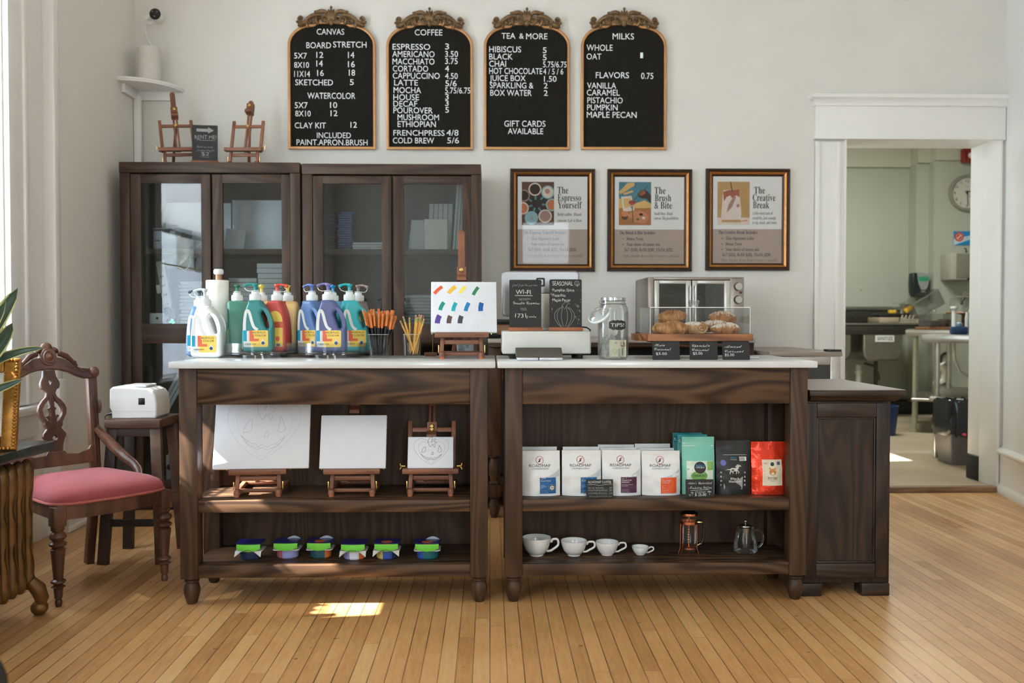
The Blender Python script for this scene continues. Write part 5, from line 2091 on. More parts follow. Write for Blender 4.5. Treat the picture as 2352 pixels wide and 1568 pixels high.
def make_bottle():
    t = thing('paint_bottle', '', 'paint bottle', (0, 0, 0))
    part('body', WHITE, t, bottle_body)
    part('front_label', [WHITE, LABY, LABO, LABC, INK, LABN], t, front_label)
    part('back_label', [WHITE, LABY, LABO, LABC, INK, LABN], t, back_label)
    part('cap', CAPM, t, lambda m: (m.lathe([(.019, .208), (.021, .212), (.0235, .214)] + [(.0235, .235), (.022, .238), (.016, .239), (.016, .248), (.011, .250), (0, .250)], 30),
                                    [m.box(.0232 * math.cos(a) - .001, .0232 * math.cos(a) + .001, .0232 * math.sin(a) - .001, .0232 * math.sin(a) + .001, .216, .234) for a in [i * 2 * PI / 24 for i in range(24)]]))
    p = part('pump', CAPM, t, lambda m: (m.lathe([(.0065, .250), (.0065, .268), (.009, .270), (.010, .274), (.012, .276), (.012, .281), (0, .282)], 18),
                                         m.tube([(0, 0, .2785), (-.02, 0, .280), (-.034, 0, .277), (-.042, 0, .273)], [.0055, .0048, .004, .0035], 10),
                                         m.tube([(-.036, 0, .2755), (-.046, 0, .270)], .0062, 10)))
    s = MB()
    s.tube([(-.044, 0, .268), (-.038, -.004, .256), (-.024, -.010, .250), (-.008, -.013, .252), (.010, -.010, .253), (.013, .006, .253), (0, .014, .252), (-.012, .008, .252), (-.010, -.006, .251)], .0014, 6)
    build('tether', s, CAPM, p)
    return t


proto = make_bottle()
BOT = [
    ('white', 471, 3.795, 0, (238, 238, 236), (206, 214, 216), 'white paint bottle, frontmost at left end of the worktop', TOPZ),
    ('blue', 459, 3.91, 4, (112, 152, 198), (60, 80, 90), 'pale blue paint bottle hidden behind the white one', TOPZ),
    ('green', 545, 3.925, -72, (74, 132, 116), (40, 120, 96), 'sage green paint bottle turned sideways at left of the first turntable', None),
    ('teal', 587, 3.79, 4, (46, 130, 128), (20, 140, 130), 'teal paint bottle at front of the first turntable', None),
    ('yellow', 601, 3.945, 100, (240, 208, 138), (240, 220, 90), 'pale yellow paint bottle behind the teal one', None),
    ('red', 637, 3.85, 170, (208, 86, 76), (220, 80, 66), 'coral red paint bottle showing its yellow back label', None),
    ('gold', 661, 3.955, 92, (236, 200, 130), (244, 210, 80), 'golden yellow paint bottle behind the red one', None),
    ('denim', 717, 3.86, -28, (88, 122, 172), (86, 112, 176), 'denim blue paint bottle at left of the second turntable', None),
    ('navy', 754, 3.765, 2, (88, 96, 140), (120, 110, 170), 'violet blue paint bottle at front of the second turntable', None),
    ('sky', 765, 3.965, 95, (92, 152, 190), (20, 150, 210), 'sky blue paint bottle at back of the second turntable', None),
    ('turquoise', 803, 3.825, 25, (60, 178, 184), (40, 176, 184), 'turquoise paint bottle at right of the second turntable', None),
    ('taupe', 823, 3.935, 160, (142, 128, 126), (150, 128, 118), 'taupe paint bottle behind the turquoise one', None)]
TRAYZ = TOPZ + .022
for i, (n, px, Y, yaw, c, pc, lab, z) in enumerate(BOT):
    zz = z if z is not None else TRAYZ
    loc = (PX(px, Y), Y, zz + .0005)
    o = proto if i == 0 else dup(proto, loc, (0, 0, R(yaw)), lab)
    o.location = loc
    o.rotation_euler = (0, 0, R(yaw))
    o['label'] = lab
    o['group'] = 'acrylic paint bottles with pumps'
for i, o in enumerate([o for o in COL.objects if o.name.split('.')[0] == 'paint_bottle' and o.type == 'EMPTY']):
    row = BOT[i] if False else next(b for b in BOT if b[6] == o['label'])
    recolour(o, 'body', mat('paint_' + row[0], row[4], .35, var=.02))
    recolour(o, 'pump', mat('pump_' + row[0], row[5], .3, var=.02))
for px, Yc, lab in ((601.5, 3.865, 'clear acrylic turntable under the green, teal, yellow and red paint bottles'), (767.5, 3.855, 'clear acrylic turntable under the blue, violet and turquoise paint bottles')):
    t = thing('turntable_tray', lab, 'turntable', (PX(px, Yc), Yc, TOPZ), group='clear acrylic turntables')
    part('base_disc', thin_glass('smoky_acrylic', (.86, .88, .88), .04, .02, 1.0, .15), t, lambda m: m.lathe([(.0, .012), (.145, .012), (.149, .014), (.149, .020), (.146, .0215), (0, .0215)], 64))
    part('rim', ACRYL, t, lambda m: m.olathe([(.149, .018), (.151, .022), (.151, .060), (.1485, .060), (.1485, .022)], 64))
    part('foot_ring', thin_glass('smoky_acrylic'), t, lambda m: m.lathe([(.09, 0), (.105, 0), (.105, .0115), (.09, .0115)], 48))

# paper towel roll
ty = 3.965
t = thing('paper_towel_holder', 'paper towel holder with wooden post and white knob behind the paint bottles', 'paper towel holder', (PX(503, ty), ty, TOPZ))
part('base', WHITE, t, lambda m: m.lathe([(0, 0), (.05, 0), (.05, .012), (.046, .014), (0, .014)], 32))
part('post', wood('pale_beech', (166, 122, 92), (190, 148, 116), 'z', .5), t, lambda m: m.cyl((0.0, 0, .014), (0.0, 0, .352), .0125))
part('knob', WHITE, t, lambda m: m.lathe([(0, .350), (.017, .350), (.021, .355), (.021, .367), (.017, .373), (0, .374)], 28))
m = MB(); m.lathe([(.02, .014), (.046, .014), (.0475, .016), (.0475, .322), (.046, .324), (.02, .324)], 40)
solo('paper_towel_roll', m, mat('paper_towel', (240, 238, 230), .95, var=.02, bump=.5, bscale=160), 'white paper towel roll behind the white paint bottle', 'paper towel roll', (PX(499, ty) + .002, ty, TOPZ + .001))

# ================================================================== tumblers with brushes and pencils
def tumbler(px, py, label, w0, w1, h, sq=True):
    b = PZ(px, py, TOPZ)
    t = thing('tumbler', label, 'cup', (b.x, b.y, TOPZ), group='clear tumblers on the worktop')

    def ring(w, z, e=.35):
        pts = []
        for i in range(32):
            a = 2 * PI * i / 32
            c, s = math.cos(a), math.sin(a)
            pts.append((math.copysign(abs(c) ** e, c) * w, math.copysign(abs(s) ** e, s) * w, z))
        return pts
    rings = [ring(w0, 0), ring(w0 + .001, .004), ring(w1, h), ring(w1 - .0022, h), ring(w0 - .0015, .012)]
    part('glass', GLASS, t, lambda m: m.loft(rings))
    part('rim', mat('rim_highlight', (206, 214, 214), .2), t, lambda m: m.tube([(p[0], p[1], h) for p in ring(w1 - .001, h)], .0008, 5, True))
    return t, b


tb, bb = tumbler(871, 821, 'clear tumbler crammed with black handled paintbrushes', .0345, .0445, .096)
OFER = mat('orange_copper_ferrule', (214, 124, 58), .38, .25, var=.12, scale=60)
BRIS = mat('amber_bristle', (196, 112, 52), .7, var=.25, scale=120)
BLKH = mat('glossy_black_handle', (16, 16, 17), .25)
PB = None
for i in range(34):
    gx_, gy_ = (i % 7 - 3) / 3, (i // 7 - 2) / 2.4
    f = Vector((gx_ * .022 + random.uniform(-.004, .004), gy_ * .020, .013))
    spread = random.uniform(.9, 1.15)
    tp = Vector((gx_ * .050 * spread + random.uniform(-.006, .006), gy_ * .040, .178 + random.uniform(-.012, .016) - .010 * abs(gx_)))
    d = tp - f
    rot = Vector((0, 0, 1)).rotation_difference(d.normalized()).to_euler()
    if PB is None:
        PB = thing('paintbrush', 'black handled paintbrush with orange ferrule, bristles up in the tumbler', 'paintbrush', (0, 0, 0), group='paintbrushes in the tumbler')
        part('handle', BLKH, PB, lambda m: m.lathe([(0, 0), (.0016, .002), (.0030, .05), (.0038, .10), (.0036, .122)], 9))
        part('ferrule', OFER, PB, lambda m: m.lathe([(.0040, .120), (.0043, .124), (.0042, .150), (.0046, .158)], 10))
        part('bristles', BRIS, PB, lambda m: m.lathe([(.0044, .156), (.0052, .168), (.0050, .182), (.003, .185), (0, .186)], 10))
        o = PB
    else:
        o = dup(PB, (0, 0, 0))
    o.location = Vector((bb.x, bb.y, TOPZ)) + f
    o.rotation_euler = rot
    k = d.length / .17
    wd = random.choice((1, 1, 1.1, 1.35, 1.7))
    o.scale = (wd, 1, k)

tp_, pb_ = tumbler(947, 821, 'clear tumbler holding yellow pencils', .0315, .0365, .096)
PY_ = mat('pencil_yellow', (226, 170, 78), .35, var=.06)
PGR = mat('pencil_green_band', (66, 140, 90), .35, .3)
PPK = mat('eraser_pink', (206, 140, 130), .8)
PTP = None
PEN = [(-.024, .006, -.050, .152), (-.016, -.01, -.036, .170), (-.010, .012, -.012, .166), (.002, .0, .016, .176), (.006, -.012, .022, .166), (.010, .008, .030, .178), (.012, -.004, .036, .168),
       (.018, .010, .046, .172), (.016, .014, .024, .158), (-.004, -.016, .052, .160), (-.010, .016, .028, .150), (.020, -.002, .040, .176)]
for i, (fx_, fy_, tx_, tz_) in enumerate(PEN):
    f = Vector((-fx_ * .55 if i < 2 or i == 9 else fx_, fy_, .013))
    tpv = Vector((tx_, fy_ * 1.1, tz_))
    d = tpv - f
    rot = Vector((0, 0, 1)).rotation_difference(d.normalized()).to_euler()
    if PTP is None:
        PTP = thing('pencil', 'yellow pencil with green band and pink eraser in the tumbler', 'pencil', (0, 0, 0), group='pencils in the tumbler')
        part('shaft', PY_, PTP, lambda m: m.lathe([(.0004, 0), (.0036, .018), (.0038, .148)], 6))
        part('ferrule', [PGR, PY_], PTP, lambda m: [setattr(m, 'mi', k % 2) or m.olathe([(.0040, .146 + .003 * k), (.0040, .149 + .003 * k)], 10) for k in range(5)])
        part('eraser', PPK, PTP, lambda m: m.lathe([(.0036, .160), (.0037, .166), (.003, .169), (0, .1695)], 10))
        o = PTP
    else:
        o = dup(PTP, (0, 0, 0))
    o.location = Vector((pb_.x, pb_.y, TOPZ)) + f
    o.rotation_euler = rot
    o.scale = (1.05, 1.05, d.length / .1695)

# small wooden disc stand with a brass rod, and a clear card behind the easel
q = PZ(988, 818, TOPZ)
t = thing('card_stand', 'small round wooden base with thin brass rod behind the swatch easel', 'card stand', (q.x, q.y + .03, TOPZ))
part('base', EASX, t, lambda m: m.lathe([(0, 0), (.026, 0), (.027, .002), (.027, .013), (.026, .015), (0, .015)], 28))
part('rod', BRASS, t, lambda m: m.cyl((.009, 0, .015), (.009, 0, .135), .0016, n=8))
q = PZ(1071, 814, TOPZ)
t = thing('acrylic_card_holder', 'small clear card holder with printed notice behind the swatch easel', 'card holder', (q.x, 3.90, TOPZ))
part('card', mat('pale_blue_card', (206, 220, 226), .6), t, lambda m: m.box(-.036, .036, 0, .001, .008, .066))
part('print', INKG, t, lambda m: ([m.flat([(-.030, z), (-.030 + w, z), (-.030 + w, z + .0022), (-.030, z + .0022)], -.0006) for z, w in ((.020, .024), (.026, .028), (.032, .026), (.038, .028), (.044, .022), (.050, .026))],
                                  [m.flat([(.002, z), (.002 + w, z), (.002 + w, z + .003), (.002, z + .003)], -.0006) for z, w in ((.036, .012), (.043, .014), (.050, .012))], m.ring2(.026, .012, .004, .007, -.0006, 12)))
part('holder', ACRYL, t, lambda m: (m.box(-.038, .038, -.003, -.0015, 0, .07), m.box(-.038, .038, -.05, .002, 0, .003, .001)))

# ================================================================== till, monitor and signs on the right worktop
RY = 3.62
bx0, bx1 = PX(1153, RY), PX(1358, RY)
bz0, bz1 = TOPZ + .022, TOPZ + .112
t = thing('cash_drawer', 'white cash drawer box under the two chalkboard signs', 'cash drawer', (bx0, RY, TOPZ))
W = bx1 - bx0
CREAM = mat('warm_white_metal', (206, 204, 197), .4, var=.015)
part('housing', CREAM, t, lambda m: m.box(0, W, 0, .31, .020, .110, .006))
part('front_panel', CREAM, t, lambda m: m.box(.004, W - .004, -.004, .004, .022, .104, .004))
for x in (.03, W - .055):
    for y in (.03, .26):
        part('foot', RUBBER, t, lambda m: m.lathe([(0, 0), (.012, 0), (.014, .021), (0, .021)], 14, (x + .012, y, 0)))
TD = TOPZ + .110

my = 3.86
mx0, mx1 = PX(1152, my), PX(1330, my)
mz0, mz1 = Zy(727, my), Zy(622, my)
t = thing('monitor', 'silver computer display seen from behind, standing on the white cash drawer', 'monitor', ((mx0 + mx1) / 2, my, TD))
w = (mx1 - mx0) / 2
ALU = mat('aluminium', (150, 148, 148), .35, .75, var=.03)


def rrect(a, b, c, d, r, n=5):
    pts = []
    for cx_, cz2, s0 in ((b - r, d - r, 0), (a + r, d - r, PI / 2), (a + r, c + r, PI), (b - r, c + r, 1.5 * PI)):
        pts += [(cx_ + r * math.cos(s0 + i * PI / 2 / n), cz2 + r * math.sin(s0 + i * PI / 2 / n)) for i in range(n + 1)]
    return pts


part('housing', ALU, t, lambda m: m.plate(rrect(-w, w, mz0 - TD, mz1 - TD, .018), (), -.012, .012, .006, 2))
lx, lz = PX(1241, my) - (mx0 + mx1) / 2, Zy(648, my) - TD
part('emblem', [BLACK, ALU], t, lambda m: (m.plate(rrect(lx - .0185, lx + .0185, lz - .0185, lz + .0185, .006), [rrect(lx - .0115, lx + .0115, lz - .0115, lz + .0115, .003)], -.0145, -.011, .0005),
                                           m.plate(rrect(lx - .005, lx + .005, lz - .005, lz + .005, .002), (), -.0140, -.0115, .0003)))
part('screen', BLKP, t, lambda m: m.box(-w + .008, w - .008, .0115, .0135, mz0 - TD + .008, mz1 - TD - .008))
sx = PX(1251, my) - (mx0 + mx1) / 2
part('stand', mat('light_aluminium', (190, 186, 178), .4, .6), t, lambda m: (m.box(sx - .06, sx + .06, .014, .026, .02, Zy(673, my) - TD, .004), m.box(sx - .06, sx + .06, -.06, .07, .0, .012, .004),
                                                                              m.box(sx - .06, sx + .06, -.014, -.0125, 0.0, Zy(674, my) - TD, .0005)))
part('hinge_slot', BLACK, t, lambda m: m.box(sx - .06, sx + .06, -.0135, -.0118, Zy(674, my) - TD, Zy(672, my) - TD))
m = MB(); m.tube([(0, 0, 0), (.02, -.01, -.002), (.035, -.01, -.012), (.036, .01, -.02), (.03, .05, -.09)], .003, 7)
solo('monitor_cable', m, BLKP, 'black cable curling off the right end of the white cash drawer', 'cable', (PX(1338, RY + .1), RY + .14, TD + .016))


def chalk_sign(name, px0, px1, py0, py1, pyb, Y, z, label, draw, lean=.04, base=True, yaw=0.0, cat='chalkboard sign', group=None, rounded=.004):
    """board from py0 to py1, wooden foot down to pyb"""
    xa, xb = PX(px0, Y), PX(px1, Y)
    t = thing(name, label, cat, ((xa + xb) / 2, Y, z), (-lean, 0, yaw), group=group)
    w = (xb - xa) / 2
    zb, zt = Zy(py1, Y, (px0 + px1) / 2) - z, Zy(py0, Y, (px0 + px1) / 2) - z
    zb = max(zb, .0)
    part('board', CHALK, t, lambda m: m.plate(rrect(-w, w, zb - (.006 if base else 0), zt, rounded), (), -.002, .002, .0005))
    m = MB()
    sx_ = (2 * w) / (px1 - px0)
    X = lambda px: -w + (px - px0) * sx_
    Z = lambda py: zb + (py1 - py) * (zt - zb) / (py1 - py0)
    draw(m, X, Z, -.0026, sx_)
    build('chalk_writing', m, [CHALKW, CHALKG], t)
    if base:
        part('wooden_foot', SIGNW, t, lambda m: m.box(-w - .003, w + .003, -.016, .016, .0, zb, .002))
    return t


def wifi(m, X, Z, y, k):
    T = lambda s, a, b, zb, h, st='sans', **kw: m.text(s, X(a), X(b), Z(zb), h * k, y, st, wob=.06, **kw)
    m.mi = 1
    T('feel free to use our', 1176, 1234, 657, 6.5, 'script')
    m.mi = 0
    T('WI-FI', 1185, 1219, 675, 10)
    m.line2([(X(1183), Z(678.3)), (X(1223), Z(678.8))], 1.2 * k, y)
    m.mi = 1
    T('NETWORK:', 1192, 1220, 688, 3.6)
    m.line2([(X(1192), Z(689)), (X(1213), Z(689))], .5 * k, y)
    m.mi = 0
    T('Grandin Commons', 1178.5, 1240, 698.5, 7.2, 'script')
    m.mi = 1
    T('PASS:', 1196, 1210, 711, 4.5)
    m.line2([(X(1196), Z(712.5)), (X(1211), Z(712.5))], .5 * k, y)
    m.mi = 0
    T('1731', 1183.5, 1208, 729, 9.5)
    T('grandin', 1209, 1232, 729, 6, 'script')


chalk_sign('chalkboard_sign', 1170, 1243.5, 642, 751.5, 762, 3.66, TD, 'chalkboard sign reading WI-FI on wooden foot, left of two on the cash drawer', wifi, .05, group='chalkboard signs on the cash drawer')


def seasonal(m, X, Z, y, k):
    m.mi = 0
    m.text('SEASONAL', X(1269), X(1316), Z(655.5), 10 * k, y, 'sans', wob=.05)
    for i, (s, b, zb) in enumerate((('·Pumpkin Spice', 1319, 669), ('·Pistachio', 1299, 681), ('·Maple Pecan', 1310, 692))):
        m.text(s, X(1267), X(b), Z(zb), 6.8 * k, y, 'sans', wob=.07)
    m.mi = 1
    m.ring2(X(1325), Z(650.5), 5.2 * k, 6.0 * k, y, 16)
    for d in (-2.5, 0, 2.5):
        m.line2([(X(1325 + d), Z(645.5)), (X(1325 + d * 1.3), Z(650)), (X(1325 + d), Z(655.5))], .6 * k, y)
    # pumpkin
    c = 1296.5
    for i, (a, b) in enumerate(((-23, 1), (-17, 1), (-7, 1), (7, 1), (17, 1), (23, 1))):
        pts = []
        for j in range(13):
            u = j / 12
            pts.append((X(c + a * math.sin(PI * (.12 + .82 * u)) ** .8), Z(703 + 47 * u - (0 if abs(a) < 10 else 3 * math.sin(PI * u)) + (abs(a) > 10) * 3)))
        m.line2(pts, .8 * k, y)
    m.line2([(X(1290), Z(705)), (X(1292), Z(699)), (X(1298), Z(694)), (X(1306), Z(694)), (X(1309), Z(698)), (X(1304), Z(697)), (X(1301), Z(704))], .8 * k, y)
    m.line2([(X(1288), Z(708)), (X(1293), Z(703)), (X(1297), Z(710)), (X(1301), Z(703)), (X(1306), Z(709))], .7 * k, y)
    rd = random.Random(4)
    for i in range(95):
        a, b = rd.uniform(1265, 1334), rd.uniform(645, 748)
        if (1267 < a < 1322 and 643 < b < 695) or (abs(a - c) < 24 and b > 694):
            continue
        if i % 4:
            m.disc(X(a), Z(b), .7 * k, y, 6)
        else:
            m.line2([(X(a - 1), Z(b + 3)), (X(a + .5), Z(b)), (X(a - .5), Z(b - 3))], .8 * k, y)
            m.line2([(X(a - 1.8), Z(b - 1)), (X(a + 1.5), Z(b + .6))], .7 * k, y)


chalk_sign('chalkboard_sign', 1262, 1336.5, 641, 751.5, 763, 3.66, TD, 'chalkboard sign headed SEASONAL with chalk pumpkin, right of two on the cash drawer', seasonal, .05, group='chalkboard signs on the cash drawer', rounded=.006)

# card reader / customer display wedge
q = PZ(1240, 828, TOPZ)
t = thing('payment_terminal', 'grey wedge shaped payment terminal in front of the white cash drawer', 'payment terminal', (q.x, q.y, TOPZ), (0, 0, R(-1)))
tw = .088
part('base', mat('silver_plastic', (196, 198, 202), .3, .5), t, lambda m: (m.box(-tw, -.004, 0, .13, 0, .012, .005), m.box(-.003, tw, 0, .13, 0, .012, .005)))


def shell(m):
    m.loft([[(-tw + .002 - o, a, .012), (tw - o * .2, a, .012), (tw + .001 - .0 - p, b, zt), (-tw - .004, b, zt)] for o, p, a, b, zt in ((0, .004, .004, .06, .048), (0, .010, .03, .085, .046), (0, .01, .125, .125, .014))])


part('cover', mat('dark_grey_metal', (108, 102, 94), .4, .5), t, shell)

# tip jar
q = PZ(1412, 826, TOPZ)
t = thing('tip_jar', 'glass clip top jar with open lid holding folded bank notes', 'jar', (q.x, q.y + .05, TOPZ))
JR = .0605
part('glass', GLASS, t, lambda m: m.olathe([(0, .003), (.045, .002), (.052, 0), (JR - .002, .010), (JR, .020), (JR, .185), (JR - .003, .203), (.050, .216), (.047, .222), (.047, .228), (.0505, .230), (.0505, .242), (.046, .243),
                                            (.044, .228), (.047, .214), (JR - .006, .200), (JR - .003, .183), (JR - .003, .02), (.05, .008), (0, .008)], 48))
part('rim', thin_glass('rim_glass', (.9, .92, .92), .15, .05, 1.2, .5), t, lambda m: m.lathe([(.046, .230), (.0515, .231), (.0515, .242), (.046, .243), (.046, .230)], 40))
part('wire_clip', STEEL, t, lambda m: (m.tube([(.052 * math.cos(a), .052 * math.sin(a), .219) for a in [i * 2 * PI / 40 for i in range(40)]], .0014, 6, True),
                                       m.tube([(-.052, -.01, .219), (-.056, -.014, .226), (-.052, -.02, .232), (-.044, -.022, .226), (-.05, -.02, .218)], .0014, 6)))
lid = Matrix.Translation((-.058, -.03, .173)) @ Matrix.Rotation(R(-33), 4, 'Y') @ Matrix.Rotation(R(30), 4, 'X')


def lidf(m):
    m.X = lid
    m.olathe([(0, .018), (.02, .018), (.036, .014), (.043, .006), (.044, 0), (.040, 0), (.034, .008), (0, .011)], 36)


part('lid', GLASS, t, lidf)


def gask(m):
    m.X = lid
    m.lathe([(.036, -.003), (.045, -.003), (.046, .003), (.042, .005), (.036, .003), (.036, -.003)], 36)
    m.tube([(.044, 0, 0), (.056, .004, -.004), (.058, -.004, -.004), (.045, -.006, 0)], .002, 6)


part('gasket', mat('white_silicone', (226, 230, 228), .5), t, gask)
lr = JR + .0010


def tipfn(x, z):
    return -math.sqrt(max(1e-6, lr ** 2 - min(abs(x), lr * .98) ** 2))


def tiplabel(m):
    a, b, c, d = -.022, .022, .112, .148
    n = 18
    oc, oz = .009, .135
    # fan of small strips so the sticker bends with the glass
    cols = [-.033 + .066 * i / n for i in range(n + 1)]
    for i in range(n):
        def hh(x):
            u = abs(x)
            return .009 + .0095 * max(0, 1 - (u / .0332) ** 4) ** .6 + .0012 * math.cos(u * 380)
        x0_, x1_ = cols[i], cols[i + 1]
        m.flat([(oc + x0_, oz - hh(x0_)), (oc + x1_, oz - hh(x1_)), (oc + x1_, oz + hh(x1_)), (oc + x0_, oz + hh(x0_))], 0, tipfn)
    m.mi = 1
    m.text('TIPS!', oc - .027, oc + .027, oz - .0065, .014, 0, 'sans', fn=lambda x, z: tipfn(x, z) - .0006, wob=.05)


part('sticker', [BLACK, CHALKW], t, tiplabel)
NOTE = mat('bank_note_paper', (206, 200, 172), .8, var=.08, scale=40)
NOTEG = mat('bank_note_grey', (140, 136, 128), .8, var=.3, scale=60)
m = MB()
m.box(-.033, .033, -.001, .001, 0, .066)
m.mi = 1
old = m.X
m.X = Matrix.Translation((.020, -.0016, .048)) @ Matrix.Rotation(R(90), 4, 'Y')
m.text('5', -.009, .009, -.008, .016, 0, 'serif')
m.X = Matrix.Translation((-.008, -.0016, .055)) @ Matrix.Rotation(R(90), 4, 'Y')
m.mi = 2
m.text('5', -.003, .003, -.003, .007, 0, 'serif')
m.X = old
for i in range(7):
    m.flat([(.002, .004 + .0042 * i), (.010, .004 + .0042 * i), (.010, .0056 + .0042 * i), (.002, .0056 + .0042 * i)], -.0015)
m.ring2(-.012, .022, .008, .0088, -.0015, 18)
m.flat([(.016, .006), (.0195, .006), (.0195, .034), (.016, .034)], -.0015)
solo('bank_note', m, [NOTE, mat('note_purple_ink', (136, 70, 78), .8), INKG], 'folded five dollar bank note against the front of the tip jar', 'bank note', (q.x + .012, q.y + .050 - .045, TOPZ + .011), (0, 0, R(4)))
m = MB()
m.loft([[(x, y, z) for x, y in ((-.040, .0), (-.02, -.022), (.01, -.03), (.038, -.01), (.03, .02), (-.01, .03))] for z in (.0, .02, .05)] + [[(-.036, .0, .07), (-.01, -.02, .095), (.012, -.026, .075), (.03, -.01, .115), (.028, .016, .09), (-.01, .022, .06)]])
solo('crumpled_notes', m, NOTEG, 'crumpled grey bank notes filling the back of the tip jar', 'bank note', (q.x - .004, q.y + .058, TOPZ + .011))

# ================================================================== croissant stand
SY2 = 3.56
cx0, cx1 = PX(1487, SY2), PX(1731, SY2)
zb0, zb1 = Zy(783, SY2, 1600), Zy(767, SY2, 1600)
t = thing('croissant_stand', 'acacia serving board raised on a stand, with croissants on it', 'cake stand', ((cx0 + cx1) / 2, SY2, TOPZ))
w = (cx1 - cx0) / 2
bd0, bd1 = zb0 - TOPZ, zb1 - TOPZ
DEP = .30
hexa = [(-w + .012, 0), (w - .004, 0), (w, .006), (w, DEP), (-w + .02, DEP), (-w - .03, DEP * .72), (-w - .03, .10), (-w + .004, .008)]
part('board', BOARDW, t, lambda m: m.slab(hexa, bd0, bd1))
part('under_plate', BLACK, t, lambda m: m.box(-w + .04, w - .004, .05, DEP - .04, bd0 - .008, bd0, .002))
for x in (-w + .075, w - .05):
    part('leg', wood('dark_stand_leg', (58, 42, 34), (84, 62, 50), 'z', .5), t, lambda m: m.box(x - .014, x + .014, .10, .20, 0, bd0 - .008, .003))
BTOP = zb1
t = thing('acrylic_cover', 'clear rectangular acrylic cover over the croissants', 'cover', ((cx0 + cx1) / 2, SY2, BTOP))
w2a, w2b = PX(1492, SY2 + .03) - (cx0 + cx1) / 2, PX(1722, SY2 + .03) - (cx0 + cx1) / 2
hc = Zy(707, SY2 + .03, 1600) - BTOP


def cover(m):
    y0, y1 = .02, DEP - .03
    for (a, b, c, d, e, f) in ((w2a, w2b, y0, y0 + .003, 0.001, hc), (w2a, w2b, y1 - .003, y1, .001, hc), (w2a, w2a + .003, y0 + .003, y1 - .003, .001, hc), (w2b - .003, w2b, y0 + .003, y1 - .003, .001, hc), (w2a, w2b, y0, y1, hc, hc + .003)):
        m.box(a, b, c, d, e, f)


part('box', ACRYL, t, cover)
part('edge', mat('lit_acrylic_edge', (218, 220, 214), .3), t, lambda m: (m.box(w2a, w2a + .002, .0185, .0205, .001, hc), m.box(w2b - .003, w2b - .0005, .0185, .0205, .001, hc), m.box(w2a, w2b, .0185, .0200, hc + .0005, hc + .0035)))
kx = PX(1592, SY2 + .15) - (cx0 + cx1) / 2
part('knob', thin_glass('knob_acrylic', (.85, .87, .87), .15, .08, 1.2, .5), t, lambda m: m.lathe([(.0, hc + .003), (.018, hc + .003), (.017, hc + .012), (.021, hc + .020), (.023, hc + .027), (.020, hc + .033), (.0, hc + .033)], 28, (kx, .14, 0)))

PAST = None


def pastry_mat(name, dark, light, sugar=0.0):
    m, nt, b = newmat(name)
    N, L = nt.nodes, nt.links
    v = coords(nt)
    n1 = N.new('ShaderNodeTexNoise'); n1.inputs['Scale'].default_value = 34; n1.inputs['Detail'].default_value = 5
    L.new(v, n1.inputs['Vector'])
    cr = N.new('ShaderNodeValToRGB')
    cr.color_ramp.elements[0].color = rgb(dark); cr.color_ramp.elements[1].color = rgb(light)
    cr.color_ramp.elements[0].position = .32; cr.color_ramp.elements[1].position = .66
    L.new(n1.outputs['Fac'], cr.inputs[0])
    last = cr.outputs[0]
    if sugar:
        ge = N.new('ShaderNodeTexCoord'); sp = N.new('ShaderNodeSeparateXYZ')
        L.new(ge.outputs['Normal'], sp.inputs[0])
        n2 = N.new('ShaderNodeTexNoise'); n2.inputs['Scale'].default_value = 70; n2.inputs['Detail'].default_value = 4
        L.new(v, n2.inputs['Vector'])
        ad = N.new('ShaderNodeMath'); ad.operation = 'MULTIPLY_ADD'; ad.inputs[1].default_value = .5
        L.new(sp.outputs[2], ad.inputs[0]); L.new(n2.outputs['Fac'], ad.inputs[2])
        r2 = N.new('ShaderNodeValToRGB'); r2.color_ramp.elements[0].position = .80 - sugar * .2; r2.color_ramp.elements[1].position = .92 - sugar * .15
        L.new(ad.outputs[0], r2.inputs[0])
        mx = N.new('ShaderNodeMix'); mx.data_type = 'RGBA'
        L.new(r2.outputs[0], mx.inputs['Factor']); L.new(last, mx.inputs['A']); mx.inputs['B'].default_value = rgb((240, 228, 212))
        last = mx.outputs['Result']
    L.new(last, b.inputs['Base Color'])
    b.inputs['Roughness'].default_value = .6
    bp = N.new('ShaderNodeBump'); bp.inputs['Strength'].default_value = .5; bp.inputs['Distance'].default_value = .004
    L.new(n1.outputs['Fac'], bp.inputs['Height']); L.new(bp.outputs[0], b.inputs['Normal'])
    return m


CRO = pastry_mat('baked_croissant', (150, 84, 38), (226, 168, 104))
CRO2 = pastry_mat('pale_pastry', (186, 126, 74), (230, 186, 132), .5)
CRO3 = pastry_mat('almond_pastry', (140, 78, 42), (208, 148, 96), .8)


def croissant(m, Rr=.040, r=.034, bend=2.5, ridges=7, flatten=.85):
    rings = []
    n = 64
    for i in range(n + 1):
        u = i / n
        a = -bend / 2 + bend * u
        rad = r * (max(0.02, math.sin(PI * (.03 + .94 * u))) ** .62)
        fr = (abs(u - .5) * ridges * 2) % 1
        rad *= 1.0 + .14 * (fr - .5) + (.05 if fr > .86 else 0)
        c = Vector((Rr * math.sin(a) * 1.35, -Rr * math.cos(a) + Rr, 0))
        t_ = Vector((math.cos(a), math.sin(a), 0))
        sd = Vector((-t_.y, t_.x, 0))
        ring = []
        for k in range(16):
            b_ = 2 * PI * k / 16
            zz = math.sin(b_) * rad * flatten
            ring.append(c + sd * (math.cos(b_) * rad) + Vector((0, 0, max(zz, -rad * .62) + r * .55)))
        rings.append(ring)
    m.loft(rings)


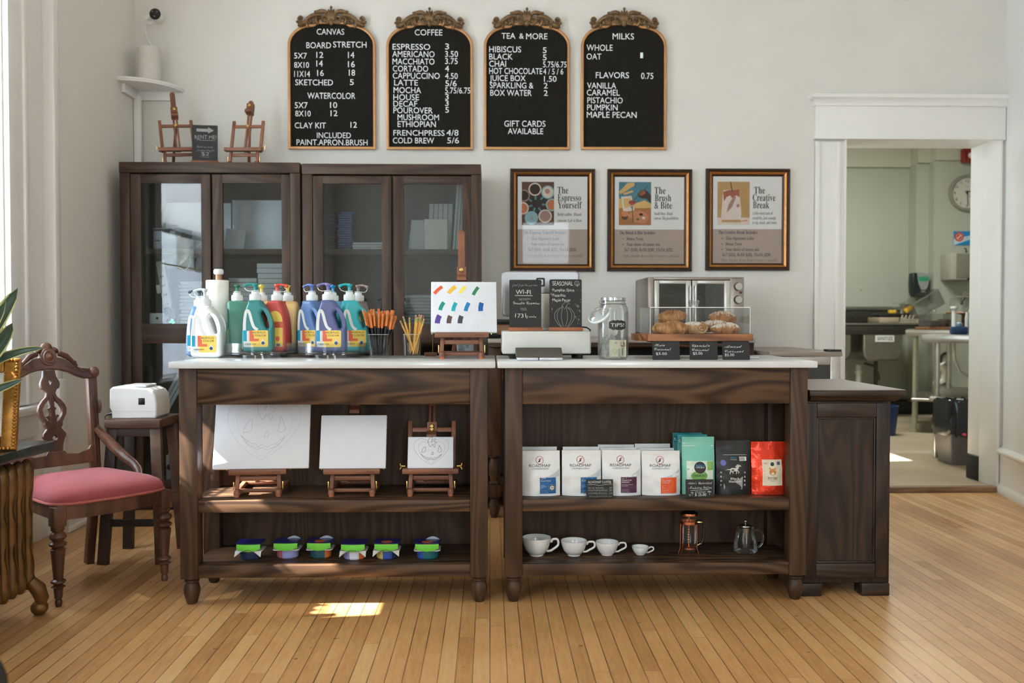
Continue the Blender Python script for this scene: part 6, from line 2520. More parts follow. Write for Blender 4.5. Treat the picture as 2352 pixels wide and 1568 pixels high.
def pain(m):
    rings = []
    n = 40
    for i in range(n + 1):
        u = i / n
        x = -.052 + .104 * u
        e = (1 - abs(2 * u - 1) ** 5)
        ring = []
        for k in range(24):
            b_ = 2 * PI * k / 24
            rr_ = .030 * (e ** .4) * (1 + .04 * math.sin(u * 34 + b_ * 2))
            ring.append((x, 1.15 * rr_ * math.cos(b_), max(rr_ * .95 * math.sin(b_), -.022) + .022))
        rings.append(ring)
    m.loft(rings)
    for s in (1,):
        pts = []
        for i in range(40):
            a = i / 40 * 2.3 * 2 * PI
            q_ = .004 + .024 * (i / 40)
            pts.append((s * .0495 + .003 * (1 - i / 40), q_ * 1.1 * math.cos(a), .024 + q_ * .9 * math.sin(a)))
        m.tube(pts, .0042, 7)


def pos(px, py, Y):
    return P(px, py, Y)


for (px, Y, dz, rot, sc, mm_, fn, lab) in (
        (1546, 3.635, .0, (0, 0, R(20)), 1.18, CRO, croissant, 'plain golden croissant at front of the left group under the cover'),
        (1517, 3.70, .0, (0, R(0), R(70)), 1.0, CRO, croissant, 'plain croissant at left end of the cover, seen end-on'),
        (1543, 3.735, .050, (R(8), R(-6), R(-25)), 1.05, CRO, croissant, 'plain croissant stacked on top of the left group'),
        (1594, 3.665, .0, (0, R(0), R(-68)), 1.06, CRO2, pain, 'chocolate croissant with coiled end in the middle of the cover'),
        (1668, 3.635, .0, (0, 0, R(12)), 1.05, CRO3, croissant, 'sugar dusted almond croissant at front of the right group'),
        (1638, 3.72, .012, (R(6), R(-8), R(-30)), 1.0, CRO3, croissant, 'sugar dusted almond croissant in the middle of the right group'),
        (1662, 3.735, .046, (R(-10), R(6), R(15)), 1.05, CRO3, croissant, 'almond croissant stacked on top of the right group')):
    m = MB(); fn(m)
    o = solo('croissant', m, mm_, lab, 'croissant', (PX(px, Y), Y, BTOP + dz), rot, group='croissants under the acrylic cover')
    o.scale = (sc * .94, sc * .94, sc * .9)


def tagdraw(lines):
    def f(m, X, Z, y, k):
        m.mi = 0
        for s, a, b, zb, h, st in lines:
            m.text(s, X(a), X(b), Z(zb), h * k, y, st, wob=.05)
    return f


for (x0, x1, y0, y1, lab, lines) in (
        (1499, 1562, 784, 826.5, 'black price tag reading Plain Croissant', [('Plain', 1504, 1528, 795, 6.5, 'script'), ('Croissant', 1503, 1542, 804.5, 6.5, 'script'), ('$5.00', 1507, 1532, 815, 6, 'sans')]),
        (1584.5, 1649, 784, 826.5, 'black price tag reading Chocolate Croissant', [('Chocolate', 1590, 1631, 796.5, 6.5, 'script'), ('Croissant', 1590, 1629, 806, 6.5, 'script'), ('$5.00', 1592, 1614, 814.5, 6, 'sans')]),
        (1660, 1723, 784, 826.5, 'black price tag reading Almond Croissant', [('Almond', 1665, 1705, 798.5, 6.5, 'script'), ('Croissant', 1665, 1709, 809.5, 6.5, 'script'), ('$5.00', 1665, 1687, 818, 6, 'sans')])):
    chalk_sign('price_tag', x0, x1, y0, y1, y1, 3.525, TOPZ, lab, tagdraw(lines), .12, False, cat='price tag', group='price tags under the croissants', rounded=.004)
m = MB(); m.box(-.030, .030, 0, .05, 0, .010, .002)
solo('metal_block', m, mat('silver_plastic', (196, 198, 202)), 'small silver block under the right end of the croissant board', 'stand foot', (PX(1722, 3.63), 3.60, TOPZ))

# rent me sign on the cabinet
def rent(m, X, Z, y, k):
    m.mi = 1
    m.flat([(X(455), Z(295)), (X(481), Z(295.5)), (X(481), Z(291.5)), (X(494), Z(299)), (X(481), Z(306)), (X(481), Z(302.5)), (X(455), Z(302))], y)
    m.text('RENT ME!', X(451), X(499), Z(319), 9 * k, y, 'sans', wob=.06)
    m.line2([(X(455), Z(321.5)), (X(497), Z(322.5))], .8 * k, y)
    m.text('Rent an easel', X(455), X(492), Z(339), 5 * k, y, 'script', wob=.06)
    m.text('for your stay for', X(455), X(495), Z(347), 5 * k, y, 'script', wob=.06)
    m.text('$2', X(466), X(483), Z(357), 8 * k, y, 'sans', wob=.05)
    m.line2([(X(464), Z(360)), (X(484), Z(361))], .6 * k, y)


chalk_sign('chalkboard_sign', 445, 502, 287, 369.5, 371.5, 5.24, TOPC, 'small chalkboard reading RENT ME with an arrow between the cabinet-top easels', rent, .03, yaw=R(6))

# espresso machine low behind the cash drawer, and the toaster oven
ey0 = 4.98
t = thing('espresso_machine', 'low black and wood espresso machine half hidden behind the swatch canvas', 'espresso machine', (PX(1112, ey0), ey0, BZ))
w = PX(1215, ey0) - PX(1112, ey0)
zt = Zy(733, ey0) - BZ
zm = Zy(744, ey0) - BZ
MAPW = wood('machine_wood_panel', (118, 82, 56), (146, 106, 74), 'x', .45, 10, 3, 8)
part('top_slab', BLKP, t, lambda m: m.box(0, w, 0, .45, zm, zt, .006))
part('wood_panel', MAPW, t, lambda m: m.box(.004, w - .004, .02, .40, .02, zm, .003))
part('side_bracket', BLKP, t, lambda m: (m.plate([(.0, .012), (.075, .012), (.072, .022), (.062, .03), (.050, .05), (.030, zm + .002), (.0, zm + .002)], (), .0, .03, .003)))
part('side_bracket', BLKP, t, lambda m: (m.plate([(w, .012), (w - .075, .012), (w - .072, .022), (w - .062, .03), (w - .050, .05), (w - .030, zm + .002), (w, zm + .002)], (), .0, .03, .003)))
part('foot', RUBBER, t, lambda m: m.box(.01, w - .01, .03, .38, 0, .02, .003))

ov = 4.98
ox0, ox1 = PX(1488, ov), PX(1709, ov)
oz1 = Zy(636, ov, 1600)
t = thing('toaster_oven', 'stainless double door toaster oven behind the croissant stand', 'toaster oven', (ox0, ov, BZ))
w, h = ox1 - ox0, oz1 - BZ
X = lambda px: PX(px, ov) - ox0
Z = lambda py: Zy(py, ov, 1600) - BZ
OVS = mat('oven_stainless', (150, 140, 130), .34, .85, var=.06)
OVL = mat('oven_light_steel', (186, 184, 176), .34, .8, var=.05)
part('housing', OVS, t, lambda m: (m.box(-.0, w, .02, .42, h - .012, h, .006), m.box(0, .012, .02, .42, .02, h - .004, .004), m.box(w - .012, w, .02, .42, .02, h - .004, .004), m.box(0, w, .40, .42, .02, h - .004), m.box(0, w, .02, .42, .018, .03)))
part('face_frame', OVS, t, lambda m: (m.box(0, X(1502), 0, .022, .02, h, .005), m.box(X(1676), w, 0, .022, .02, h, .006), m.box(X(1501), X(1677), 0, .022, Z(643), h, .004), m.box(X(1501), X(1677), 0, .022, .02, .05, .003)))
part('cavity', mat('oven_cavity', (58, 54, 50), .5, .4), t, lambda m: (m.box(X(1502), X(1676), .38, .39, .05, Z(643)), m.box(X(1502), X(1504), .05, .38, .05, Z(643)), m.box(X(1674), X(1676), .05, .38, .05, Z(643)), m.box(X(1502), X(1676), .05, .38, .045, .05)))
for (a, b, c, d) in ((1502, 1586, 1513, 1574), (1588.5, 1676, 1600, 1662)):
    dd = part('door', OVL, t, lambda m: (m.box(X(a), X(c), -.012, .006, .05, Z(644), .003), m.box(X(d), X(b), -.012, .006, .05, Z(644), .003), m.box(X(c), X(d), -.010, .004, Z(652), Z(644), .002), m.box(X(c), X(d), -.010, .004, .05, .07, .002)))
    part('glass_pane', thin_glass('oven_glass', (.55, .57, .58), .04, 0, 1.2), dd, lambda m: m.box(X(c), X(d), -.004, -.001, .07, Z(652)))
    hx = 1582.5 if a < 1550 else 1594.5
    part('handle', STEEL, dd, lambda m: (m.cyl((X(hx), -.035, .06), (X(hx), -.035, Z(657)), .0065, n=12), m.box(X(hx) - .006, X(hx) + .006, -.035, -.010, Z(661), Z(656), .002), m.box(X(hx) - .006, X(hx) + .006, -.035, -.010, .065, .078, .002)))
for zr in (Z(671), Z(681), Z(697)):
    part('rack', STEEL, t, lambda m: (m.tube([(X(1505), .08, zr), (X(1620), .08, zr), (X(1626), .08, zr - .01), (X(1620), .08, zr - .02), (X(1505), .08, zr - .02)], .0025, 6)))
for py, rr_ in ((658, 0), (688, 0)):
    part('knob', STEEL, t, lambda m: (m.lathe([(0, .022), (.019, .022), (.0215, .019), (.0225, .003), (.024, 0), (0, 0)], 28, (X(1694.5), 0, Z(py)), (0, -1, 0)), m.box(X(1694.5) - .002, X(1694.5) + .002, -.0235, -.021, Z(py), Z(py) + .018)))
part('indicator_lens', mat('dark_red_lens', (110, 40, 34), .3), t, lambda m: m.sphere((X(1701), -.001, Z(671.5)), (.009, .004, .006), 12, 7))
part('lettering', INK, t, lambda m: m.text('EMERIL', X(1681), X(1703), Z(640.5), .006, -.0008, 'sans'))

# ================================================================== coffee bags on the right cart
BAGW = mat('white_bag_film', (226, 226, 224), .45, var=.03, scale=30)
BAGS = mat('bag_swoosh', (192, 198, 200), .45, var=.02)
BAGL = [BAGW, BAGS, mat('bag_red_mark', (176, 62, 58), .5), INK, INKG, mat('bag_blue', (14, 92, 152), .5), mat('bag_plum', (78, 36, 66), .5), mat('bag_orange', (222, 88, 40), .5), WHITE]


class Bag:
    def __init__(s, w, h, d, seed=0, gus=.6, taper=0.0):
        s.w, s.h, s.d, s.gus, s.taper = w, h, d, gus, taper
        rd = random.Random(seed)
        s.ph = [rd.uniform(0, 6) for _ in range(6)]

    def half(s, x, z):
        w, h = s.w / 2, s.h
        v = z / h
        g = 1.0 if v < .45 else max(.05, 1 - ((v - .45) / .42)) if v < .86 else .05
        e = 1 - min(1, abs(x) / w) ** 3 * s.gus
        b = s.d / 2 * (g ** .8) * e + .0012
        b += .0012 * math.sin(x * 90 + z * 60 + s.ph[0]) * math.sin(z * 70 - x * 30 + s.ph[1]) + .0008 * math.sin(x * 40 - z * 120 + s.ph[2])
        return max(.0008, b)

    def front(s, x, z):
        return -s.half(x, z)

    def dec(s, off=.0006):
        return lambda x, z: s.front(x, z) - off

    def body(s, m, lean=0):
        nx, nz = 14, 22
        w, h = s.w / 2, s.h
        F_, B_ = [], []
        for j in range(nz + 1):
            z = h * j / nz
            k = 1 - s.taper * (j / nz) * 1.0 if s.taper >= 0 else 1
            for i in range(nx + 1):
                x = (-w + s.w * i / nx)
                F_.append((x, -s.half(x, z), z)); B_.append((x, s.half(x, z), z))
        n = len(F_)
        fs = []
        r = nx + 1
        for j in range(nz):
            for i in range(nx):
                a = j * r + i
                fs.append((a, a + 1, a + 1 + r, a + r)); fs.append((n + a + 1, n + a, n + a + r, n + a + 1 + r))
            a = j * r
            fs.append((a, a + r, n + a + r, n + a)); fs.append((a + nx, n + a + nx, n + a + nx + r, a + nx + r))
        for i in range(nx):
            fs.append((i + 1, i, n + i, n + i + 1)); fs.append((nz * r + i, nz * r + i + 1, n + nz * r + i + 1, n + nz * r + i))
        m.add(F_ + B_, fs)


def dec_rect(m, fn, a, b, c, d, nx=6, nz=6):
    vs = [(a + (b - a) * i / nx, fn(a + (b - a) * i / nx, c + (d - c) * j / nz), c + (d - c) * j / nz) for j in range(nz + 1) for i in range(nx + 1)]
    m.add(vs, [(j * (nx + 1) + i, j * (nx + 1) + i + 1, (j + 1) * (nx + 1) + i + 1, (j + 1) * (nx + 1) + i) for j in range(nz) for i in range(nx)])


def dec_fan(m, fn, c, pts):
    """fill around a centre so that the patch follows the bag"""
    vs = [(c[0], fn(*c), c[1])]
    rr_ = (.5, 1.0)
    n = len(pts)
    for k in rr_:
        for p in pts:
            x, z = c[0] + (p[0] - c[0]) * k, c[1] + (p[1] - c[1]) * k
            vs.append((x, fn(x, z), z))
    fs = [(0, 1 + i, 1 + (i + 1) % n) for i in range(n)] + [(1 + i, 1 + n + i, 1 + n + (i + 1) % n, 1 + (i + 1) % n) for i in range(n)]
    m.add(vs, fs)


BGY = 3.52


def roadmap(px0, px1, py0, label, kind, Y=BGY, front=True, group='white coffee bags', yaw=0.0, seed=1):
    a, b = PX(px0, Y), PX(px1, Y)
    w = b - a
    h = Zy(py0, Y, px0) - SZ1
    g = Bag(w, h, .066, seed)
    t = thing('coffee_bag', label, 'coffee bag', ((a + b) / 2, Y, SZ1 + .0008), (0, 0, yaw), group)
    part('pouch', BAGW, t, g.body)
    if not front:
        return t
    m = MB()
    d1, d2 = g.dec(.0011), g.dec(.0017)
    u = w / .146
    # grey swoosh across the lower half
    m.mi = 1
    top = [(.5, .60), (.40, .53), (.28, .475), (.12, .43), (0, .41)]
    bot = [(.5, .44), (.40, .41), (.28, .395), (.12, .395), (0, .405)]
    for i in range(4):
        q = [top[i], top[i + 1], bot[i + 1], bot[i]]
        m.add([(x * w * .97, d1(x * w * .97, z * h), z * h) for x, z in q], [(0, 1, 2, 3)])
    m.mi = 2
    c = (-.004 * u, .79 * h)
    m.ring2(c[0], c[1], .0128 * u, .0146 * u, 0, 30, d1)
    for p in ([(.0085, .0085), (.0, .003), (-.0085, -.0085), (.0, -.003)],):
        m.add([(c[0] + x * u, d1(c[0] + x * u, c[1] + z * u), c[1] + z * u) for x, z in ((.0090, .0085), (-.0035, .0035), (-.0020, .0), (.0, -.0015))], [(0, 1, 2, 3)])
        m.mi = 3
        m.add([(c[0] + x * u, d1(c[0] + x * u, c[1] + z * u), c[1] + z * u) for x, z in ((-.0085, -.0085), (.0035, -.0035), (.0015, .0), (-.001, .0015))], [(0, 1, 2, 3)])
    m.mi = 3
    m.text('ROADMAP', -.044 * u, .036 * u, .645 * h, .0098 * u, 0, fn=d1)
    m.mi = 4
    m.text('COFFEEWORKS', -.036 * u, .029 * u, .594 * h, .0048 * u, 0, fn=d1)
    if kind is not None:
        ci, head, z0 = kind
        m.mi = ci
        x0, x1 = -.006 * u + .001, .056 * u
        zz0, zz1 = z0 * h, z0 * h + .060 * u
        dec_rect(m, d1, x0, x1, zz0, zz1, 8, 8)
        m.mi = 8
        for i, s in enumerate(head):
            m.text(s, x0 + .004, None, zz1 - (.0145 + .0075 * i) * u, .0052 * u, 0, fn=d2, asp=.95)
        m.text('BLEND', x0 + .004, None, zz1 - .0065 * u, .0022 * u, 0, fn=d2)
        for i, s in enumerate(('CARAMEL', 'CHOCOLATE', 'NUT') if ci == 5 else ('BITTERSWEET CHOCOLATE', 'BLACK CHERRY') if ci == 6 else ('CARAMEL', 'NUT', 'CITRUS')):
            m.text(s, x0 + .004, None, zz1 - (.030 + .0048 * i) * u, .0024 * u, 0, fn=d2)
        m.text('WHOLE BEAN COFFEE', x0 + .004, None, zz0 + .010 * u, .0018 * u, 0, fn=d2)
        m.text('NET WT 12 OZ (340G)', x0 + .004, None, zz0 + .003 * u, .0021 * u, 0, fn=d2)
        if len(kind) == 3 and label.startswith('white coffee bag with round'):
            m.mi = 8
            dec_fan(m, g.dec(.0023), (x1 - .015 * u, zz0 + .022 * u), [(x1 - .015 * u + .0125 * u * math.cos(i * PI / 12), zz0 + .022 * u + .0125 * u * math.sin(i * PI / 12)) for i in range(24)])
            m.mi = 3
            m.ring2(x1 - .015 * u, zz0 + .022 * u, .0085 * u, .0118 * u, 0, 24, g.dec(.0029))
            m.text('93', x1 - .0195 * u, x1 - .0105 * u, zz0 + .0195 * u, .0055 * u, 0, 'serif', fn=g.dec(.0029))
    build('label', m, BAGL, t)
    return t


roadmap(1197, 1286, 1035, 'white coffee bag with round seal on its blue label, leftmost on the shelf', (5, ['BLUE RIDGE'], .055), seed=1, yaw=R(2))
roadmap(1291, 1380, 1034, 'white coffee bag with blue label partly behind the small price chalkboard', (5, ['BLUE RIDGE'], .06), seed=2)
roadmap(1383.5, 1471.5, 1033, 'white coffee bag with dark plum label', (6, ['SIGNATURE', 'ESPRESSO'], .065), seed=3, yaw=R(-1))
roadmap(1474.5, 1562, 1035, 'white coffee bag with orange label beside the mint bag', (7, ['COLOMBIA', 'EXCELSO'], .05), seed=4)
for (a, b, c, Y, lab) in ((1194, 1279, 1026, 3.60, 'plain white coffee bag behind the leftmost bag with the round seal'), (1293, 1376, 1026, 3.60, 'plain white coffee bag behind the second blue labelled bag'),
                          (1380, 1460, 1028, 3.595, 'plain white coffee bag directly behind the plum labelled bag'), (1374, 1457, 1021, 3.67, 'rearmost plain white coffee bag behind the plum labelled one'),
                          (1470, 1549, 1029, 3.595, 'plain white coffee bag directly behind the orange labelled bag'), (1459, 1540, 1019, 3.67, 'rearmost plain white coffee bag behind the orange labelled one')):
    roadmap(a, b, c, lab, None, Y, False, seed=int(a))

MINT = mat('mint_bag_film', (118, 190, 170), .4, var=.05, scale=30)
MINT2 = mat('teal_bag_film', (52, 150, 148), .4, var=.05, scale=30)
MINT3 = mat('deep_teal_bag_film', (32, 128, 132), .4, var=.05, scale=30)
LIME = mat('lime_print', (128, 176, 92), .6, var=.3, scale=60)
CYAN = mat('cyan_print', (60, 160, 200), .5)


def pouch(px0, px1, py0, py1, Y, mm_, label, seed, deco=None, mats=(), yaw=0.0, d=.06, gus=.6, group=None, w_off=0):
    a, b = PX(px0, Y), PX(px1, Y)
    h = Zy(py0, Y, px0) - SZ1
    g = Bag(b - a, h, d, seed, gus)
    t = thing('coffee_bag', label, 'coffee bag', ((a + b) / 2, Y, SZ1 + .0008), (0, 0, yaw), group)
    part('pouch', mm_, t, g.body)
    if deco:
        m = MB(); deco(m, g, b - a, h)
        build('label', m, list(mats), t)
    return t


def mint(m, g, w, h):
    d1, d2, d3 = g.dec(.0006), g.dec(.0011), g.dec(.0016)
    m.mi = 0
    m.line2([(-.47 * w + .94 * w * i / 12, .845 * h) for i in range(13)], .0025, 0, d1)
    for i in range(30):
        m.disc(-.46 * w + .92 * w * i / 29, .885 * h, .0009, 0, 6, fn=d1)
    m.ring2(-.44 * w, .89 * h, .002, .004, 0, 12, fn=d1)
    m.mi = 1
    dec_rect(m, d1, -.38 * w, .44 * w, .10 * h, .585 * h, 8, 8)
    m.mi = 2
    dec_rect(m, d2, .25 * w, .44 * w, .43 * h, .58 * h, 4, 4)
    dec_fan(m, d2, (.0, .33 * h), [(.26 * w * math.cos(i * PI / 8), .33 * h + .09 * h * math.sin(i * PI / 8)) for i in range(16)])
    m.mi = 3
    dec_fan(m, d3, (.02 * w, .475 * h), [(.02 * w + .0225 * math.cos(i * PI / 14), .475 * h + .0225 * math.sin(i * PI / 14)) for i in range(28)])
    m.mi = 4
    m.text("Asher's", .02 * w - .0165, .02 * w + .0175, .492 * h, .0085, 0, fn=g.dec(.0022))
    m.mi = 0
    m.text('COFFEE BEANS', .02 * w - .0165, .02 * w + .0165, .466 * h, .0052, 0, fn=g.dec(.0022))
    m.mi = 3
    m.text('UNEARTHED', -.17 * w, .22 * w, .318 * h, .009, 0, fn=d3)


pouch(1567, 1641, 1003, 1140, BGY + .01, MINT, 'mint green coffee bag with round black emblem behind the mushroom coffee tag', 11, mint, [WHITE, mat('pale_print', (214, 222, 208), .6, var=.15, scale=40), LIME, BLACK, CYAN])
seal = lambda m, g, w, h: (m.line2([(-.47 * w + .94 * w * i / 12, .865 * h) for i in range(13)], .0012, 0, g.dec(.0006)), m.ring2(-.43 * w, .895 * h, .002, .004, 0, 12, fn=g.dec(.0006)))
pouch(1557, 1625, 998, 1140, 3.60, MINT2, 'teal coffee bag directly behind the mint one', 12, seal, [WHITE])
pouch(1546, 1614, 994, 1140, 3.67, MINT3, 'dark teal coffee bag, rearmost behind the mint one', 13, seal, [WHITE])


def stallion(m, g, w, h):
    d1, d2, d3 = g.dec(.0006), g.dec(.0011), g.dec(.0016)
    m.mi = 1
    m.flat([(-.30 * w, .105 * h), (.22 * w, .105 * h), (.24 * w, .34 * h), (-.32 * w, .34 * h)], 0, d1)
    m.mi = 0
    m.text('Black', -.13 * w, .14 * w, .285 * h, .0085, 0, 'serif', fn=g.dec(.0024))
    m.text('Stallion', -.17 * w, .19 * w, .232 * h, .0085, 0, 'serif', fn=g.dec(.0024))
    m.mi = 3
    m.text('AUTHENTIC', -.13 * w, .13 * w, .195 * h, .004, 0, fn=d2)
    m.text('BRAZILIAN', -.15 * w, .15 * w, .165 * h, .004, 0, fn=d2)
    m.mi = 0
    for i, ch in enumerate('Stay'):
        m.text(ch, -.40 * w, -.355 * w, (.395 - .075 * i) * h, .0075, 0, 'serif', fn=d1)
    for i, ch in enumerate('Wild'):
        m.text(ch, .275 * w, .325 * w, (.395 - .075 * i) * h, .0075, 0, 'serif', fn=d1)
    m.line2([(-.30 * w + .68 * w * i / 8, .735 * h) for i in range(9)], .0009, 0, d1)
    # bar code and badge
    dec_rect(m, d1, .16 * w, .365 * w, .625 * h, .70 * h, 3, 3)
    m.mi = 3
    for i in range(11):
        m.line2([(.175 * w + i * .0016 * w / .12, .632 * h), (.175 * w + i * .0016 * w / .12, .69 * h)], .0006 + .0005 * (i % 2), 0, d2)
    m.mi = 2
    m.flat([(-.31 * w + (.013 if i % 2 else .009) * math.cos(i * PI / 12), .59 * h + (.013 if i % 2 else .009) * math.sin(i * PI / 12)) for i in range(24)], 0, d1)
    m.mi = 4
    m.text("Asher's", -.10 * w, .07 * w, .67 * h, .0065, 0, fn=d1)
    m.mi = 0
    m.text('COFFEE BEANS', -.11 * w, .08 * w, .64 * h, .0032, 0, fn=d1)
    # running horse
    q = lambda pts: [(x * w, d1(x * w, z * h), z * h) for x, z in pts]
    m.mi = 5
    for pts in ([(-.14, .475), (-.08, .50), (.02, .495), (.08, .50), (.10, .48), (.07, .445), (.0, .44), (-.06, .435), (-.12, .435)], [(.05, .50), (.10, .545), (.15, .555), (.20, .53), (.19, .52), (.14, .525), (.11, .475)],
                [(-.12, .48), (-.20, .475), (-.28, .455), (-.20, .465), (-.12, .462)], [(-.12, .45), (-.15, .41), (-.13, .385), (-.115, .39), (-.125, .41), (-.08, .44)], [(-.08, .44), (-.06, .40), (-.03, .395), (-.04, .41), (-.05, .44)],
                [(.03, .445), (.05, .41), (.03, .39), (.04, .385), (.07, .41), (.06, .45)], [(.07, .45), (.12, .42), (.10, .40), (.11, .395), (.14, .42), (.09, .465)], [(.02, .51), (.07, .555), (.13, .57), (.09, .545), (.05, .51)]):
        m.add(q(pts), [tuple(range(len(pts)))])


BLKB = mat('matte_black_film', (26, 27, 26), .5, var=.1, scale=30)
pouch(1645, 1724, 1011, 1140, BGY + .005, BLKB, 'matte black coffee bag with white running horse', 14, stallion, [WHITE, mat('silver_fade', (150, 150, 148), .5), mat('periwinkle_badge', (108, 104, 176), .6), BLACK, CYAN, mat('bone_print', (206, 200, 190), .6)])


def tiger(m, g, w, h):
    d1, d2, d3 = g.dec(.0008), g.dec(.0013), g.dec(.0018)
    m.mi = 0
    a, b, c, d = -.22 * w, .36 * w, .175 * h, .665 * h
    dec_rect(m, d1, a, b, c, d, 8, 8)
    cx_ = (a + b) / 2
    W_ = b - a
    m.mi = 1
    m.line2([(cx_ - .27 * W_, c + .36 * (d - c)), (cx_ - .27 * W_, c + .70 * (d - c)), (cx_ + .27 * W_, c + .70 * (d - c)), (cx_ + .27 * W_, c + .36 * (d - c)), (cx_ - .27 * W_, c + .36 * (d - c))], .0008, 0, d2)
    dec_fan(m, d2, (cx_, c + .53 * (d - c)), [(cx_ + .17 * W_ * math.cos(i * PI / 8), c + .53 * (d - c) + .125 * (d - c) * math.sin(i * PI / 8)) for i in range(16)])
    for s in (-1, 1):
        m.disc(cx_ + s * .13 * W_, c + .66 * (d - c), .0035, 0, 10, fn=d2)
    m.mi = 0
    dec_fan(m, d3, (cx_, c + .47 * (d - c)), [(cx_ + .08 * W_ * math.cos(i * PI / 6), c + .47 * (d - c) + .05 * (d - c) * math.sin(i * PI / 6)) for i in range(12)])
    m.mi = 3
    for s in (-1, 1):
        m.disc(cx_ + s * .06 * W_, c + .55 * (d - c), .0011, 0, 8, fn=d3)
        for k in range(3):
            m.line2([(cx_ + s * (.10 + .02 * k) * W_, c + (.48 + .05 * k) * (d - c)), (cx_ + s * .16 * W_, c + (.49 + .045 * k) * (d - c))], .0007, 0, d3)
    m.text('Red Tiger', cx_ - .25 * W_, cx_ + .25 * W_, c + .28 * (d - c), .006, 0, 'serif', fn=d2)
    m.text('FRENCH ROAST', cx_ - .22 * W_, cx_ + .22 * W_, c + .22 * (d - c), .003, 0, fn=d2)
    m.text('STRONG', cx_ - .09 * W_, cx_ + .09 * W_, c + .16 * (d - c), .003, 0, fn=d2)
    for i, ch in enumerate('UNTAMED'):
        for s in (-1, 1):
            m.text(ch, cx_ + s * .40 * W_ - .0012, cx_ + s * .40 * W_ + .0012, c + (.66 - .085 * i) * (d - c), .003, 0, fn=d2)
    dec_fan(m, d2, (cx_, c + .83 * (d - c)), [(cx_ + .0072 * math.cos(i * PI / 10), c + .83 * (d - c) + .0072 * math.sin(i * PI / 10)) for i in range(20)])
    m.mi = 4
    m.text("Asher's", cx_ - .0048, cx_ + .0048, c + .835 * (d - c), .0026, 0, fn=d3)
    m.mi = 2
    m.text('NEW!', a + .05 * W_, a + .25 * W_, c + .83 * (d - c), .006, 0, 'script', fn=d2)
    m.mi = 5
    m.flat([(b - .26 * W_, c + .80 * (d - c)), (b - .10 * W_, c + .80 * (d - c)), (b - .10 * W_, c + .92 * (d - c)), (b - .26 * W_, c + .92 * (d - c))], 0, d2)


REDF = mat('red_foil', (226, 62, 34), .22, .45, var=.12, scale=14, bump=.9, bscale=40)
pouch(1726, 1805, 1014, 1140, BGY + .005, REDF, 'glossy red foil coffee bag with cream label, rightmost on the shelf', 15, tiger, [mat('cream_label', (226, 212, 186), .6), mat('tiger_orange', (206, 134, 70), .6), mat('note_red', (206, 60, 50), .6), BLACK, CYAN, mat('slate_print', (96, 100, 130), .6)], d=.064)


def pricecard(m, X, Z, y, k):
    m.mi = 0
    m.text('ROADMAP COFFEE', X(1352.5), X(1405), Z(1110.5), 5.6 * k, y, wob=.05)
    m.line2([(X(1351), Z(1114)), (X(1366), Z(1113.5)), (X(1378), Z(1116)), (X(1392), Z(1113.5)), (X(1407), Z(1113))], .6 * k, y)
    m.mi = 1
    for s, n, zb in (('BLUE RIDGE.......', '20', 1124), ('SIGNATURE ESPRESSO..', '20', 1130), ('COLOMBIA EXCELSO....', '22', 1137)):
        m.text(s, X(1352), X(1398), Z(zb), 3.6 * k, y, wob=.05)
        m.text(n, X(1400.5), X(1406.5), Z(zb), 3.8 * k, y)
    m.text('we can grind it for you', X(1354), X(1406), Z(1144), 4 * k, y, 'script', wob=.05)


chalk_sign('price_tag', 1347.5, 1409.5, 1101, 1146.5, 1146.5, 3.452, SZ1, 'small chalk price card listing coffees, in front of the blue and plum labelled bags', pricecard, .10, False, cat='price tag', group='chalk price cards on the coffee shelf', rounded=.0015)


def mushcard(m, X, Z, y, k):
    m.mi = 0
    m.text("Asher's Unearthed", X(1582), X(1638), Z(1113), 6 * k, y, 'script', wob=.04)
    m.text('Mushroom Coffee', X(1584), X(1637), Z(1125), 6 * k, y, 'script', wob=.04)
    m.line2([(X(1588), Z(1129.5)), (X(1610), Z(1128)), (X(1630), Z(1127))], .7 * k, y)
    m.text('pre-ground', X(1599), X(1622), Z(1134.5), 3.4 * k, y, wob=.05)
    m.text('$ 25.00', X(1598), X(1624), Z(1143.5), 6.4 * k, y, wob=.04)
    m.mi = 1
    for cx_, cz2, r in ((1591.5, 1136, 3.6), (1631, 1134, 4.8), (1586, 1141, 2.4)):
        m.flat([(X(cx_ + r * math.cos(a)), Z(cz2 - r * .8 * math.sin(a))) for a in [i * PI / 8 for i in range(9)]], y)
        m.line2([(X(cx_ + 1), Z(cz2)), (X(cx_), Z(cz2 + r * 1.5))], 1.1 * k, y)


chalk_sign('price_tag', 1577, 1642, 1101, 1147, 1147, 3.452, SZ1, 'small chalk card for mushroom coffee standing before the mint bag', mushcard, .10, False, cat='price tag', group='chalk price cards on the coffee shelf', rounded=.0015)

# ================================================================== cups and pots on the lower shelf
LZ2 = .148
PORC = mat('white_porcelain', (232, 230, 226), .12, var=.01)


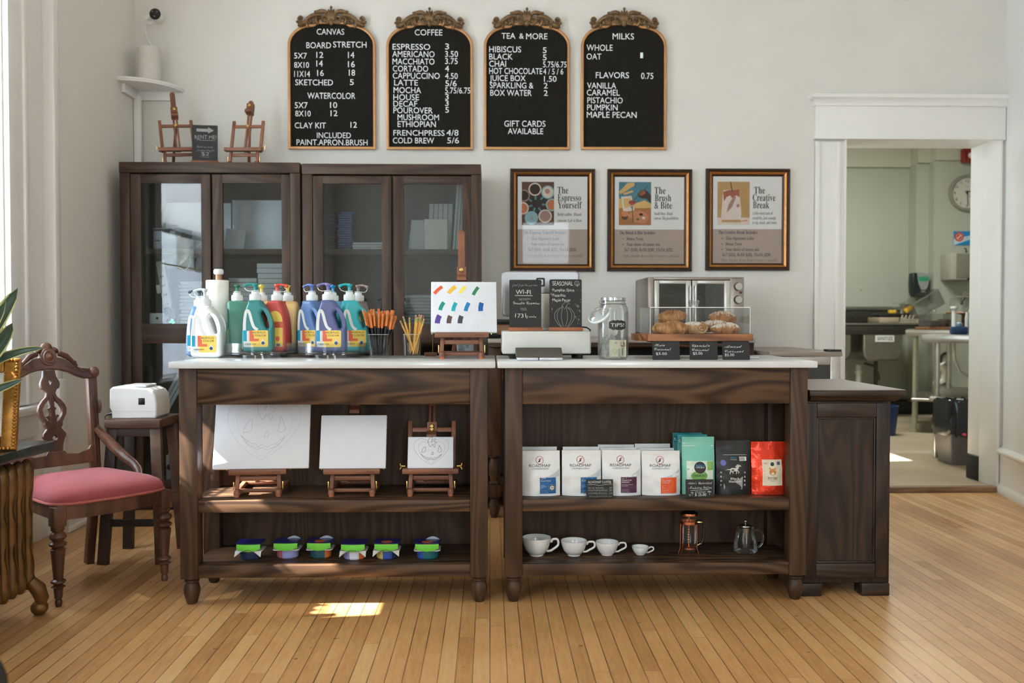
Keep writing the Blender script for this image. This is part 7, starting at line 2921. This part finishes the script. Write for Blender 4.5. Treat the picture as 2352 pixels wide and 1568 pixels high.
def cup(px0, pxb, py0, py1, hpx, Y, label):
    """px0..pxb body, handle out to hpx"""
    a, b = PX(px0, Y), PX(pxb, Y)
    r = (b - a) / 2
    q = Zy(py0, Y, px0) - LZ2
    h = q
    t = thing('cup', label, 'cup', ((a + b) / 2, Y, LZ2), group='white porcelain cups in descending size')
    part('bowl', PORC, t, lambda m: m.lathe([(0, .004), (r * .46, .002), (r * .48, 0), (r * .50, .002), (r * .49, .006), (r * .62, h * .14), (r * .80, h * .36), (r * .92, h * .62), (r * .985, h * .88), (r, h), (r - .003, h), (r * .95, h * .86), (r * .87, h * .6),
                                           (r * .72, h * .34), (r * .45, h * .12), (0, h * .09)], 40))
    hw = PX(hpx, Y) - (a + b) / 2

    def handle(m):
        pts = [(r * .90, 0, h * .80), (r * 1.02, 0, h * .74), (r * 1.10, 0, h * .86), (hw * .93, 0, h * .88), (hw, 0, h * .72), (hw * .97, 0, h * .52), (r * 1.16, 0, h * .33), (r * .96, 0, h * .24), (r * .70, 0, h * .22)]
        P_ = [Vector(p) for p in pts]
        out = []
        for i in range(len(P_) - 1):
            p0 = P_[max(0, i - 1)]; p1 = P_[i]; p2 = P_[i + 1]; p3 = P_[min(len(P_) - 1, i + 2)]
            for k in range(5):
                u = k / 5
                out.append(.5 * ((2 * p1) + (p2 - p0) * u + (2 * p0 - 5 * p1 + 4 * p2 - p3) * u * u + (3 * p1 - p0 - 3 * p2 + p3) * u ** 3))
        out.append(P_[-1])
        m.tube(out, r * .085, 10)
    part('handle', PORC, t, handle)


cup(1199, 1266, 1233, 1283, 1283, 3.56, 'largest white cup, leftmost of the four on the lower shelf')
cup(1289, 1349, 1240, 1284, 1367, 3.555, 'second largest white cup from the left on the lower shelf')
cup(1369, 1422, 1243, 1283, 1439, 3.56, 'third white cup from the left on the lower shelf')
cup(1453, 1492, 1254, 1283, 1503, 3.56, 'smallest white cup beside the copper french press')

fy = 3.57
s_ = fy / F
t = thing('french_press', 'copper framed glass french press on the lower shelf', 'french press', (PX(1584.5, fy), fy, LZ2))
part('glass', GLASS, t, lambda m: m.olathe([(0, .012), (.026, .012), (.030, .018), (.030, .150), (.032, .152)], 36))
part('frame', COPPER, t, lambda m: ([m.bar((.033 * math.cos(a), .033 * math.sin(a), .020), (.031 * math.cos(a), .031 * math.sin(a), .130), .009, .0018, 0, (math.cos(a), math.sin(a), 0)) for a in (R(-160), R(-20), R(160), R(20))],
                                    [m.bar((.040 * math.cos(a), .040 * math.sin(a), .0), (.033 * math.cos(a), .033 * math.sin(a), .022), .010, .002, 0, (math.cos(a), math.sin(a), 0)) for a in (R(-160), R(-20), R(160), R(20))],
                                    m.olathe([(.0325, .118), (.0335, .119), (.0335, .130), (.0325, .131)], 36), m.olathe([(.031, .022), (.033, .022), (.033, .028), (.031, .028)], 36)))
part('lid', COPPER, t, lambda m: m.lathe([(.0, .152), (.034, .152), (.035, .156), (.034, .161), (.028, .163), (0, .163)], 36))
part('lid_cap', BLKP, t, lambda m: m.lathe([(.028, .163), (.022, .170), (.008, .175), (0, .175)], 30))
part('plunger', COPPER, t, lambda m: (m.cyl((0, 0, .03), (0, 0, .185), .002, n=8), m.lathe([(0, .185), (.008, .185), (.012, .189), (.011, .192), (0, .193)], 18), m.lathe([(0, .030), (.028, .030), (.029, .034), (0, .036)], 30)))
part('handle', BLKP, t, lambda m: (m.tube([(.03, .004, .124), (.052, .004, .13), (.060, .004, .12), (.060, .004, .06), (.05, .004, .036), (.032, .004, .034)], .005, 8)))
part('screw', BRASS, t, lambda m: (m.cyl((.032, -.01, .126), (.046, -.012, .126), .004, n=8), m.sphere((.047, -.012, .126), .006, 10, 7), m.cyl((.032, -.008, .034), (.044, -.01, .042), .003, n=8)))
part('scale_marks', WHITE, t, lambda m: [m.flat([(-.011, z), (-.005, z), (-.005, z + .001), (-.011, z + .001)], -.0306) for z in (.052, .062, .072, .082, .092, .102)])

ty2 = 3.58
t = thing('tea_pot', 'small glass teapot with steel infuser on the lower shelf', 'teapot', (PX(1715, ty2), ty2, LZ2))
part('glass', GLASS, t, lambda m: m.olathe([(0, .004), (.040, .004), (.047, .008), (.048, .018), (.044, .045), (.036, .082), (.033, .095), (.035, .100)], 36))
part('handle', GLASS, t, lambda m: m.tube([(.034, 0, .088), (.052, 0, .090), (.068, 0, .076), (.072, 0, .055), (.066, 0, .034), (.054, 0, .022), (.046, 0, .022)], .0042, 8))
part('infuser', STEEL, t, lambda m: m.lathe([(0, .022), (.018, .022), (.0195, .025), (.022, .098), (.0225, .100), (0, .100)], 32))
part('lid', STEEL, t, lambda m: m.lathe([(0, .102), (.026, .102), (.0275, .105), (.026, .109), (.012, .113), (.004, .115), (.004, .119), (.008, .123), (.008, .128), (0, .131)], 32))

# ================================================================== modelling clay tubs on the left cart's lower shelf
NAVY = mat('navy_foil_lid', (34, 34, 104), .3, var=.1)
LIMEL = mat('lime_label', (110, 204, 62), .5, var=.03)
GREYF = mat('pale_grey_card', (214, 210, 204), .6, var=.03)
TUBC = {'navy': (36, 50, 80), 'lilac': (150, 152, 200), 'teal': (40, 84, 92), 'orange': (214, 116, 64), 'white': (226, 224, 236), 'blue': (54, 88, 164), 'sea': (30, 104, 112), 'rose': (168, 96, 104), 'yellow': (216, 196, 110)}


def clay_tub(px, Y, label, cols, flap, face, back):
    t = thing('clay_tub', label, 'craft tub', (PX(px, Y), Y, LZ2), group='small clay tubs with green labels')

    def tub(m):
        n = 36
        vs = []
        for r, z in ((0, .001), (.036, .001), (.041, .006), (.0425, .036)):
            vs.append([(r * math.cos(2 * PI * i / n), r * .8 * math.sin(2 * PI * i / n), z) for i in range(n)])
        fl = [p for rr_ in vs for p in rr_]
        for j in range(3):
            for i in range(n):
                k = (i + 1) % n
                a = 2 * PI * (i + .5) / n
                xx = math.cos(a)
                m.mi = 0 if xx < -.35 else 1 if xx < .45 else 2
                m.add([fl[j * n + i], fl[j * n + k], fl[(j + 1) * n + k], fl[(j + 1) * n + i]], [(0, 1, 2, 3)])
    m = MB(); tub(m)
    build('tub', m, [mat('clay_' + c, TUBC[c], .25) for c in cols], t)
    part('flange', GREYF, t, lambda m: m.slab(rrect(-.051, .051, -.040, .040, .012), .036, .039))

    def lid(m):
        m.slab(rrect(-.050, .050, -.038, .046, .014), .0645, .066)
        m.mi = 1
        if face:
            m.slab([(.022 * math.cos(i * PI / 8), -.012 + .016 * math.sin(i * PI / 8)) for i in range(16)], .066, .0666)
            m.flat([(-.018, .058), (.018, .058), (.016, .064), (-.016, .064)], -.0395)
    build('lid', (lambda m: (lid(m), m)[1])(MB()), [NAVY, mat('rust_print', (196, 96, 54), .6)], t)
    part('label', LIMEL, t, lambda m: m.loft([[(-.045 + .09 * i / 10, -.039 - .008 * math.sin(PI * i / 10) - dy, z + dz * math.sin(PI * i / 10)) for i in range(11)] for z, dz, dy in ((.0640, 0, 0), (.056, -.004, .002), (.050, -.008, .001), (.0455, -.009, 0))], cap=False, closed=False))
    part('spacer', mat('inner_green', (70, 120, 60), .6), t, lambda m: m.box(-.040, .040, -.030, .030, .039, .0645, .004))
    if flap:
        def fl(m):
            m.loft([[(-.050 + .10 * i / 12, -.041 - .014 * k, .0385 + .012 * math.sin(PI * i / 12) * k - .004 * k - .016 * k * (1 - math.sin(PI * i / 12))) for i in range(13)] for k in (0, .5, 1)], cap=False, closed=False)
            m.mi = 1
            m.text('ABC 1-2-3', -.022, .022, .0405, .004, -.0525)
        build('flap', (lambda m: (fl(m), m)[1])(MB()), [GREYF, INKG], t)
    if back:
        part('curled_film', mat('silvery_film', (176, 182, 196), .3), t, lambda m: m.loft([[(-.01 + .055 * i / 8, .030 + .006 * math.sin(PI * i / 8), .066 + .010 * math.sin(PI * i / 8) * k) for i in range(9)] for k in (0, .5, 1)], cap=False, closed=False))


clay_tub(573, 3.535, 'clay tub with grey flap, leftmost of six on the lower shelf', ('navy', 'navy', 'navy'), True, False, False)
clay_tub(658, 3.55, 'lilac clay tub with curled film, second from the left', ('rose', 'lilac', 'lilac'), False, False, True)
clay_tub(734, 3.55, 'teal and orange clay tub, third from the left', ('teal', 'teal', 'orange'), False, True, True)
clay_tub(812, 3.525, 'white and orange clay tub with grey flap, fourth from the left', ('lilac', 'white', 'orange'), True, False, False)
clay_tub(888, 3.53, 'blue clay tub with grey flap and rust print, fifth from the left', ('yellow', 'blue', 'navy'), True, True, False)
clay_tub(981, 3.525, 'blue and sea green clay tub standing apart at the right end', ('blue', 'sea', 'sea'), False, True, True)

# ================================================================== the kitchen seen through the doorway
KF = KZ


def K(px, py, Y):
    return P(px, py, Y)


sy = 9.35
x0, x1 = PX(1890, sy), PX(2143, sy)
rim1, rim0 = Zy(742, sy, 2000), Zy(757, sy, 2000)
t = thing('sink_unit', 'stainless steel three compartment sink along the far kitchen wall', 'sink', (x0, sy, KF))
w = x1 - x0
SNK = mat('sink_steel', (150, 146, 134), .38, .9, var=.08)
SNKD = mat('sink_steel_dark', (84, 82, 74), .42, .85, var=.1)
part('deck', SNK, t, lambda m: (m.box(-.4, w, 0, .06, rim1 - KF - .02, rim1 - KF, .006), m.box(-.4, w, .55, .75, rim1 - KF - .03, rim1 - KF - .006, .004), m.box(w - .75, w, .04, .6, rim1 - KF - .03, rim1 - KF - .008, .003)))
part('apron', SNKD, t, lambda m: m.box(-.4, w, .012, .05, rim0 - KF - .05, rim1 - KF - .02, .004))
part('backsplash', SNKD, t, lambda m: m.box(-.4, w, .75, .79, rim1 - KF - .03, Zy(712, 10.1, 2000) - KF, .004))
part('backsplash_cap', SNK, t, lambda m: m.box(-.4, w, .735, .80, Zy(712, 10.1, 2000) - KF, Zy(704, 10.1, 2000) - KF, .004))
for (a, b, lab) in ((1878, 1958, None), (1985, 2077, 'SANITIZE')):
    xa, xb = PX(a, sy) - x0, PX(b, sy) - x0
    za, zb = Zy(829, sy, 2000) - KF, rim0 - KF - .02

    def basin(m):
        m.mi = 0
        # rounded pan lying on its side: outline in x-z, run along depth
        m.plate([(xa, zb), (xa, za + .10), (xa + .015, za + .04), (xa + .06, za), (xb - .06, za), (xb - .015, za + .04), (xb, za + .10), (xb, zb)][::-1], (), .02, .58, .018, 2)
        if lab:
            m.mi = 1
            m.box(PX(2012, sy) - x0, PX(2056, sy) - x0, .014, .019, Zy(785, sy, 2000) - KF, Zy(770, sy, 2000) - KF)
            m.mi = 2
            m.text(lab, PX(2017, sy) - x0, PX(2052, sy) - x0, Zy(781, sy, 2000) - KF, .036, .0125)
    m = MB(); basin(m)
    build('basin', m, [SNK, WHITE, INK], t)
for a in (1960, 2050):
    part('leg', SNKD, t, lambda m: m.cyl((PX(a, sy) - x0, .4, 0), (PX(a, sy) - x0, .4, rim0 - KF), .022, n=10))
PVC = mat('white_pvc', (206, 202, 190), .4)
xc = PX(2000, sy) - x0
part('drain_pipe', PVC, t, lambda m: (m.cyl((xc, .3, .56), (xc, .3, .40), .03, n=14), m.cyl((xc, .3, .50), (xc, .3, .47), .042, n=14), m.tube([(xc, .3, .42), (xc, .3, .36), (xc - .05, .3, .30), (xc - .12, .3, .27), (xc - .3, .3, .26)], .03, 10)))
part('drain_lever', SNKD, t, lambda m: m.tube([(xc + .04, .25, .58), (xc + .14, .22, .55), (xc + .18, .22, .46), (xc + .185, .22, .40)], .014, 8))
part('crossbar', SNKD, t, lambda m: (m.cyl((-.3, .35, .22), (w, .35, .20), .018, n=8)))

# draining rack with sponges, jar and a clear bin on the sink deck
DK = rim1
t = thing('dish_rack', 'beige dish draining rack on the sink deck', 'dish rack', (PX(2020, 9.45), 9.45, DK))
RKM = mat('beige_rack_plastic', (166, 150, 126), .5)
w = PX(2128, 9.45) - PX(2020, 9.45)
part('tray', RKM, t, lambda m: (m.box(0, w * .42, 0, .30, 0, .06, .006), m.box(w * .42, w, .0, .30, .0, .012, .004)))
for i in range(7):
    part('prong', RKM, t, lambda m: m.bar((w * (.46 + .08 * i), .02, .012), (w * (.51 + .08 * i), .02, .085), .012, .02, .002))
t = thing('black_pan', 'dark flat pan resting across the dish rack', 'pan', (PX(2020, 9.5), 9.5, DK + .088))
part('pan', BLKP, t, lambda m: m.box(0, PX(2092, 9.5) - PX(2020, 9.5), 0, .22, -.025, .012, .01))
SPM = mat('yellow_sponge', (226, 176, 52), .9, var=.2, bump=.4, bscale=60)
m = MB(); m.obox((0, 0, 0), (.10, .06, .045), Matrix.Rotation(R(-30), 3, 'Y'), .008)
solo('sponge', m, SPM, 'yellow sponge leaning right of the upturned jar', 'sponge', (PX(2086, 9.55), 9.56, DK + .145))
m = MB(); m.box(-.035, .035, -.03, .03, 0, .035, .006)
solo('sponge', m, SPM, 'small yellow sponge left of the upturned jar', 'sponge', (PX(2050, 9.55), 9.56, DK + .102))
m = MB(); m.olathe([(0, .11), (.052, .11), (.056, .10), (.056, .012), (.050, 0)], 24); m.lathe([(.05, .10), (.058, .10), (.058, .112), (.05, .112)], 24)
solo('jar', m, GLASS, 'upturned clear jar drying on the dish rack', 'jar', (PX(2065, 9.55), 9.56, DK + .102))
PLB = thin_glass('clear_bin_plastic', (.90, .90, .88), .02, .1, .6, .12)
t = thing('clear_bin', 'tilted clear plastic bin drying on the dish rack', 'bin', (PX(2122, 9.5), 9.55, DK + .20), (0, R(-28), R(10)))
part('walls', PLB, t, lambda m: (m.box(-.17, .17, -.12, .12, -.085, -.08), m.box(-.17, .17, -.12, -.116, -.08, .09), m.box(-.17, .17, .116, .12, -.08, .09), m.box(-.17, -.166, -.116, .116, -.08, .09), m.box(.166, .17, -.116, .116, -.08, .09)))
part('rim', PLB, t, lambda m: m.box(-.19, .19, -.14, -.12, .085, .09))

# soap dispenser, sign, towel dispenser, clock and fire alarm on the far wall
Yw = 10.0
t = thing('soap_dispenser', 'black soap dispenser with green label on the far kitchen wall', 'soap dispenser', (PX(2115, 10.1), 10.11, 0))
X = lambda px: PX(px, 10.0) - PX(2115, 10.1)
Z = lambda py: Zy(py, 10.0, 2115)
part('housing', mat('dispenser_black', (20, 32, 30), .35), t, lambda m: m.plate([(X(2096), Z(628)), (X(2100), Z(626)), (X(2131), Z(628)), (X(2135), Z(640)), (X(2134), Z(668)), (X(2130), Z(680)), (X(2124), Z(683)), (X(2100), Z(682)), (X(2096), Z(672)), (X(2094.5), Z(650))], (), -.11, -.0, .015, 2))
part('window', mat('grey_clear_window', (150, 154, 146), .3), t, lambda m: m.plate([(X(2105), Z(627.5)), (X(2130), Z(628)), (X(2133), Z(640)), (X(2130), Z(658)), (X(2124), Z(666)), (X(2114), Z(665)), (X(2108), Z(650))], (), -.122, -.105, .004))
part('label', mat('green_label', (54, 148, 112), .5), t, lambda m: (m.flat([(X(2107), Z(635)), (X(2131), Z(635)), (X(2131), Z(646)), (X(2108), Z(646))], -.1225)))
part('logo_text', WHITE, t, lambda m: m.text('PURELL', X(2115), X(2126), Z(671), .018, -.1115))
t = thing('paper_towel_dispenser', 'grey paper towel dispenser on the far kitchen wall', 'towel dispenser', (PX(2183, 9.75), Yw, 0))
X = lambda px: PX(px, 9.76) - PX(2183, 9.75)
part('housing', mat('grey_putty_plastic', (176, 172, 158), .5), t, lambda m: m.box(X(2183), X(2270), -.24, 0, Zy(642, 9.76, 2183), Zy(581, 9.76, 2183), .01))
part('cover', mat('grey_brown_plastic', (128, 122, 110), .45), t, lambda m: m.box(X(2195), X(2266), -.25, -.235, Zy(638, 9.76, 2183), Zy(582, 9.76, 2183), .006))
part('lever', BLKP, t, lambda m: m.box(X(2219), X(2240), -.29, -.25, Zy(643, 9.7, 2183), Zy(638, 9.7, 2183), .006))
t = thing('wall_sign', 'blue and white wall sign with red circle in the kitchen', 'sign', (PX(2188, Yw), Yw, 0))
X = lambda px: PX(px, Yw) - PX(2188, Yw)
Z = lambda py: Zy(py, Yw, 2188)
part('panel', [mat('sign_blue', (30, 134, 196), .5), mat('sign_pale_blue', (190, 210, 220), .5), mat('sign_red', (200, 70, 54), .5), WHITE], t,
     lambda m: (m.box(X(2188), X(2262), -.008, 0, Z(563), Z(531)), setattr(m, 'mi', 1), m.flat([(X(2188), Z(548)), (X(2206), Z(545)), (X(2262), Z(532)), (X(2262), Z(537)), (X(2188), Z(563))], -.0085),
                setattr(m, 'mi', 2), m.disc(X(2200), Z(544), .052, -.009, 24), setattr(m, 'mi', 3), m.ring2(X(2200), Z(544), .030, .034, -.0095, 20), m.line2([(X(2196), Z(548)), (X(2204), Z(540))], .012, -.0095)))
cc = P(2219, 444, Yw)
r_ = 42 * Yw / F
t = thing('wall_clock', 'round silver rimmed wall clock in the kitchen', 'clock', (cc.x, Yw, cc.z))
part('rim', mat('clock_silver', (176, 172, 160), .35, .7), t, lambda m: m.lathe([(0, 0), (r_, 0), (r_, .03), (r_ * .96, .045), (r_ * .88, .045), (r_ * .84, .03), (r_ * .84, .02), (0, .02)], 48, (0, 0, 0), (0, -1, 0)))
part('dial', mat('clock_dial', (206, 202, 190), .6, var=.01), t, lambda m: m.disc(0, 0, r_ * .845, -.021, 48))


def dial(m):
    for k in range(1, 13):
        a = PI / 2 - k * PI / 6
        m.text(str(k), r_ * .68 * math.cos(a), None, r_ * .68 * math.sin(a) - .015, .030, -.0225, align='c')
    m.text('SKYLINE', -.02, .02, r_ * .34, .008, -.0225)
    for k in range(60):
        a = k * PI / 30
        m.line2([(r_ * .80 * math.cos(a), r_ * .80 * math.sin(a)), (r_ * .83 * math.cos(a), r_ * .83 * math.sin(a))], .002 if k % 5 else .004, -.0225)


part('numerals', INK, t, dial)
part('hands', BLACK, t, lambda m: (m.line2([(-.02, .012), (r_ * .50, r_ * .14)], .010, -.025), m.line2([(0, .03), (.01, -r_ * .66)], .008, -.027), m.disc(0, 0, .012, -.028, 12), m.line2([(-.02, .03), (r_ * .30, -r_ * .40)], .003, -.029)))
t = thing('fire_alarm', 'red fire alarm with white strobe above the kitchen clock', 'fire alarm', (PX(2209, 9.9), 9.97, 0))
X = lambda px: PX(px, 9.9) - PX(2209, 9.9)
Z = lambda py: Zy(py, 9.9, 2209)
part('housing', mat('alarm_red', (140, 36, 32), .4), t, lambda m: m.box(X(2209), X(2246), -.075, 0, Z(372), Z(340), .008))
part('strobe', mat('strobe_lens', (222, 206, 196), .2), t, lambda m: m.sphere((X(2225.5), -.078, Z(357)), (.034, .02, .034), 14, 9))
part('grille', BLACK, t, lambda m: [m.box(X(2213), X(2214), -.0765, -.074, Z(368), Z(345)), m.box(X(2216), X(2216.6), -.0765, -.074, Z(368), Z(345))])
t = thing('wall_hook', 'small black hook above the towel dispenser', 'hook', (PX(2219, 9.95), Yw, Zy(575, 9.95, 2219)))
part('hook', BLKP, t, lambda m: m.tube([(0, 0, .03), (0, -.03, .02), (0, -.035, -.01), (0, -.02, -.02)], .006, 7))
t = thing('outlet_cover', 'small pale outlet plate on the green kitchen wall', 'outlet', (PX(1976.5, 10.3), 10.3, Zy(661, 10.3, 1976)))
part('plate', mat('ivory_plate', (186, 184, 164), .5), t, lambda m: m.box(-.018, .018, -.006, 0, -.03, .03, .004))


# steel work tables
def work_table(Y, pxl, w, rz, pyt, pyb, legs, depth, label, shelf=None, legc=None):
    x0 = PX(pxl, Y)
    zt, zb = Zy(pyt, Y, pxl), Zy(pyb, Y, pxl)
    t = thing('work_table', label, 'work table', (x0, Y, KF), (0, 0, R(rz)), group='steel kitchen work tables')
    part('top', STEEL, t, lambda m: m.box(0, w, 0, depth, zb - KF, zt - KF, .006))
    for (x, y) in legs:
        xx = x

        def leg(m):
            m.cyl((xx, y, .055), (xx, y, zb - KF), .021, n=16)
            m.cyl((xx, y, .03), (xx, y, .10), .018, n=14)
            m.cyl((xx, y, .0), (xx, y, .04), .023, .021, n=14)
        part('leg', legc or STEEL, t, leg)
    if shelf:
        zs = Zy(shelf, Y, pxl) - KF
        part('undershelf', STEEL, t, lambda m: (m.box(.05, w, .04, depth - .04, zs - .018, zs, .004), m.cyl((.06, .05, zs - .01), (w, .05, zs - .01), .016, n=10), [m.cyl((x, y, zs - .04), (x, y, zs + .02), .028, n=14) for x, y in legs]))
    return t, zt


PALE = mat('pale_leg_metal', (196, 196, 176), .35, .5)
t1, T1 = work_table(8.30, 2080, 1.0, -26, 757, 771, [(.08, .17), (.08, .95), (.92, .17), (.92, .95)], 1.05, 'steel work table farther back in the kitchen, glass jars on it', 915, PALE)
t2, T2 = work_table(6.78, 2117, .75, -31, 768.5, 787, [(.10, .10), (.10, 1.24), (.65, .10), (.65, 1.24)], 1.35, 'nearest steel work table beside the doorway jamb', 912)

# things on the tables
t = thing('pastry_board', 'wooden board with a clear acrylic cover on the farther work table', 'serving board', (PX(2130, 8.45), 8.42, T1))
w = PX(2196, 8.45) - PX(2130, 8.45)
part('board', BOARDW, t, lambda m: m.box(0, w, 0, .28, 0, .022, .004))
part('cover', PLB, t, lambda m: (m.box(.02, w - .01, .01, .014, .022, .145), m.box(.02, w - .01, .25, .254, .022, .145), m.box(.02, .024, .014, .25, .022, .145), m.box(w - .014, w - .01, .014, .25, .022, .145), m.box(.02, w - .01, .01, .254, .145, .149)))
part('contents', mat('dark_brown_cakes', (66, 50, 40), .8, var=.3), t, lambda m: (m.box(.03, w * .48, .05, .2, .0225, .085, .02), m.box(w * .62, w - .03, .05, .2, .0225, .10, .02)))
part('knob', PLB, t, lambda m: m.sphere((w * .42, .13, .168), .022))
for px, lab in ((2153, 'small white knob jar on the farther work table'),):
    pass
t = thing('cake_stand', 'round wooden cake stand with glass dome on the farther work table', 'cake stand', (PX(2216, 8.82), 8.82, T1))
h1 = Zy(716, 8.82, 2200) - T1
part('plate', BOARDW, t, lambda m: m.lathe([(0, h1 - .018), (.165, h1 - .018), (.17, h1 - .01), (.165, h1), (0, h1)], 40))
part('pedestal', BOARDW, t, lambda m: m.lathe([(0, 0), (.09, 0), (.09, .015), (.03, .03), (.03, h1 - .03), (.06, h1 - .018), (0, h1 - .018)], 24))
part('dome', GLASS, t, lambda m: m.olathe([(.135, h1), (.137, h1 + .10), (.125, h1 + .14), (.08, h1 + .155), (0, h1 + .158)], 36))
part('dome_knob', GLASS, t, lambda m: m.sphere((0, 0, h1 + .175), .018))
m = MB(); m.lathe([(0, 0), (.020, 0), (.020, .11), (.034, .115), (.034, .125), (0, .127)], 18)
o = solo('syrup_pump', m, WHITE, 'white flat topped bottle pump beside the cake stand', 'pump bottle', (PX(2191, 8.36), 8.36, T1), (0, 0, 0))
o.scale = (1, 1, (Zy(703, 8.36, 2191) - T1) / .127)
t = thing('blue_bottle', 'squat dark blue bottle on the nearest work table', 'bottle', (PX(2205, 6.9), 6.92, T2))
part('body', mat('cobalt_glass', (18, 58, 104), .15), t, lambda m: m.box(-.052, .052, -.045, .045, 0, .060, .012))
part('cap', mat('steel_blue_cap', (120, 140, 162), .35), t, lambda m: m.lathe([(0, .06), (.022, .06), (.026, .066), (.024, .085), (.014, .092), (0, .093)], 20, (.004, 0, 0)))
m = MB(); m.lathe([(0, 0), (.014, 0), (.015, .13), (.011, .15), (.011, .17), (0, .172)], 18)
solo('white_bottle', m, WHITE, 'slim white bottle beside the blue one on the nearest work table', 'bottle', (PX(2224, 6.95), 6.97, T2))
t = thing('spray_bottle', 'blue spray bottle at the jamb edge on the nearest work table', 'bottle', (PX(2239, 6.9), 6.9, T2))
part('body', mat('blue_spray_plastic', (24, 70, 120), .3), t, lambda m: m.lathe([(0, 0), (.034, 0), (.036, .01), (.036, .10), (.014, .14), (0, .142)], 24))
part('head', WHITE, t, lambda m: (m.lathe([(0, .14), (.015, .14), (.013, .17), (0, .172)], 14), m.box(-.045, .015, -.012, .012, .165, .19, .005)))
t = thing('faucet', 'dark curved faucet rising behind the cake stand', 'faucet', (PX(2228, 9.9), 9.93, DK))
part('spout', mat('dark_chrome', (60, 60, 58), .3, .8), t, lambda m: m.tube([(.06, .07, .1), (.06, .03, .12), (.06, 0, .22), (.02, 0, .29), (-.04, 0, .29), (-.075, 0, .25), (-.08, 0, .20)], .014, 9))
# trash can with liner
Yt = 6.42
t = thing('trash_can', 'grey trash can with black liner bag beside the doorway jamb', 'trash can', (PX(2213, Yt) + .03, Yt + .13, KF))
w0, w1 = .088, .115
hz = Zy(985, Yt, 2210) - KF
part('can', mat('grey_can_plastic', (96, 92, 90), .4, var=.03), t, lambda m: m.loft([[(x, y, z) for x, y in rrect(-a, a, -b, b, .03)] for a, b, z in ((w0, .12, 0), (w1, .15, hz))]))


def liner(m):
    rd = random.Random(3)
    n = 40
    rings = []
    for z, k in ((hz - .05, 1.03), (hz - .02, 1.10), (hz + .02, 1.08), (hz + .10, 1.05), (hz + .19, 1.03), (hz + .20, .96), (hz + .14, .88)):
        ring = []
        for i in range(n):
            a = 2 * PI * i / n
            c, s = math.cos(a), math.sin(a)
            j = 1 + rd.uniform(-.05, .05)
            ring.append((math.copysign(abs(c) ** .5, c) * w1 * 1.05 * k * j, math.copysign(abs(s) ** .5, s) * .155 * k * j, z + rd.uniform(-.014, .014)))
        rings.append(ring)
    m.loft(rings, cap=False)


part('liner', mat('black_bin_liner', (22, 26, 32), .22, var=.2), t, liner)
part('pink_scrap', mat('pink_scrap', (226, 70, 110), .6), t, lambda m: m.sphere((-.03, -.168, hz - .035), (.022, .004, .012), 10, 6))
t = thing('blue_bucket', 'blue bucket just visible behind the low cabinet', 'bucket', (PX(2032, 8.2), 8.2, KF))
part('pail', mat('blue_bucket_plastic', (26, 52, 104), .4), t, lambda m: m.lathe([(0, 0), (.10, 0), (.125, .26), (.13, .265), (.12, .265), (.095, .01), (0, .01)], 28))
t = thing('water_hose', 'white braided hose and pipes under the nearest work table', 'pipes', (PX(2215, 7.3), 7.36, KF))
part('hose', PVC, t, lambda m: m.tube([(-.05, 0, .86), (-.045, 0, .72), (.0, 0, .62), (.07, 0, .58)], .012, 8))
part('trap', PVC, t, lambda m: (m.tube([(.10, .5, .66), (.14, .5, .59), (.12, .5, .50), (.04, .5, .48)], .035, 10)))
t = thing('coiled_cable', 'black loop of cable hanging under the nearest work table', 'cable', (PX(2175, 9.97), 9.985, .62))
part('loop', BLKP, t, lambda m: m.tube([(.06 * math.cos(a), 0, .085 * math.sin(a)) for a in [R(70) + i * R(220) / 14 for i in range(15)]], .012, 7))
